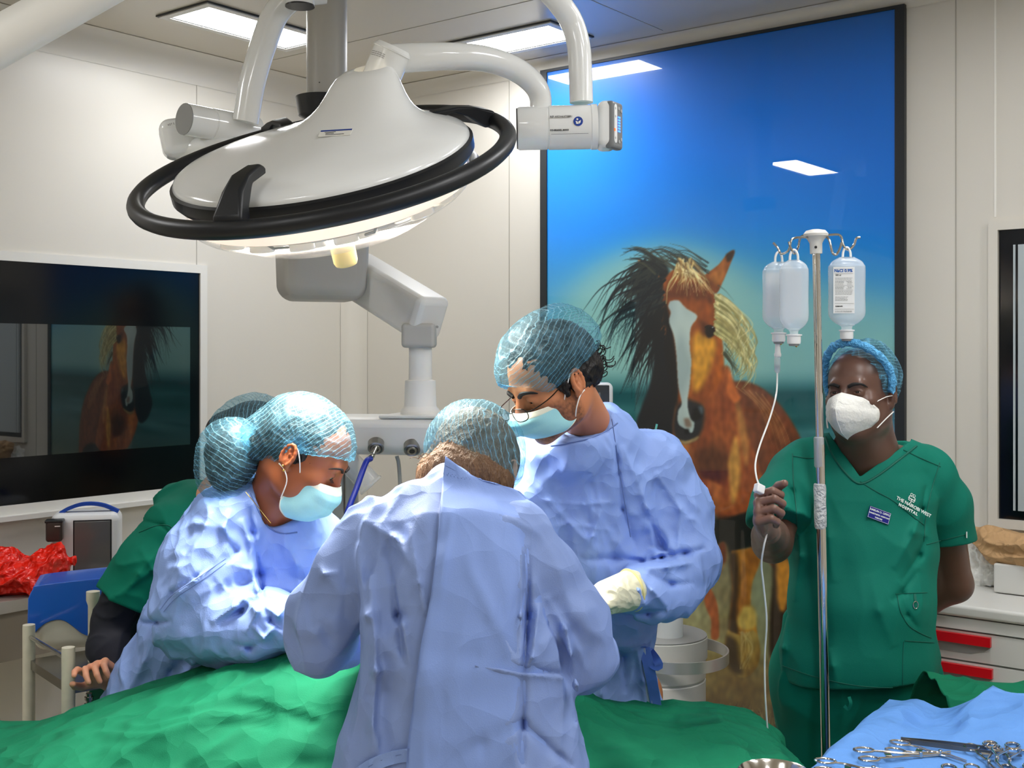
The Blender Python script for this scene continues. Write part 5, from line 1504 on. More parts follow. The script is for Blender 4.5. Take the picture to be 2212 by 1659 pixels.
    ribbon(root, spline([P(1388, 1400, 2.81), P(1394, 1450, 2.81), P(1402, 1510, 2.815), P(1412, 1570, 2.83)], 14), .014, (-.6, -1, .1), mat('tie_pale', (206, 214, 236), rough=.6), 'tie')
    # latex glove with rolled cuff
    g = Field(); hand(g, wrL, dL, (.2, .3, -1), (-.1, .8, -.2), 1.10, curl=(.5, .5, .3), rw=.040)
    g.cone(wrL - dL * .034, wrL + dL * .03, .045, .038, .01)
    go = g.build('glove', M_glove, root, .0038)
    b = MB(); rr = []
    u_ = nrm(np.cross(dL, ez)); v_ = np.cross(dL, u_)
    for a in np.linspace(0, 2 * math.pi, 33): rr.append(wrL - dL * .036 + (u_ * math.cos(a) + v_ * math.sin(a)) * .0455)
    b.tube(rr, .003, 8, caps=False); b.build('rolled_cuff', mat('cuff_yellow', (226, 218, 150), rough=.4), go)
    g = Field(); hand(g, wrR, (-.6, -.5, -.5), (.3, .3, -1), (.5, -.6, .1), 1.07, rw=.034); g.build('glove', M_glove, root, .005)
surgeon_tall()
# ================================================================ YOUNG SURGEON AT LEFT, IN PROFILE
def surgeon_left():
    root = thing('person', (-.72, 2.95, 0), 'person in profile with gold ear studs and pale blue gown, bending over the table', 'person')
    skin = mat('skin_brown', (150, 84, 52), rough=.40, sss=.10)
    hc = np.array([-.478, 2.70, 1.462]); B = basis((.82, -.13, -.52), (.5, -.05, .85))
    F = Field(); L_ = head(F, hc, B, .99, nose=.90, open_=.0042, look=-.003)
    nb = P(590, 1090, 2.78)
    F.cone(L_(0, -.035, -.045), nb, .052, .060, .03); F.cone(nb, P(565, 1200, 2.86), .06, .09, .04)
    shR, shL = P(500, 1150, 2.74), P(672, 1150, 2.92)
    F.cone(shR + np.array([.02, .03, -.02]), shL + np.array([-.02, 0, -.02]), .035, .035, .04)
    F.seg(P(555, 1220, 2.88), P(410, 1480, 3.0), (.11, .08), (.11, .09), k=.04)
    elR = P(430, 1345, 2.72); wrR = P(640, 1352, 2.60); elL = P(660, 1290, 2.88); wrL = P(730, 1330, 2.68)
    F.chain([shR, elR, wrR], [.045, .037, .025], .03); F.chain([shL, elL, wrL], [.045, .037, .025], .03)
    hand(F, wrR, (.9, -.2, -.2), (.1, .2, -1), (.3, 1, 0), .86); hand(F, wrL, (.8, -.5, -.3), (0, -.2, -1), (-.3, -1, 0), .86)
    for dx in (-.08, .08): leg_chain(F, (-.84 + dx, 3.04, .82), (-.86 + dx, 3.05, 0), (.7, -.7, 0))
    F.build('body', skin, root, .0036)
    eyes(root, L_, B, gaze=(0, .9, -.40))
    mb = mat('brow_dark', (34, 18, 12), rough=.7)
    for sd in (-1, 1): brow(root, L_, mb, sd, thick=.0032, z0=.025)
    b = MB()
    for i in range(6): b.tube([L_(.030 + .0022 * i, .0925 - .0007 * i, -.002), L_(.030 + .0024 * i, .099 - .0007 * i, -.007)], .0004, 4)
    b.build('eyelashes', mb, root)
    shoes(root, [(-.95, 3.05, 0), (-.77, 3.05, 0)], (.7, -.7, 0), M_whitem)
    H = Field(); H.ell(L_(0, -.022, .036), (.0785, .104, .093), B, .02)
    H.ell(L_(0, -.150, -.085), (.060, .062, .066), B, .02); H.ell(L_(0, -.135, -.125), (.05, .045, .05), B, .02)
    H.ell(L_(0, -.085, -.02), (.050, .035, .040), B, .02)
    H.half(L_(0, .066, .03), B[1] * .85 - B[2] * .5, .01)
    H.post.append(lambda X, d: d - .005 * ridge(X, (40, 40, 40), 3, .6, 1.0))
    H.build('hair', M_hairb, root, .0045)
    surgical_mask(root, L_, B, fat=.96, flat_=.009, vs=1.32)
    for y_, z_ in ((-.010, -.024), (-.003, -.032)):
        b = MB(); b.lathe(L_(.0885, y_, z_), B[0], [(.0024, -.002), (.0024, .001), (.0015, .0022), (0, .0026)], 14); b.build('ear_stud', M_gold, root)
    b = MB(); b.tube(spline([P(531, 1063, 2.68), P(545, 1080, 2.675), P(565, 1105, 2.675), P(585, 1130, 2.69)], 16), .0008, 6); b.build('necklace', M_gold, root)
    cap(root, L_, B, [((0, -.020, .041), (.090, .117, .099), .02), ((0, .044, .040), (.070, .054, .052), .03), ((0, -.110, -.015), (.058, .055, .060), .035)],
        [((0, .085, -.040), (.15, .122, .094), 'e')], (.088, -.008, .026), (1, 0, .1), seed=3, lines=24, dens=1.0, grain=(0, 1, -.4))
    cap(root, L_, B, [((0, -.160, -.088), (.074, .076, .080), .03), ((0, -.135, -.145), (.064, .060, .064), .04)], [], (.045, -.135, -.020), (0, .5, 1), seed=33, lines=30, dens=.9, pitch=.011, name='cap_bag', net=.5)
    # gown
    G = Field()
    G.segs([P(592, 1110, 2.80), P(570, 1160, 2.84), P(535, 1240, 2.88), P(470, 1380, 2.95), P(400, 1500, 3.0), P(370, 1580, 3.03), (-.88, 3.05, .36)],
           [(.085, .07), (.165, .12), (.175, .14), (.17, .145), (.165, .15), (.18, .16), (.23, .2)], (1, -.3, .3), .05)
    G.chain([P(545, 1110, 2.76), P(488, 1150, 2.74), P(452, 1230, 2.72), P(438, 1320, 2.72)], [.066, .085, .100, .104], .04)
    G.chain([P(438, 1320, 2.72), P(505, 1352, 2.67), P(570, 1350, 2.63), P(640, 1345, 2.60)], [.104, .078, .066, .056], .03)
    G.chain([P(640, 1110, 2.86), P(682, 1165, 2.92), P(690, 1230, 2.92), P(690, 1290, 2.86)], [.055, .062, .06, .055], .035)
    G.chain([P(690, 1290, 2.86), P(740, 1330, 2.7)], [.055, .04], .03)
    G.half((0, 0, .36), (0, 0, -1), .004)
    G.ell(P(598, 1083, 2.75), (.066, .10, .062), basis((.7, -.7, -.2), (.25, -.2, 1)), .008, 's')
    fl = folds([([(535, 1090), (545, 1150), (560, 1240), (575, 1330)], -.016, .008), ([(520, 1120), (540, 1170), (555, 1280)], .014, .008),
                ([(500, 1100), (482, 1140), (500, 1180)], .012, .009), ([(478, 1150), (510, 1190), (490, 1220)], -.012, .008),
                ([(490, 1215), (540, 1230), (560, 1280)], .012, .009), ([(370, 1290), (420, 1255), (480, 1205)], .009, .005),
                ([(345, 1315), (372, 1280), (425, 1245), (490, 1200)], -.008, .005), ([(350, 1160), (420, 1130), (470, 1140)], .006, .010),
                ([(470, 1350), (520, 1320), (560, 1290)], -.016, .009), ([(455, 1345), (510, 1310), (545, 1280)], .012, .008),
                ([(520, 1290), (555, 1320), (530, 1370)], .012, .008), ([(560, 1300), (600, 1330), (625, 1300)], .014, .008),
                ([(545, 1350), (570, 1380), (600, 1350)], .012, .007), ([(590, 1290), (585, 1340), (620, 1370)], -.012, .007),
                ([(500, 1390), (540, 1400), (580, 1380)], -.010, .008), ([(300, 1345), (340, 1345), (372, 1340)], -.010, .006),
                ([(340, 1360), (310, 1430), (285, 1490)], .010, .010), ([(400, 1420), (370, 1450), (345, 1500)], -.012, .010),
                ([(420, 1430), (400, 1460), (380, 1500)], .010, .010), ([(610, 1150), (640, 1220), (645, 1290)], .007, .010)], 2.7, yc=2.95, soft=.12)
    def crump(X, d):
        r = facet(X, (9, 9, 6), 61, 1.0); r2 = facet(X, (19, 19, 14), 65, .7)
        return d - .011 * r - .0045 * r2
    G.post += [crump, fl]
    G.build('gown', M_gown, root, .0046)
    seam(root, G, [(541, 1066), (553, 1092), (568, 1122), (588, 1145), (614, 1153), (642, 1150)], M_seamg, .0018, 'neck_binding')
    seam(root, G, [(345, 1318), (372, 1286), (425, 1250), (488, 1206)], M_seamg, .0007)
    seam(root, G, [(353, 1322), (380, 1292), (430, 1258), (488, 1216)], M_seamg, .0007)
    for w_, d_, n_, s__ in ((wrR, (.9, -.2, -.2), (.1, .2, -1), (.3, 1, 0)), (wrL, (.8, -.5, -.3), (0, -.2, -1), (-.3, -1, 0))):
        g = Field(); hand(g, w_, d_, n_, np.array(s__, float), .98, rw=.03); g.build('glove', M_glove, root, .005)
surgeon_left()
# ================================================================ PERSON IN GREEN BEHIND THE YOUNG SURGEON
def person_behind():
    root = thing('person', (-.95, 3.3, 0), 'person in dark green scrubs with navy undersleeves, half hidden behind the surgeon at left', 'person')
    skin = mat('skin_light', (206, 148, 120), rough=.45, sss=.12)
    hc = np.array([-.672, 3.10, 1.437]); B = basis((.85, -.25, -.40), (.42, 0, .9))
    F = Field(); L_ = head(F, hc, B, .97)
    nb = P(480, 1075, 3.18)
    F.cone(L_(0, -.03, -.05), nb, .052, .058, .03); F.cone(nb, P(430, 1180, 3.24), .06, .09, .04)
    F.seg(P(420, 1180, 3.26), P(290, 1540, 3.36), (.11, .08), (.11, .09), k=.04)
    shR, elR, wrR = P(372, 1130, 3.16), P(246, 1345, 3.14), P(238, 1470, 3.06)
    F.chain([shR, elR, wrR], [.042, .040, .026], .03)
    hand(F, wrR, nrm(P(186, 1424, 2.97) - wrR), (.5, .25, -1), (-.1, -1, .25), .98, cl=((.25, .5, .4), (.6, .8, .5), (.8, .9, .5), (.95, .9, .5)), rw=.026, thumb=(.25, .25))
    shL, elL, wrL = P(500, 1130, 3.36), P(520, 1320, 3.3), P(600, 1380, 3.15)
    F.chain([shL, elL, wrL], [.042, .040, .026], .03); hand(F, wrL, (.9, -.3, -.2), (0, 0, -1), (0, -1, 0), .95)
    for dx in (-.09, .09): leg_chain(F, (-.98 + dx, 3.38, .84), (-.98 + dx, 3.40, 0), (.7, -.7, 0))
    F.build('body', skin, root, .0036)
    shoes(root, [(-1.07, 3.40, 0), (-.89, 3.40, 0)], (.7, -.7, 0), M_whitem)
    H = Field(); H.ell(L_(0, -.022, .036), (.082, .106, .096), B, .02); H.ell(L_(0, -.12, .01), (.055, .045, .05), B, .03)
    H.half(L_(0, .066, .03), B[1] * .85 - B[2] * .5, .01); H.build('hair', M_hairb, root, .006)
    cap(root, L_, B, [((0, -.020, .050), (.095, .122, .102), .02), ((0, -.09, .02), (.075, .06, .07), .03)],
        [((0, .088, .030), (0, .66, -.75)), ((0, 0, -.02), (0, -.30, -1))], (.06, -.135, -.02), (1, -.5, 0), seed=17, lines=24, dens=.8, pitch=.010, grain=(0, 1, .5))
    surgical_mask(root, L_, B)
    S = Field()
    S.chain([shR, P(262, 1300, 3.14), elR, P(232, 1400, 3.10), wrR + nrm(elR - wrR) * .02], [.050, .052, .056, .048, .037], .02)
    S.chain([shL, elL, wrL], [.05, .05, .036], .02)
    S.post.append(lambda X, d: d - .004 * ridge(X, (14, 14, 20), 71, .6, 2))
    S.build('undersleeves', M_navy, root, .005)
    T = Field()
    T.segs([P(478, 1095, 3.2), P(445, 1130, 3.23), P(410, 1220, 3.26), P(350, 1400, 3.32), P(300, 1560, 3.37), (-1.0, 3.38, .72)],
           [(.075, .06), (.140, .095), (.15, .11), (.145, .125), (.15, .13), (.165, .14)], (1, -.3, .3), .045)
    Sl = Field(); Sl.chain([P(430, 1110, 3.19), P(375, 1135, 3.15), P(318, 1215, 3.13), P(276, 1282, 3.13)], [.056, .066, .072, .080], .03)
    Sl.half(P(276, 1288, 3.13), P(250, 1330, 3.13) - P(300, 1240, 3.13), .004)
    T._b(lambda X: Sl(X), P(350, 1200, 3.15), .24, .03, 'u')
    T.chain([P(490, 1115, 3.3), P(510, 1150, 3.36), P(520, 1250, 3.34)], [.055, .065, .07], .03)
    T.half((0, 0, .72), (0, 0, -1), .004)
    T.ell(P(490, 1060, 3.16), (.07, .09, .05), basis((.7, -.7, -.2), (.3, 0, 1)), .01, 's')
    fl = folds([([(290, 1120), (350, 1135), (400, 1190)], -.006, .006), ([(300, 1180), (330, 1230), (250, 1290)], .008, .010), ([(350, 1180), (300, 1240), (270, 1285)], .007, .010)], 3.14, yc=3.2, soft=.1)
    T.post += [lambda X, d: d - .006 * ridge(X, (8, 8, 5), 81, .8, 2.0), fl]
    T.build('scrub_top', mat('scrub_green_dark', (0, 104, 84), rough=.75, spec=.2, crease=.1, cscale=5), root, .005)
    seam(root, T, [(300, 1150), (340, 1135), (372, 1140), (402, 1190)], M_scrubs, .0012)
    Tr = Field()
    for dx in (-.09, .09):
        Tr.chain([(-.98 + dx, 3.38, .82), (-.98 + dx * .9, 3.38, .48), (-.98 + dx * .9, 3.40, .10)], [.115, .09, .085], .02)
    Tr.half((0, 0, .06), (0, 0, -1), .004)
    Tr.post.append(lambda X, d: d - .005 * ridge(X, (9, 9, 4), 91, .8, 2)); Tr.build('trousers', MATS['scrub_green_dark'], root, .008)
person_behind()
# ================================================================ MAN IN GREEN SCRUBS AT RIGHT
def man_right():
    root = thing('person', (.95, 3.1, 0), 'person in green scrubs and white cone mask at right, holding up the drip line', 'person')
    skin = attr_mat('skin_dark_toned', 'skin', rough=.38, sss=.05)
    hc = P(1858, 853, 3.04); B = basis((-.64, -.77, .05), (-.02, .05, 1))
    F = Field(); L_ = head(F, hc, B, 1.0, nose=1.0, open_=.0034, look=.001, jaw=1.12)
    nb = P(1872, 985, 3.13)
    F.cone(L_(0, -.02, -.04), nb, .068, .076, .03)
    F.cone(L_(0, .03, -.085), P(1860, 975, 3.08), .045, .055, .03)
    shR, shL = P(1708, 1030, 3.10), P(2002, 1040, 3.20)
    F.cone(nb, P(1868, 1060, 3.15), .068, .080, .05)
    F.cone(shR, P(1790, 1010, 3.14), .050, .048, .04); F.cone(shL, P(1940, 1010, 3.18), .050, .048, .04)
    F.cone(P(1790, 1010, 3.14), P(1940, 1010, 3.17), .052, .052, .04)
    F.seg(P(1862, 1085, 3.15), P(1862, 1250, 3.15), (.15, .080), (.14, .085), (1, .2, 0), k=.03)
    F.seg(P(1862, 1250, 3.15), P(1860, 1490, 3.16), (.14, .085), (.13, .085), (1, .2, 0), k=.03)
    elR, wrR = P(1668, 1172, 2.99), P(1660, 1150, 2.72)
    F.chain([shR, elR], [.058, .048], .02); F.chain([elR, (elR + wrR) / 2 + np.array([0, 0, .003]), wrR], [.048, .042, .029], .02)
    dR = nrm((-.30, -.62, .50))
    hand(F, P(1656, 1140, 2.68), dR, (.93, -.28, .05), (.12, .25, 1), 1.10, cl=((1.15, 1.30, .9), (1.25, 1.35, .9), (1.28, 1.35, .9), (1.25, 1.35, .9)), spread=.0, thumb=(.55, .35), rw=.030, k=.003)
    elL = P(2062, 1262, 3.30); wrL = P(1930, 1330, 3.42)
    F.chain([shL, P(2040, 1150, 3.26), elL], [.058, .056, .048], .02); F.chain([elL, (elL + wrL) / 2, wrL], [.048, .045, .030], .02)
    hand(F, wrL, (-1, .1, -.1), (0, 1, 0), (0, 0, 1), 1.0)
    for dx in (-.1, .1): leg_chain(F, (.93 + dx, 3.16, .86), (.93 + dx, 3.18, 0), (-.3, -1, 0))
    def tone(V):
        base = np.tile(np.array(lin((98, 68, 56))), (len(V), 1))
        q = (V - hc) @ B.T
        hs = np.clip((q[:, 2] - .055 - q[:, 1] * -.2) / .01, 0, 1) * np.clip((.07 - q[:, 1]) / .02, 0, 1)
        side = np.clip((np.abs(q[:, 0]) - .066) / .004, 0, 1) * np.clip((q[:, 2] - .0) / .02, 0, 1) * np.clip((.045 - q[:, 1]) / .015, 0, 1)
        hs = (np.maximum(hs, side) * (np.linalg.norm(q, axis=1) < .2))[:, None]
        hd = (np.linalg.norm(V - P(1655, 1110, 2.62), axis=1) < .12)[:, None]
        c = base * (1 - hs * .7) + np.array(lin((28, 20, 18))) * hs * .7
        return np.where(hd, np.array(lin((122, 90, 78))), c)
    F.build('body', skin, root, .0034, colorfn=tone, cname='skin')
    eyes(root, L_, B, 1.0, gaze=(0, .95, .05))
    mb = mat('brow_very_dark', (18, 13, 12), rough=.7)
    for sd in (-1, 1): brow(root, L_, mb, sd, thick=.0045, z0=.022, lift=.002)
    # face mask with a centre ridge
    nu, nv = 33, 27; G = []
    topz, botz = .002, -.114
    for i in range(nv):
        v = i / (nv - 1); row = []
        w = .066 * math.sin(math.pi * (.10 + .80 * v) ** .85) ** .62 * (1 - .25 * max(0, v - .6) / .4) + .004
        zc = topz + (botz - topz) * v
        yf = np.interp(v, [0, .12, .35, .6, .85, 1.0], [.112, .134, .150, .143, .118, .082])
        for j in range(nu):
            u = -1 + 2 * j / (nu - 1); au = abs(u)
            ys = np.interp(v, [0, .3, .6, 1], [.088, .052, .048, .066])
            y = ys + (yf - ys) * (1 - au ** 1.55)
            x = w * u
            z = zc - .012 * au * (1 - v) + .010 * au * v
            y += .0018 * math.sin(9 * v + 5 * u) * au
            row.append(L_(x, y, z))
        G.append(row)
    b = MB(); b.grid(np.array(G)[:, ::-1]); mo = b.build('face_mask', M_kn, root, sharp=60)
    md = mo.modifiers.new('thick', 'SOLIDIFY'); md.thickness = .002; md.offset = 1
    for (v0, v1, dz) in ((.22, .30, 0), (.78, .70, 0)):
        pts = []
        for t in np.linspace(.06, .62, 14):
            i = int((v0 + (v1 - v0) * t) * (nv - 1)); j = int((nu - 1) * (.5 - .5 * t * 1)); pts.append(np.array(G[i][j]) + B[1] * .0026)
        MB().tube(spline(pts, 26), .0006, 5).build('stitching', mat('stitch_grey', (186, 186, 182), rough=.7), mo)
    rid = [np.array(G[i][nu // 2]) + B[1] * .0022 for i in range(nv)]
    MB().tube(rid, .0016, 6).build('centre_seam', M_kn, mo)
    for sd in (-1, 1):
        for z0, z1, yy in ((-.020, -.004, .055), (-.086, -.045, .055)):
            pts = spline([L_(sd * .066, yy, z0), L_(sd * .080, .028, (z0 + z1) / 2 + .004), L_(sd * .088, .002, z1)], 12)
            MB().tube(pts, .0022, 8, flat=(.5, B[2])).build('ear_loop', M_loop, mo)
    # cap pushed back: pleated blue band around the hair line
    cap(root, L_, B, [((0, -.032, .046), (.090, .108, .100), .02)],
        [((0, .048, .055), (0, 1, -.62))], (0, -.10, .11), (0, .3, 1), seed=27, lines=30, dens=3.0, wr=.0035)
    bnd = []
    for a in np.linspace(-.42, math.pi + .42, 90):
        x = .0875 * math.cos(a); zz = .040 + .092 * math.sin(a)
        y = .052 - .5 * (x / .0875) ** 2 * .075 + .62 * (zz - .055) * .55
        w_ = .0026 * math.sin(a * 34) + .0015 * math.sin(a * 57)
        bnd.append(L_(x * 1.02, y + w_ * .5, zz + w_ * .5))
    MB().tube(np.array(bnd), .0105 + .0010 * np.sin(np.linspace(0, 70, 90)), 12).build('cap_band', mat('cap_band_blue', (96, 178, 232), rough=.55, crease=.5, cscale=40), root)
    for k, sd in enumerate((1,)): pass
    # scrub top
    T = Field()
    X = (1, .18, 0)
    T.segs([P(1868, 1015, 3.14), P(1866, 1070, 3.14), P(1862, 1180, 3.12), P(1860, 1300, 3.10), P(1858, 1420, 3.11), P(1855, 1500, 3.12)],
           [(.150, .105), (.188, .122), (.190, .130), (.184, .142), (.196, .150), (.206, .152)], X, .04)
    T.chain([P(1800, 1000, 3.12), P(1722, 1032, 3.09)], [.062, .074], .03)
    T.chain([P(1925, 998, 3.16), P(1998, 1032, 3.20)], [.060, .074], .03)
    T.chain([P(1740, 996, 3.10), P(1786, 980, 3.13)], [.056, .050], .03); T.chain([P(2000, 1014, 3.20), P(1958, 994, 3.17)], [.06, .054], .03)
    S1 = Field(); S1.chain([P(1735, 1020, 3.10), P(1722, 1032, 3.09), P(1692, 1085, 3.04), P(1680, 1122, 3.00)], [.066, .072, .076, .078], .03); S1.half(P(1690, 1130, 3.0), (-.05, -.55, -.9), .004)
    S2 = Field(); S2.chain([P(1985, 1025, 3.19), P(2000, 1036, 3.20), P(2032, 1090, 3.23), P(2045, 1165, 3.26)], [.068, .072, .076, .080], .03); S2.half(P(2042, 1170, 3.26), (.12, 0, -1), .004)
    T._b(lambda X_: S1(X_), P(1700, 1075, 3.04), .17, .012, 'u'); T._b(lambda X_: S2(X_), P(2022, 1095, 3.22), .18, .012, 'u')
    T.half((0, 0, P(0, 1492, 3.1)[2]), (.05, 0, -1), .004)
    # V neck
    tri = [(1792, 938), (1858, 1030), (1968, 952), (1960, 880), (1790, 880)]
    t3 = [P(a, b_, 3.0) for a, b_ in tri]; t2 = np.array([[q[0], q[2]] for q in t3])
    def vneck(Xp, d):
        sc = 3.0 / Xp[:, 1]; ux = Xp[:, 0] * sc; uz = CAMZ + (Xp[:, 2] - CAMZ) * sc
        ins = inpoly(ux, uz, [tuple(q) for q in t2])
        A = np.stack([ux, uz], 1)
        dd = np.min([segdist2(A, t2[i], t2[(i + 1) % 5])[0] for i in range(5)], axis=0)
        s_ = np.where(ins, dd, -dd)
        front = (3.20 - Xp[:, 1])
        return np.maximum(d, np.minimum(s_, front))
    fl = folds([([(1780, 1060), (1790, 1160), (1800, 1260)], .007, .014), ([(1990, 1100), (1975, 1150), (1930, 1230)], .010, .012), ([(2000, 1160), (1985, 1200), (1945, 1260)], -.010, .010),
                ([(1985, 1230), (1950, 1280), (1925, 1300)], -.008, .009), ([(1720, 1100), (1728, 1200), (1716, 1300)], .007, .012), ([(1700, 1330), (1690, 1400), (1690, 1470)], .008, .010),
                ([(1880, 1240), (1900, 1320), (1930, 1400)], .006, .015), ([(1790, 1400), (1800, 1440), (1810, 1490)], .006, .012), ([(1950, 1280), (1960, 1330), (1985, 1360)], -.006, .007),
                ([(1690, 1040), (1712, 1060), (1722, 1110)], -.008, .007), ([(1672, 1080), (1700, 1095), (1716, 1100)], .005, .007), ([(2000, 1050), (1992, 1100), (1996, 1150)], -.007, .006)], 3.0, yc=3.15, soft=.1)
    T.post += [lambda X_, d: d - .004 * ridge(X_, (6, 6, 4), 101, .8, 1.6), fl, vneck]
    T.build('scrub_top', M_scrub, root, .0046)
    sm = lambda pts, r=.0013, nm='seam': seam(root, T, pts, M_scrubs, r, nm, n=40)
    sm([(1783, 944), (1799, 985), (1826, 1021), (1857, 1045), (1895, 1028), (1938, 996), (1980, 963)], .0030, 'neck_trim')
    sm([(1858, 1040), (1890, 1060), (1930, 1082), (1965, 1110), (1996, 1134)])
    sm([(1712, 985), (1750, 990), (1786, 982)]); sm([(1712, 980), (1714, 1040), (1720, 1100), (1722, 1140)])
    sm([(1952, 972), (1990, 990), (2032, 1008)]); sm([(2030, 1000), (2012, 1060), (2000, 1120), (1996, 1170)])
    sm([(1935, 1283), (1970, 1281), (2003, 1280)], .0009); sm([(1938, 1285), (1945, 1320), (1962, 1350), (1985, 1366), (2012, 1378)], .0012); sm([(1955, 1384), (1985, 1386), (2018, 1388)], .0012)
    sm([(1952, 1386), (1950, 1430), (1950, 1485)], .0009); sm([(1690, 1438), (1760, 1462), (1850, 1481), (1940, 1486), (2026, 1484)], .0011)
    sm([(2002, 1176), (2040, 1166), (2088, 1154)], .0010); sm([(1682, 1118), (1700, 1122), (1716, 1132)], .0010)
    # writing on the chest
    def frame_at(px, py):
        p = trace(T, px, py, off=.0035); a = trace(T, px + 22, py, off=.0035); c = trace(T, px, py - 16, off=.0035)
        return p, nrm(a - p), nrm(c - p)
    white = mat('embroidery_white', (232, 238, 234), rough=.6)
    p, xd, yd = frame_at(1936, 1078); xd2 = nrm(xd - yd * .46); yd2 = nrm(yd + xd * .46)
    t_ = text('embroidery', 'THE NAIROBI WEST', .0125, p, xd2, yd2, white, root, bold=.0002)
    text('embroidery', 'HOSPITAL', .0105, p + xd2 * .012 - yd2 * .0125, xd2, yd2, white, root, bold=.0005, spacing=1.35)
    e0 = p + xd2 * .043 + yd2 * .014
    nn = np.cross(xd2, yd2)
    b = MB()
    for dx, dy, w_, h_ in ((0, .006, .022, .0022), (0, .001, .0022, .012), (-.009, .0075, .0022, .009), (.009, .0075, .0022, .009), (-.0045, .0125, .0075, .0018), (.0045, .0125, .0075, .0018), (-.006, .001, .007, .0016), (.006, .001, .007, .0016)):
        plate(b, e0 + xd2 * dx + yd2 * dy, xd2, yd2, w_, h_, .0006)
    for dx in (-.004, .004): b.tube([e0 + xd2 * (dx + .0036 * math.cos(a)) + yd2 * (.0175 + .003 * math.sin(a)) for a in np.linspace(0, 2 * math.pi, 13)], .0006, 5, caps=False)
    b.build('crest', white, root, smooth=False)
    # name badge
    p, xd, yd = frame_at(1898, 1113); xd2 = nrm(xd - yd * .34); yd2 = nrm(yd + xd * .34); nn = np.cross(xd2, yd2)
    b = MB(); plate(b, p + nn * .002, xd2, yd2, .060, .030, .003); bd = b.build('name_badge', mat('badge_blue', (22, 30, 128), rough=.25), root, smooth=False)
    b = MB()
    for dx, dy, w_, h_ in ((0, .0138, .058, .0006), (0, -.0138, .058, .0006), (-.0288, 0, .0006, .028), (.0288, 0, .0006, .028)): plate(b, p + nn * .0038 + xd2 * dx + yd2 * dy, xd2, yd2, w_, h_, .0004)
    b.build('badge_border', white, bd, smooth=False)
    for i, (s_, z_) in enumerate((('HARUN O. OPIYO', .0070), ('ANAESTHETIC ASSISTANT', .0050), ('THEATRE', .0050))):
        text('badge_text', s_, z_, p + nn * .0038 + yd2 * (.0055 - i * .0080), xd2, yd2, white, bd, align='CENTER', bold=.00015)
    # loop with a ring at the pocket, sleeve tag, draw cord
    q0 = trace(T, 1976, 1283, off=.002); q1 = trace(T, 1978, 1300, off=.004)
    ribbon(root, spline([q0, (q0 + q1) / 2, q1], 5), .006, (0, -1, 0), M_scrubs, 'loop')
    rc = trace(T, 1978, 1307, off=.006)
    MB().tube([rc + np.array([.0062 * math.cos(a), 0, .0092 * math.sin(a)]) for a in np.linspace(0, 2 * math.pi, 21)], .0013, 8, caps=False).build('metal_ring', M_steel, root)
    q = trace(T, 2088, 1155, off=.002); b = MB(); b.box(q, (.003, .012, .016), basis((.3, 1, 0))); b.build('sleeve_tag', white, root)
    Tr = Field()
    for dx in (-.095, .095): Tr.chain([(.92 + dx, 3.14, .84), (.93 + dx * 1.05, 3.14, .48), (.93 + dx * 1.05, 3.18, .11)], [.125, .10, .09], .03)
    Tr.seg((.915, 3.13, .97), (.915, 3.14, .82), (.19, .13), (.20, .135), X, .04)
    Tr.half((0, 0, .07), (0, 0, -1), .004); Tr.post.append(lambda X_, d: d - .007 * ridge(X_, (8, 8, 3.5), 111, .8, 2))
    Tr.build('trousers', mat('scrub_green_trousers', (0, 112, 92), rough=.75, spec=.2, crease=.12, cscale=5), root, .007)
    ribbon(root, spline([P(1834, 1505, 2.94), P(1838, 1520, 2.935), P(1832, 1532, 2.94), P(1824, 1525, 2.94)], 10), .008, (0, -1, 0), M_scrub, 'draw_cord')
    shoes(root, [(.83, 3.18, 0), (1.03, 3.18, 0)], (-.3, -1, 0), M_black)
man_right()
# ================================================================ OPERATING TABLE, DRAPES, INSTRUMENTS
M_drape = mat('green_drape', (14, 110, 78), rough=0.8, spec=0.2, crease=0.7, cscale=6, bump=0.15, bscale=600)
M_bluedr = mat('blue_drape', (100, 152, 222), rough=0.65, spec=0.25, crease=0.65, cscale=7, bump=0.2, bscale=500)
M_inst = mat('instrument_steel', (206, 202, 196), rough=0.16, metal=1.0)
ot = thing('operating_table', (-.45, 2.72, 0), 'operating table hidden under the green drapes between the surgeons', 'operating table')
b = MB(); b.box(np.array([-.45, 2.66, .74]), (1.9, .48, .07), None, bev=.02); b.build('table_top', M_black, ot)
b = MB(); b.box(np.array([-.45, 2.66, .40]), (.26, .22, .62), None, bev=.03); b.build('column', M_steelb, ot)
b = MB(); b.box(np.array([-.45, 2.66, .05]), (.9, .42, .10), None, bev=.04); b.build('base', M_whitem, ot)
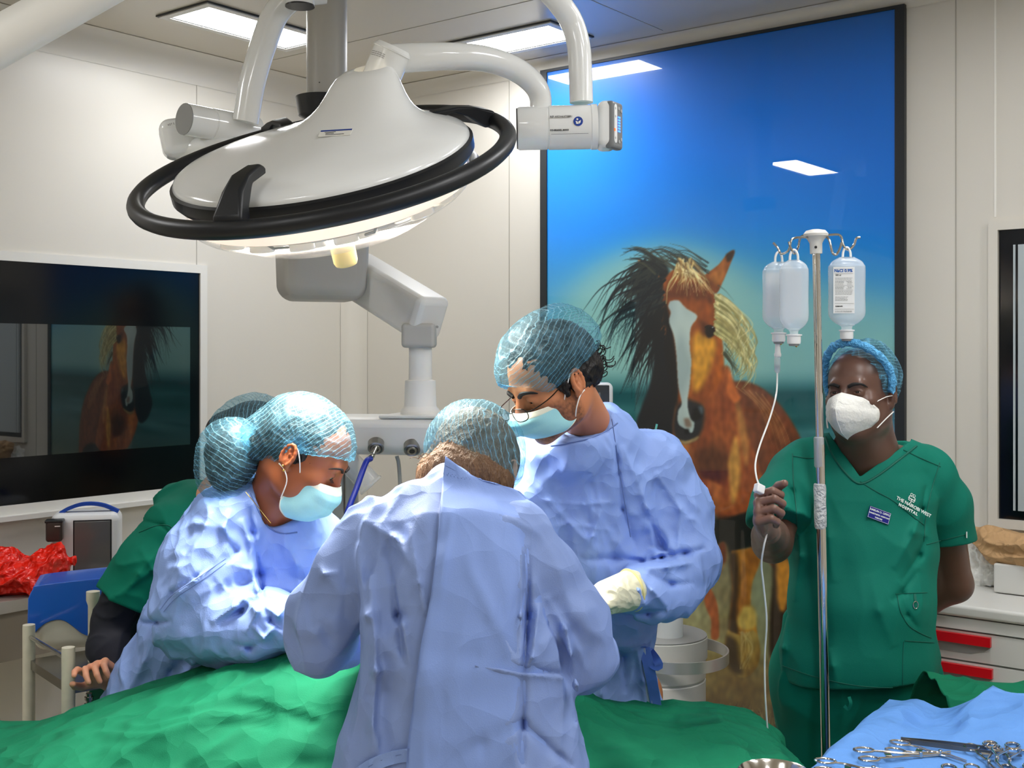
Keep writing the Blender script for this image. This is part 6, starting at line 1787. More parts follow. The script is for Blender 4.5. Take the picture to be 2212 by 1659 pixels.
def cloth(name, Xs, prof, m, disp, n2=160, parent=None):
    """sheet: for every X a cross-section polyline of (Y, Z)"""
    rows = []
    for x in Xs:
        p = np.array(prof(x)); d = np.concatenate([[0], np.cumsum(np.linalg.norm(np.diff(p, axis=0), axis=1))])
        s_ = np.linspace(0, d[-1], n2); rows.append(np.stack([np.full(n2, x), np.interp(s_, d, p[:, 0]), np.interp(s_, d, p[:, 1])], 1))
    G = np.array(rows)
    for _ in range(6): G[:, 1:-1, 1:] = (G[:, :-2, 1:] + 2 * G[:, 1:-1, 1:] + G[:, 2:, 1:]) / 4
    N_ = np.cross(np.gradient(G, axis=0), np.gradient(G, axis=1)); N_ /= np.linalg.norm(N_, axis=2)[..., None] + 1e-9
    N_ *= np.sign(N_[..., 2:3].mean()) if True else 1
    V = G.reshape(-1, 3).astype(np.float32); D = disp(V).reshape(G.shape[:2])
    G = G + N_ * D[..., None]
    na_, nb2 = G.shape[:2]; q = np.arange(na_ * nb2).reshape(na_, nb2)
    Fq = np.stack([q[:-1, :-1], q[1:, :-1], q[1:, 1:], q[:-1, 1:]], -1).reshape(-1, 4)
    o = mk(name, G.reshape(-1, 3), Fq, m, parent)
    md = o.modifiers.new('thick', 'SOLIDIFY'); md.thickness = .003
    return o, G
ridge_x = [-1.45, -1.15, -.88, -.70, -.49, -.30, -.05, .15, .24, .36, .47, .57, .62, .66]
ridge_z = [.800, .815, .905, .968, 1.040, 1.06, 1.02, .935, .885, .862, .860, .838, .80, .60]
def dprof(x):
    h = np.interp(x, ridge_x, ridge_z); e = min(h - .05, .83); lo = .38 if x < .60 else .38
    nr = 2.30; fr = 3.00
    return [(nr - .045, lo), (nr - .03, e - .15), (nr, e - .01), (2.38, e + (h - e) * .42), (2.48, e + (h - e) * .80), (2.60, h - .004), (2.68, h), (2.76, h - .012), (2.88, e + (h - e) * .3), (fr, e - .03), (fr + .03, e - .2), (fr + .04, lo)]
def ddisp(V):
    top = np.clip((V[:, 2] - .6) / .2, 0, 1)
    r = facet(V, (2.6, 7.5, 5), 201, 1.0); r2 = ridge(V, (7, 16, 12), 205, .9, 1.2); n = noise(V * np.array([2.5, 5, 3], np.float32), 208)
    hang = np.sin(V[:, 0] * 26 + 3 * noise(V * 3, 9)) * .016 * (1 - top)
    return .012 * n + .016 * r + .007 * r2 + hang
xs_ = np.concatenate([np.linspace(-1.45, .60, 300), np.linspace(.603, .66, 14)])
dr, DG = cloth('surgical_drape', xs_, dprof, M_drape, ddisp, 190)
tag(dr, 'bright green surgical drape over the patient and the operating table', 'drape')
# instrument table (runs away to the right), its cloths
ex_ = nrm(np.array([.357, .53, 0])); ey_ = np.array([ex_[1], -ex_[0], 0])       # along the left edge, and to the right
it0 = np.array([.385, 1.93, 0.0])
IT = lambda a, c, z: it0 + ex_ * a + ey_ * c + np.array([0, 0, z])
itab = thing('instrument_table', IT(.35, .3, 0), 'instrument table under the blue drape at the lower right', 'table')
b = MB(); b.box(IT(.40, .34, .895), (.78, .62, .03), np.array([ex_, ey_, [0, 0, 1]]), bev=.008); b.build('table_top', M_steelb, itab)
for a, c in ((.06, .06), (.74, .06), (.06, .62), (.74, .62)):
    b = MB(); b.tube([IT(a, c, .02), IT(a, c, .885)], .014, 14); b.build('leg', M_steel, itab)
def sheet(name, m, a0, a1, c0, c1, zt, disp, hang=.45, na=150, nc=130):
    A = np.linspace(a0 - hang, a1 + hang, na); Cc = np.linspace(c0 - hang, c1 + hang, nc)
    AA, CC = np.meshgrid(A, Cc, indexing='ij')
    oa = np.maximum(0, np.maximum(a0 - AA, AA - a1)); oc = np.maximum(0, np.maximum(c0 - CC, CC - c1))
    a_ = np.clip(AA, a0, a1) + np.sign(AA - a0 - (a1 - a0) / 2) * np.minimum(oa, .02) ; c_ = np.clip(CC, c0, c1) + np.sign(CC - (c0 + c1) / 2) * np.minimum(oc, .02)
    drop = np.maximum(oa, oc); wave = np.sin((AA + CC) * 30) * .018 * np.clip(drop / .1, 0, 1)
    a_ = a_ + np.where(oa > oc, np.sign(AA - a0 - (a1 - a0) / 2) * (wave + .02 * np.clip(drop / .1, 0, 1)), 0); c_ = c_ + np.where(oc >= oa, np.sign(CC - (c0 + c1) / 2) * (wave + .02 * np.clip(drop / .1, 0, 1)), 0) * (oc > 0)
    z = zt - np.maximum(0, drop - .012)
    G = it0 + ex_ * a_[..., None] + ey_ * c_[..., None] + np.array([0, 0, 1.0]) * z[..., None]
    G[..., 2] += disp(AA, CC, G.reshape(-1, 3).astype(np.float32), drop)
    q = np.arange(na * nc).reshape(na, nc); Fq = np.stack([q[:-1, :-1], q[1:, :-1], q[1:, 1:], q[:-1, 1:]], -1).reshape(-1, 4)
    o = mk(name, G.reshape(-1, 3), Fq, m); md = o.modifiers.new('thick', 'SOLIDIFY'); md.thickness = .002; md.offset = 1
    return o, (A, Cc, G[..., 2])
def bd(AA, CC, V, drop):
    V = V.reshape(-1, 3); top = np.clip(1 - drop / .03, 0, 1)
    n = noise(V * np.array([5, 5, 1], np.float32), 301).reshape(AA.shape); r = ridge(V, (7, 7, 2), 305, .8, 2).reshape(AA.shape)
    far = np.clip((AA - .60) / .10, 0, 1) * np.clip((CC - .10) / .10, 0, 1)
    f2 = facet(V, (5, 5, 1), 311, .8).reshape(AA.shape) * np.clip((AA - .42) / .15, 0, 1)
    return top * (.004 * n + .003 * r + .010 * f2 + far * (.042 + .026 * n * 2 + .020 * r) + .018 * np.exp(-((CC - .02 - .10 * (AA - .5)) / .03) ** 2) * np.clip((AA - .45) / .1, 0, 1))
bl, (bA, bC, bZ) = sheet('table_drape', M_bluedr, .0, .84, .0, .68, .915, bd)
tag(bl, 'pale blue cloth covering the instrument table, bunched up at its far edge', 'drape')
def zt(a, c): return float(bZ[np.abs(bA - a).argmin(), np.abs(bC - c).argmin()])
def gd(x):
    h = .905 + .020 * math.sin((x - .8) * 9) * .5
    return [(2.93, .50), (2.92, .80), (2.90, h - .04), (2.84, h), (2.78, h + .012), (2.70, h), (2.64, h - .03), (2.62, .80), (2.60, .50)]
gs, _g = cloth('green_cloth', np.linspace(.99, 1.75, 110), gd, M_drape, lambda V: .010 * noise(V * 9, 11) + .012 * ridge(V, (4, 14, 8), 221, .9, 1.8), 90)
tag(gs, 'green cloth heaped behind the blue drape at the right edge', 'drape')
st = thing('side_stand', (1.37, 2.77, 0), 'stand hidden under the heaped green cloth at the right', 'stand')
b = MB(); b.box(np.array([1.37, 2.77, .80]), (.70, .20, .04), None, bev=.01); b.build('shelf', M_steelb, st)
for sx in (-1, 1): MB().tube([[1.37 + sx * .3, 2.77, .0], [1.37 + sx * .3, 2.77, .79]], .015, 12).build('leg', M_steel, st)

def unP(px, py, z):
    Y = (CAMZ - z) * FPX / (py - HY); return np.array([(px - CX) / FPX * Y, Y, z])
def clamp(name, pts_px, zb, ring=(.013, .019), label='', L=None, opening=.10, curve=.02, cat='surgical clamp', group=None, rot=None):
    """ring-handled clamp lying flat: from handle end to tip, given by two photograph spots on the cloth"""
    p0, p1 = unP(*pts_px[0], zb), unP(*pts_px[1], zb)
    d = nrm(p1 - p0); Lr = np.linalg.norm(p1 - p0) if L is None else L; sd = np.array([-d[1], d[0], 0])
    o = thing(name, p0 + d * Lr / 2, label, cat, group)
    for s_ in (-1, 1):
        b = MB(); zo = .0035 * (1.2 + .5 * s_)
        cx0 = p0 + d * ring[1] + sd * s_ * ring[0] * (1.25 + opening * 3)
        rr = [cx0 + d * ring[1] * math.cos(a) + sd * ring[0] * math.sin(a) * 1.0 + ez * zo for a in np.linspace(0, 2 * math.pi, 29)]
        b.tube(rr, .0024, 8, caps=False)
        st_ = cx0 + d * ring[1] * .95 - sd * s_ * ring[0] * .4 + ez * zo
        piv = p0 + d * Lr * .66 + ez * zo
        b.tube(spline([st_, st_ + d * .02 - sd * s_ * .003, piv - d * .02, piv, p0 + d * Lr * .80 - sd * s_ * .001 + sd * curve * .25 + ez * zo, p0 + d * Lr + sd * curve + ez * zo], 26), np.interp(np.linspace(0, 1, 26), [0, .5, .62, .7, 1], [.0022, .0026, .0036, .003, .0014]), 8)
        b.build('handle_half', M_inst, o)
    MB().lathe(p0 + d * Lr * .66 + ez * .001, ez, [(.004, 0), (.004, .010), (.002, .011)], 14).build('pivot', M_inst, o)
    q = p0 + d * .06; b = MB(); b.box(q + ez * .004, (.012, .014, .003), np.array([d, sd, [0, 0, 1]])); b.build('ratchet', M_inst, o)
    return o
zb = .921
G_ = 'clamps on the blue drape'
clamp('surgical_clamp', ((1850, 1634), (2030, 1637)), zb + .001, label='long steel clamp lying straight on the blue drape, handles to the left', L=.185, group=G_)
clamp('surgical_clamp', ((1918, 1614), (2050, 1636)), zb + .001, label='curved steel clamp behind the straight clamp, its tip pointing right', L=.150, curve=-.02, group=G_)
clamp('surgical_clamp', ((1760, 1656), (1930, 1672)), zb, label='steel clamp cut by the bottom edge beside the bowl', L=.16, group=G_)
clamp('surgical_clamp', ((2120, 1612), (2150, 1690)), zb + .004, label='steel clamp in the crossed bunch near the right edge, leftmost of them', L=.17, group=G_)
clamp('surgical_clamp', ((2165, 1608), (2140, 1690)), zb + .012, label='steel clamp on top of the crossed bunch near the right edge', L=.17, group=G_)
clamp('surgical_clamp', ((2190, 1612), (2170, 1692)), zb + .006, label='steel clamp in the bunch, rightmost of the crossed ones', L=.17, group=G_)
clamp('surgical_clamp', ((2072, 1656), (2090, 1700)), zb, label='steel clamp at the bottom edge left of the crossed bunch', L=.14, group=G_)
clamp('surgical_clamp', ((2196, 1656), (2230, 1690)), zb, label='steel clamp in the lower right corner of the picture', L=.14, group=G_)
# long forceps
f0, f1 = unP(1946, 1598, zb + .008), unP(2135, 1620, zb + .006)
fo = thing('forceps', (f0 + f1) / 2, 'long dark steel tweezers lying above the clamps on the blue drape', 'forceps')
d = nrm(f1 - f0); sd = nrm(np.cross(d, ez)); Lf = .235
for s_ in (-1, 1):
    pts = spline([f0, f0 + d * Lf * .3 + sd * s_ * .009, f0 + d * Lf * .6 + sd * s_ * .014, f0 + d * Lf * (1 - .06 * (s_ > 0)) + sd * s_ * .012], 20)
    wd = np.interp(np.linspace(0, 1, 20), [0, .4, 1], [.0058, .0050, .0020])
    V = []; 
    for p, w_ in zip(pts, wd):
        for a_, c_ in ((-1, -1), (1, -1), (1, 1), (-1, 1)): V.append(p + ez * w_ * a_ * .9 + sd * .0011 * c_)
    Fq = [(i * 4 + j, i * 4 + (j + 1) % 4, (i + 1) * 4 + (j + 1) % 4, (i + 1) * 4 + j) for i in range(19) for j in range(4)] + [(3, 2, 1, 0), (76, 77, 78, 79)]
    MB().add(V, Fq).build('tweezer_arm', mat('dull_steel', (128, 122, 116), rough=.35, metal=.9), fo, sharp=40)
# steel bowl
bc = unP(1672, 1668, .955); bc[2] = .918
bo = tag(MB().lathe(bc, ez, [(.0, .004), (.030, .004), (.048, .014), (.058, .036), (.062, .040), (.064, .038), (.060, .034), (.050, .011), (.031, .0), (0, 0)], 40, close=False).build('steel_bowl', M_inst), 'shallow stainless steel bowl at the bottom edge beside the clamps', 'bowl')

# ================================================================ DRIP STAND
iv = thing('drip_stand', P(1790, 1650, 2.98) * np.array([1, 1, 0]), 'tall steel drip stand with four hooks in front of the man in green', 'drip stand')
pb, pt_ = P(1784, 1612, 2.95), P(1763, 540, 2.95)
dirp = nrm(pt_ - pb); base = pb - dirp * (pb[2] / dirp[2]); base = base + dirp * .03
MB().tube([base, P(1771, 960, 2.95)], .0125, 20).build('lower_pole', M_chrome, iv)
MB().tube([P(1771, 960, 2.95), pt_], .0098, 20).build('upper_pole', M_chrome, iv)
tapec = P(1771.5, 1100, 2.95)
MB().lathe(P(1772.5, 1142, 2.95), dirp, [(.0128, 0), (.0150, .006), (.0156, .04), (.0148, .07), (.0158, .10), (.0145, .112), (.0125, .114)], 22).build('tape_wrap', mat('tape', (214, 216, 218), rough=.5, alpha=.9, crease=.4, cscale=40), iv)
MB().lathe(P(1770, 1010, 2.95), dirp, [(.0105, 0), (.013, .004), (.013, .075), (.0105, .078)], 20).build('clear_sleeve', mat('thin_clear2', (225, 230, 232), rough=.15, alpha=.4), iv)
MB().lathe(P(1763, 548, 2.95), dirp, [(.0, -.001), (.0150, 0), (.0155, .026), (.021, .036), (.030, .044), (.031, .050), (.024, .058), (.010, .061), (0, .0615)], 28).build('hook_hub', M_whitem, iv)
b = MB(); b.lathe(P(1762, 534, 2.9345), (0, -1, 0), [(.0035, 0), (.0035, .001), (0, .0012)], 12); b.build('set_screw', M_black, iv)
hooks = [[(1745, 512, 2.94), (1712, 516, 2.90), (1704, 540, 2.90), (1688, 548, 2.96), (1680, 535, 2.97), (1670, 524, 2.97)],
         [(1750, 508, 2.95), (1730, 512, 2.96), (1724, 535, 2.97), (1716, 548, 2.89), (1708, 535, 2.88), (1704, 522, 2.88)],
         [(1785, 510, 2.95), (1792, 520, 2.92), (1798, 545, 2.90), (1806, 550, 2.90), (1814, 538, 2.90), (1818, 524, 2.90)],
         [(1785, 508, 2.95), (1814, 508, 2.98), (1822, 530, 2.98), (1832, 540, 2.98), (1844, 530, 2.98), (1850, 515, 2.98), (1858, 513, 2.98)]]
for h_ in hooks: MB().tube(spline([P(*q) for q in h_], 30), .0030, 10).build('hook', M_steel, iv)
for k_ in range(5):
    a = 2 * math.pi * k_ / 5 + .3; f_ = base * np.array([1, 1, 0]) + np.array([math.cos(a) * .26, math.sin(a) * .26, .03])
    b = MB(); b.tube([base * np.array([1, 1, 0]) + ez * .09, f_ + ez * .03], .012, 10); fo_ = b.build('foot', M_chrome, iv)
    b = MB(); b.lathe(f_ + np.array([-.012, 0, -.002]), (1, 0, 0), [(0, 0), (.026, 0), (.028, .006), (.028, .018), (.026, .024), (0, .024)], 18); b.build('castor', M_black, fo_)
# saline bottles
M_bottle = mat('bottle_plastic', (232, 240, 246), rough=.18, alpha=.40, spec=.7)
M_bcap = mat('bottle_cap', (236, 238, 238), rough=.35)
M_liquid = mat('saline', (222, 234, 246), rough=.05, alpha=.22, spec=.8)
def bottle(px, pyt, pyb, Y, wpx, label, fill_, yaw, label_side, printed, tilt_=0):
    top, bot = P(px, pyt, Y), P(px + tilt_, pyb, Y)
    s_ = Y / FPX; H = (pyb - pyt) * s_; w_ = wpx * s_ / 2; dp = w_ * .62
    o = thing('saline_bottle', bot, label, 'saline bottle', 'saline bottles on the drip stand')
    ux = np.array([math.cos(yaw), math.sin(yaw), 0]); uy = np.array([-ux[1], ux[0], 0])
    prof = [(.0, .42), (.05, .78), (.10, .93), (.16, 1.0), (.50, .985), (.74, 1.0), (.82, .90), (.88, .66), (.915, .42), (.94, .30), (1.0, .30)]
    def ring(f, r, sc=1.0, n=36):
        z = top[2] - H * f; out = []
        for k_ in range(n):
            a = 2 * math.pi * k_ / n; cx = math.copysign(abs(math.cos(a)) ** (.62 if r > .5 else 1), math.cos(a)); cy = math.copysign(abs(math.sin(a)) ** (.75 if r > .5 else 1), math.sin(a))
            rx = w_ * r * sc; ry = (dp * r if r > .45 else w_ * r) * sc
            out.append(np.array([top[0] + (bot[0] - top[0]) * f, top[1], z]) + ux * rx * cx + uy * ry * cy)
        return out
    rr = spline([(f, r) for f, r in prof], 40)
    V = []; 
    for f, r in rr: V += ring(f, max(r, .05))
    n = 36; m_ = len(rr)
    Fq = [(i * n + k_, i * n + (k_ + 1) % n, (i + 1) * n + (k_ + 1) % n, (i + 1) * n + k_) for i in range(m_ - 1) for k_ in range(n)] + [tuple(range(n)), tuple((m_ - 1) * n + k_ for k_ in range(n))[::-1]]
    MB().add(V, [f[::-1] for f in Fq]).build('bottle_body', M_bottle, o, sharp=70)
    V = []; fr = np.linspace(fill_, .93, 24); rf = np.interp(fr, rr[:, 0], rr[:, 1])
    for f, r in zip(fr, rf): V += ring(f, r, .93)
    Fq = [(i * n + k_, i * n + (k_ + 1) % n, (i + 1) * n + (k_ + 1) % n, (i + 1) * n + k_) for i in range(23) for k_ in range(n)] + [tuple(range(n)), tuple(23 * n + k_ for k_ in range(n))[::-1]]
    MB().add(V, [f[::-1] for f in Fq]).build('liquid', M_liquid, o, sharp=60)
    cb = np.array([bot[0], bot[1], top[2] - H * 1.0])
    c_ = MB(); c_.lathe(cb - ez * .020, ez, [(0, 0), (.0155, .001), (.0165, .006), (.0165, .020), (.0195, .021), (.0195, .024), (.012, .025)], 26); co = c_.build('bottle_cap', M_bcap, o)
    c_ = MB(); c_.lathe(cb - ez * .025, ez, [(0, 0), (.012, .001), (.013, .006)], 20); c_.build('stopper', M_grey2, co)
    c_ = MB(); c_.lathe(cb - ez * .0275 + ux * .006, ez, [(0, 0), (.0025, .001), (.0025, .004)], 10); c_.build('port', M_gold, co)
    hg = [np.array([top[0], top[1], top[2]]) + ez * z_ + ux * x_ for x_, z_ in ((-.010, -.004), (-.009, .012), (-.005, .022), (.0, .0255), (.005, .022), (.009, .012), (.010, -.004))]
    MB().tube(spline(hg, 24), .0030, 10).build('hanger_loop', M_bcap, o)
    # label on the front face
    fy = -dp * 1.03 if label_side < 0 else dp * 1.02
    lc = np.array([top[0] + (bot[0] - top[0]) * .42, top[1], top[2] - H * .45]) + uy * fy
    lw, lh = w_ * 1.14, H * .62; lc = lc - ux * w_ * (.26 if printed else .0)
    b = MB(); b.box(lc, (lw, .0006, lh), np.array([ux, uy, ez])); lo = b.build('bottle_label', mat('bottle_label_paper', (232, 234, 234), rough=.5), o, smooth=False)
    if printed:
        f_ = lc - uy * .0008; lx = -lw * .40; T_ = lambda s0, sz, x, z, m_, bo=0: text('print', s0, sz, f_ + ux * x + ez * z, ux, ez, m_, lo, bold=bo, extrude=.0002)
        bi = mat('blue_ink', (16, 90, 170), rough=.5)
        T_('NaCl 0.9%', .0104, lx - lw * .06, lh * .39, bi, .0004); T_('500 ml', .0050, lx, lh * .31, M_ink, .0001)
        T_('B BRAUN', .0042, lx, -lh * .36, M_ink, .0002)
        b = MB()
        for z_, a_, c_ in ((.455, -.46, .42), (.355, -.46, .42), (.10, -.44, .42), (.0, -.44, .42), (-.29, -.44, .46), (-.41, -.44, .46)):
            b.box(f_ + ux * lw * (a_ + c_) / 2 + ez * lh * z_, (lw * (c_ - a_), .0003, .0004), np.array([ux, uy, ez]))
        rq = np.random.RandomState(3)
        for z_ in (.26, .235, .20, .18, .16, .13, .075, .05, .03, -.03, -.06, -.09, -.15, -.175, -.20, -.225, -.45, -.47):
            x_ = -.42
            while x_ < .36:
                l_ = rq.uniform(.03, .12)
                if not (.0 < z_ < .2 and -.05 < x_ < .1) and not (-.25 < z_ < -.12 and x_ > .15): b.box(f_ + ux * lw * (x_ + l_ / 2) + ez * lh * z_, (lw * l_, .0003, .0006), np.array([ux, uy, ez]))
                x_ += l_ + .02
        b.build('fine_print', M_ink, lo, smooth=False)
    return cb
b1 = bottle(1682, 566, 722, 2.97, 70, 'saline bottle at far left of the drip stand, feeding the drip line', .30, .25, 1, False)
bottle(1715, 562, 726, 2.88, 62, 'saline bottle just left of the pole, in front of the one feeding the drip line', .12, -.15, 1, False)
bottle(1829, 556, 716, 2.98, 78, 'saline bottle right of the pole with printed label', .12, -.10, -1, True)
# infusion line
dl = thing('infusion_line', b1, 'clear drip chamber and thin tube running from the left bottle through the raised hand', 'drip line')
MB().lathe(P(1680, 772, 2.97), ez, [(.006, 0), (.0085, .002), (.009, .004), (.009, .009), (.0075, .012), (.0065, .026), (.0065, .034)], 20).build('spike', M_bcap, dl)
MB().lathe(P(1679, 803, 2.97), ez, [(.004, -.004), (.0075, .002), (.0078, .032), (.0070, .036), (.0060, .038)], 20).build('drip_chamber', mat('chamber_plastic', (228, 236, 240), rough=.1, alpha=.45, spec=.8), dl)
MB().lathe(P(1679, 801, 2.97), ez, [(.0, 0), (.0062, .001), (.0062, .016), (0, .0162)], 18).build('chamber_fluid', mat('fluid_blue', (150, 176, 200), rough=.05, alpha=.6), dl)
lp = [P(1679, 803, 2.97), P(1677, 850, 2.93), P(1664, 900, 2.84), P(1642, 960, 2.78), P(1632, 1000, 2.72), P(1634, 1030, 2.66), P(1642, 1052, 2.615), P(1656, 1080, 2.64), P(1660, 1120, 2.655), P(1655, 1158, 2.63), P(1650, 1180, 2.62), P(1645, 1220, 2.64), P(1650, 1270, 2.66), P(1656, 1340, 2.68), P(1652, 1420, 2.7), P(1653, 1500, 2.7), P(1659, 1600, 2.72), P(1660, 1700, 2.75)]
MB().tube(spline(lp, 150), .0022, 10).build('tube', mat('pvc_tube', (232, 234, 232), rough=.15, alpha=.9), dl)
b = MB(); b.box(P(1640, 1056, 2.605), (.022, .016, .020), basis((.5, -.8, .2), (.5, 0, 1)), bev=.003); b.build('roller_clamp', M_bcap, dl)
# ================================================================ EQUIPMENT ALONG THE WALLS
AX = np.array([EM, EL, ez])
# steel counter on the left wall
ct = thing('steel_counter', W(.26, 2.1, 0), 'stainless steel counter against the left wall carrying the red bag', 'counter')
b = MB(); rbox(b, .013, .515, 1.42, 2.75, .862, .90); b.build('counter_top', mat('counter_steel', (196, 192, 184), rough=.4, metal=.55), ct, smooth=False)
b = MB(); rbox(b, .03, .49, 1.46, 2.70, .70, .862); b.build('panel', mat('counter_panel', (150, 140, 126), rough=.5), ct, smooth=False)
for s_, t_ in ((1.47, .47), (2.69, .47), (1.47, .06), (2.69, .06)): MB().tube([W(t_, s_, .0), W(t_, s_, .45)], .016, 12).build('leg', M_steel, ct)
# portable monitor
dc = W(.25, 1.60, .9005)
dm = thing('portable_monitor', dc, 'white portable monitor with blue carry handle and dark screen on the steel counter', 'monitor')
ux = nrm(np.array([.97, .24, 0])); uy = np.array([-ux[1], ux[0], 0]); DA = np.array([ux, uy, ez])
c = P(188, 1165, 4.24); c[2] = .9005 + .115
b = MB(); b.box(c, (.235, .15, .23), DA, bev=.03); b.build('casing', mat('monitor_white', (226, 228, 230), rough=.3), dm)
b = MB(); b.box(c + ux * .026 - uy * .0755 + ez * .0, (.122, .006, .175), DA, bev=.0028); b.build('screen', mat('screen_reflection_grey', (96, 97, 96), rough=.15, spec=.7), dm)  # screen colour lightened to stand in for its grey reflection
b = MB(); b.box(c + ux * .026 - uy * .0745, (.130, .005, .183), DA, bev=.002); b.build('bezel', M_black, dm)
b = MB(); b.box(c + ux * .018 - uy * .0765 - ez * .104, (.022, .004, .010), DA); b.build('badge', M_blue, dm, smooth=False)
hp = [c + ux * x_ - uy * .02 + ez * z_ for x_, z_ in ((-.088, .113), (-.06, .128), (-.02, .141), (.02, .143), (.06, .136), (.095, .120), (.11, .112))]
ribbon(dm, spline(hp, 20), .032, ez, mat('handle_blue', (20, 70, 170), rough=.4), 'carry_handle', .011)
b = MB(); b.box(P(118, 1146, 4.12), (.055, .05, .075), DA, bev=.010); cn = b.build('cable_holder', mat('brown_black', (58, 46, 42), rough=.3), dm)
b = MB(); b.box(P(118, 1125, 4.12), (.060, .052, .010), DA, bev=.003); b.build('holder_lid', M_black, cn)
b = MB(); b.box(P(124, 1137, 4.094), (.018, .001, .003), DA); b.build('print', M_paper, cn, smooth=False)
# red plastic bag
R_b = Field()
for (x, y, r) in ((20, 1262, (.10, .10, .055)), (70, 1262, (.09, .09, .05)), (110, 1225, (.055, .06, .055)), (5, 1225, (.07, .08, .05)), (-40, 1260, (.12, .10, .06)), (45, 1245, (.10, .09, .05)), (90, 1255, (.07, .08, .045))):
    q = P(x, y, 3.92); R_b.ell(q, r, None, .03)
R_b.cone(P(118, 1215, 3.92), P(128, 1187, 3.92), .03, .008, .03); R_b.cone(P(125, 1225, 3.92), P(154, 1212, 3.92), .03, .006, .02)
R_b.half((0, 0, .903), (0, 0, -1), .003)
R_b.post.append(lambda X, d: d - .024 * facet(X, (8, 8, 8), 401, 1.0) - .008 * facet(X, (22, 22, 22), 405, .8) + .012)
rbm = mat('red_bag_plastic', (238, 34, 16), rough=.22, spec=.7, crease=.8, cscale=14, bump=.2, bscale=60)
V, Q = R_b.mesh(.005); tag(mk('plastic_bag', V, Q, rbm), 'crumpled bright red plastic bag on the steel counter beside the portable monitor', 'bag')
# white-legged trolley
TA, TB = np.array([-1.392, 3.38, 0]), np.array([-1.18, 3.12, 0]); e1 = nrm(TB - TA); e2 = nrm(np.array([.775, .63, 0]))
tr = thing('trolley', (TA + TB) / 2, 'old white-legged trolley with a steel shelf beside the person in green scrubs', 'trolley')
M_leg = mat('chipped_enamel', (212, 208, 190), rough=.45, var=.12, vscale=40)
for p in (TA, TB, TA + e2 * .5, TB + e2 * .5):
    b = MB(); b.lathe(p, ez, [(.0165, .03), (.0175, .04), (.0175, .91), (.017, .918), (.0, .92)], 22); lg = b.build('leg', M_leg, tr)
    MB().lathe(p, ez, [(0, 0), (.022, 0), (.022, .03), (.012, .032)], 16).build('rubber_foot', M_black, lg)
for a, c_ in ((TA, TB), (TA + e2 * .5, TB + e2 * .5)): MB().tube([a + ez * .885, c_ + ez * .885], .006, 10).build('rail', M_steel, tr)
def tslab(z0, z1, nm, m):
    b = MB(); q = [TA - e2 * .0, TB - e2 * .0, TB + e2 * .5, TA + e2 * .5]; b.prism([p + ez * z0 for p in q], ez * (z1 - z0)); return b.build(nm, m, tr, smooth=False)
tslab(.792, .818, 'shelf', mat('shelf_steel', (140, 136, 128), rough=.25, metal=.85)); tslab(.25, .27, 'lower_shelf', MATS['shelf_steel'])
sp = P(192, 1505, 3.16); b = MB(); zt_ = .79
pr = []
for i in range(10): pr += [(.0085 if i % 2 else .012, .0 + i * .009), (.0085 if i % 2 else .012, .0 + i * .009 + .008)]
b.lathe(np.array([sp[0], sp[1], zt_ - .095]), ez, pr, 16); b.build('levelling_screw', M_steel, tr)
MB().tube([[sp[0], sp[1], .26], [sp[0], sp[1], .70]], .009, 10).build('screw_rod', M_grey, tr)
bp = P(201, 1320, 3.36); b = MB(); b.lathe(np.array([bp[0], bp[1], .818]), ez, [(.014, 0), (.014, .16), (.019, .175), (.019, .20), (0, .201)], 18); b.build('upright', M_leg, tr)
# blue and white carry case on the trolley
cs = thing('carry_case', P(140, 1440, 3.52), 'white equipment case with a glossy blue lid standing on the trolley shelf', 'case')
ca = nrm(np.array([.96, .28, 0])); cb_ = np.array([-ca[1], ca[0], 0]); CA = np.array([ca, cb_, ez])
cc_ = P(160, 1400, 3.56); cc_[2] = .819 + .10
b = MB(); b.box(cc_, (.215, .17, .20), CA, bev=.035); b.build('case_body', M_leg if False else mat('case_white', (214, 210, 196), rough=.4), cs)
fz = lambda py: P(0, py, 3.50)[2]
low = [(-.122, 1348), (-.105, 1360), (-.092, 1350), (-.07, 1338), (-.045, 1333), (-.02, 1336), (.005, 1350), (.03, 1366), (.06, 1374), (.09, 1374), (.122, 1370)]
toph = [(.122, 1266), (.112, 1254), (.095, 1248), (-.085, 1256), (-.108, 1266), (-.120, 1284)]
pl = spline([(a, fz(y)) for a, y in low], 40).tolist() + spline([(a, fz(y)) for a, y in toph], 24).tolist()
b = MB(); b.prism([np.array([cc_[0], cc_[1], 0]) + ca * a - cb_ * .093 + ez * z_ for a, z_ in pl], cb_ * .186); lid = b.build('lid', mat('glossy_blue', (22, 92, 200), rough=.25, spec=.6, coat=.3), cs, sharp=50)
bv = lid.modifiers.new('bevel', 'BEVEL'); bv.width = .010; bv.segments = 3; bv.limit_method = 'ANGLE'; bv.angle_limit = math.radians(50)
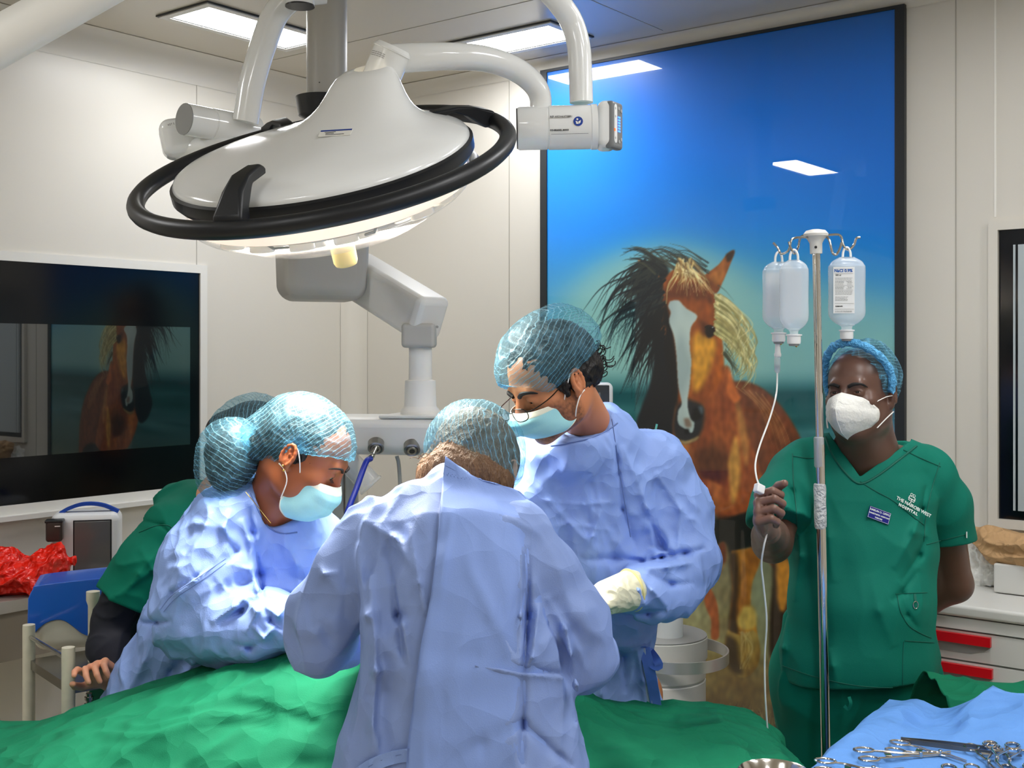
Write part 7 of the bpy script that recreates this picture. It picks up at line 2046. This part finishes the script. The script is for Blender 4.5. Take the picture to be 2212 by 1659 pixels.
# monitor behind the tall surgeon and the round equipment column
eq = thing('equipment_column', P(1430, 1600, 3.75) * np.array([1, 1, 0]), 'white round equipment cabinet with a metal rail beside the tall surgeon', 'equipment column')
ec = P(1425, 1380, 3.75); ezc = ec * np.array([1, 1, 0])
b = MB(); b.lathe(ezc, ez, [(.14, .06), (.146, .07), (.146, .665), (.141, .668), (.141, .673), (.146, .676), (.146, .735)], 56); b.build('drum', M_grey if False else mat('machine_white', (206, 206, 204), rough=.35), eq)
b = MB(); b.lathe(ezc, ez, [(.146, .736), (.151, .737), (.151, .800), (.147, .803), (0, .804)], 56); b.build('drum_top', mat('machine_white2', (196, 196, 192), rough=.35), eq)
b = MB(); b.lathe(ezc, ez, [(.149, .8035), (.149, .806), (0, .8065)], 56); b.build('worktop', M_grey2, eq)
rl = [ezc + np.array([.045 + .165 * math.cos(a), -.02 + .18 * math.sin(a), .745]) for a in np.linspace(-2.6, 1.9, 50)]
V = []
for p in rl:
    n_ = nrm((p - ezc - np.array([.045, -.02, .745])) * np.array([1, 1, 0]))
    for a_, z_ in ((0, -.018), (.005, -.018), (.005, .018), (0, .018)): V.append(p + n_ * a_ + ez * z_)
k_ = len(rl); Fq = [(i * 4 + j, i * 4 + (j + 1) % 4, (i + 1) * 4 + (j + 1) % 4, (i + 1) * 4 + j) for i in range(k_ - 1) for j in range(4)] + [(3, 2, 1, 0), tuple((k_ - 1) * 4 + j for j in range(4))]
MB().add(V, Fq).build('rail', mat('rail_satin', (206, 206, 204), rough=.35, metal=.7), eq, sharp=40)
MB().lathe(ezc + np.array([.02, -.03, .806]), ez, [(.05, 0), (.05, .05), (.046, .09), (.0, .092)], 32).build('clear_tub', mat('frosted', (224, 228, 230), rough=.3, alpha=.75), eq)
cp_ = P(1447, 985, 3.75); cq = cp_ * np.array([1, 1, 0])
b = MB(); b.lathe(cq, ez, [(.035, .806), (.035, 1.34), (.032, 1.36), (.032, 1.40)], 32); b.build('column', MATS['machine_white'], eq)
b = MB(); b.lathe(cq, ez, [(.036, 1.372), (.036, 1.392), (.033, 1.394)], 32, close=False); b.build('column_collar', M_whitem, eq)
b = MB(); b.lathe(cq + np.array([-.012, 0, 0]), ez, [(.026, 1.40), (.026, 1.412), (0, 1.413)], 28); b.build('column_cap', M_black, eq)
MB().tube(spline([P(1412, 960, 3.74), P(1415, 935, 3.74), P(1419, 916, 3.74)], 10), .0035, 8).build('green_tube', mat('teal_tube', (120, 210, 200), rough=.4), eq)
for k_ in range(4):
    a = math.pi / 4 + k_ * math.pi / 2; MB().lathe(ezc + np.array([.11 * math.cos(a), .11 * math.sin(a), 0]), ez, [(0, 0), (.022, 0), (.022, .05), (.01, .06)], 14).build('castor', M_black, eq)
mn = thing('patient_monitor', P(1250, 880, 3.9), 'white framed monitor screen on the mural side, just behind the tall surgeon', 'monitor')
ma = nrm(np.array([.96, -.2, 0])); mb2 = np.array([-ma[1], ma[0], 0]); MA = np.array([ma, mb2, ez])
mc = P(1240, 893, 3.85)
b = MB(); b.box(mc, (.255, .045, .205), MA, bev=.020); b.build('casing', mat('monitor_white', (226, 228, 230)), mn)
b = MB(); b.box(mc - mb2 * .0215, (.238, .006, .188), MA, bev=.0028); scn = b.build('screen', mat('monitor_screen', (52, 54, 56), rough=.2), mn)
b = MB(); b.box(mc - mb2 * .0252 + ma * .072 + ez * .055, (.036, .001, .030), MA); b.build('display_window', mat('display_grey', (96, 100, 104), rough=.3, emit=.1), scn, smooth=False)
b = MB(); b.box(mc - mb2 * .0258 + ma * .082 + ez * .064, (.008, .0008, .003), MA); b.build('print', M_paper, scn, smooth=False)
MB().tube([mc + mb2 * .02, mc + mb2 * .02 + np.array([0, .03, -.02]), (mc + mb2 * .05) * np.array([1, 1, 0]) + ez * .03], .014, 14).build('stand_pole', M_grey, mn)
MB().lathe((mc + mb2 * .05) * np.array([1, 1, 0]), ez, [(0, 0), (.10, 0), (.10, .02), (.02, .035)], 30).build('stand_base', M_grey2, mn)

# drawer cabinet at the right
cab_ = thing('drawer_cabinet', W(3.25, .23, 0), 'grey-white drawer cabinet with red handles under the right window', 'cabinet')
M_cab = mat('cabinet_white', (212, 212, 208), rough=.35); M_red = mat('red_handle', (206, 14, 28), rough=.3)
t0, t1, s1_ = 2.78, 3.85, .43
b = MB(); rbox(b, t0 + .01, t1 - .01, .02, s1_ - .022, .05, .905); b.build('carcass', mat('cabinet_grey', (176, 176, 172), rough=.4), cab_, smooth=False)
b = MB(); q = W((t0 + t1) / 2, s1_ / 2 + .008, .925); b.box(q, (t1 - t0 + .02, s1_ - .005, .036), AX, bev=.010); b.build('worktop', M_cab, cab_)
b = MB(); rbox(b, t0 + .01, t1 - .01, s1_ - .024, s1_ - .006, .868, .903); b.build('fascia', M_cab, cab_, smooth=False)
for i in range(9):
    zt2 = .862 - i * .0925 + (.0 if i == 0 else 0); zb2 = zt2 - .086
    if zb2 < .05: break
    b = MB(); pz = [(t0 + .02, zt2), (t1 - .02, zt2), (t1 - .02, zb2), (t0 + .02, zb2)]
    b.prism([W(a_, s1_ - .022, z_) for a_, z_ in pz], EL * .012); dw = b.build('drawer', M_cab, cab_, smooth=False)
    hx0, hx1 = t0 + .06, t0 + .325 + .005 * i
    rec = [(hx0, zt2 - .006), (hx1, zt2 - .006), (hx1, zt2 - .036), (hx1 - .02, zt2 - .052), (hx1 - .06, zt2 - .064), (hx0, zt2 - .066)]
    b = MB(); b.prism([W(a_, s1_ - .0100, z_) for a_, z_ in rec], EL * .0015); b.build('grip_recess', mat('recess_grey', (158, 158, 156), rough=.4), dw, smooth=False)
    b = MB(); rbox(b, hx0, hx1, s1_ - .010, s1_ + .006, zt2 - .034, zt2 - .006); hh = b.build('handle', M_red, dw, smooth=False)
# things on the cabinet
CZ = .9435
def ontop(px, py, z=CZ): return unP(px, py, z)
tb = ontop(2195, 1262); tub = thing('plastic_tub', tb, 'translucent white plastic tub on the cabinet, cut by the right edge', 'tub')
V = []; nn_ = 40; pf_ = [(0, .0, .0), (.9, .0, 0), (1.0, .01, 0), (1.07, .070, 0), (1.12, .073, 0), (1.12, .076, 0), (1.03, .074, 0), (.96, .012, 0), (.85, .006, 0), (0, .006, 0)]
for f, h_, _ in pf_:
    for k_ in range(nn_):
        a = 2 * math.pi * k_ / nn_; cx = math.copysign(abs(math.cos(a)) ** .5, math.cos(a)); cy = math.copysign(abs(math.sin(a)) ** .5, math.sin(a))
        V.append(tb + EM * .085 * f * cx + EL * .055 * f * cy + ez * (h_ + .001))
Fq = [(i * nn_ + k_, i * nn_ + (k_ + 1) % nn_, (i + 1) * nn_ + (k_ + 1) % nn_, (i + 1) * nn_ + k_) for i in range(len(pf_) - 1) for k_ in range(nn_)]
MB().add(V, Fq).build('tub_body', mat('frosted_tub', (222, 226, 230), rough=.35, alpha=.88), tub, sharp=50)
cw = Field(); c0_ = ontop(2122, 1262)
for dx, dz, r in ((0, .035, .042), (-.018, .07, .034), (.016, .085, .036), (.0, .115, .03), (.03, .03, .03), (-.01, .14, .022)): cw.ell(c0_ + EM * dx + ez * dz, (r, r * .9, r), None, .02)
cw.half((0, 0, CZ + .002), (0, 0, -1), .003)
cw.post.append(lambda X, d: d - .010 * noise(X * 34, 3) - .006 * noise(X * 70, 4) - .008 * ridge(X, (18, 18, 18), 8, .8, 1.4))
V, Q = cw.mesh(.004); cwo = thing('cotton_bag', c0_, 'clear bag stuffed with white cotton wool on the cabinet beside the man in green', 'bag')
mk('cotton_wool', V, Q, mat('cotton', (240, 240, 236), rough=.9, bump=.6, bscale=90), cwo)
MB().tube(spline([c0_ + EM * .0 + ez * .145 - EL * .0, c0_ + EM * .018 + ez * .150, c0_ + EM * .036 + ez * .138], 8), .006, 8).build('blue_clip', mat('clip_blue', (24, 80, 210), rough=.35), cwo)
b = MB(); q = ontop(2085, 1262)
w2 = Field(); 
for dx in (-.05, -.09): w2.ell(q + EM * dx - EL * .05 + ez * .05, (.05, .04, .05), None, .02)
w2.half((0, 0, CZ + .002), (0, 0, -1), .003); w2.post.append(lambda X, d: d - .01 * noise(X * 30, 13)); V, Q = w2.mesh(.006)
tag(mk('gauze_bundle', V, Q, MATS['cotton']), 'bundle of white gauze on the cabinet, seen behind the arm of the man in green', 'gauze')
br = Field(); b0 = ontop(2160, 1250)
br.seg(P(2105, 1152, 3.80), P(2290, 1200, 3.60), (.022, .028), (.05, .055), (0, 0, 1), .02); br.seg(P(2150, 1185, 3.76), P(2290, 1205, 3.62), (.04, .05), (.07, .06), (0, 0, 1), .02)
br.post.append(lambda X, d: d - .012 * ridge(X, (8, 8, 14), 501, 1.0, 1.3))
V, Q = br.mesh(.0045); bo_ = tag(mk('brown_paper', V, Q, mat('kraft_paper', (190, 152, 108), rough=.75, crease=.6, cscale=12)), 'crumpled brown kraft paper bag lying below the right window', 'paper bag')
bx = thing('supply_box', ontop(2230, 1240), 'white supply box on the cabinet holding up the brown paper', 'box')
b = MB(); q = P(2215, 1232, 3.70); q[2] = CZ + .048; b.box(q, (.16, .12, .092), AX, bev=.006); b.build('box_body', M_cab, bx)
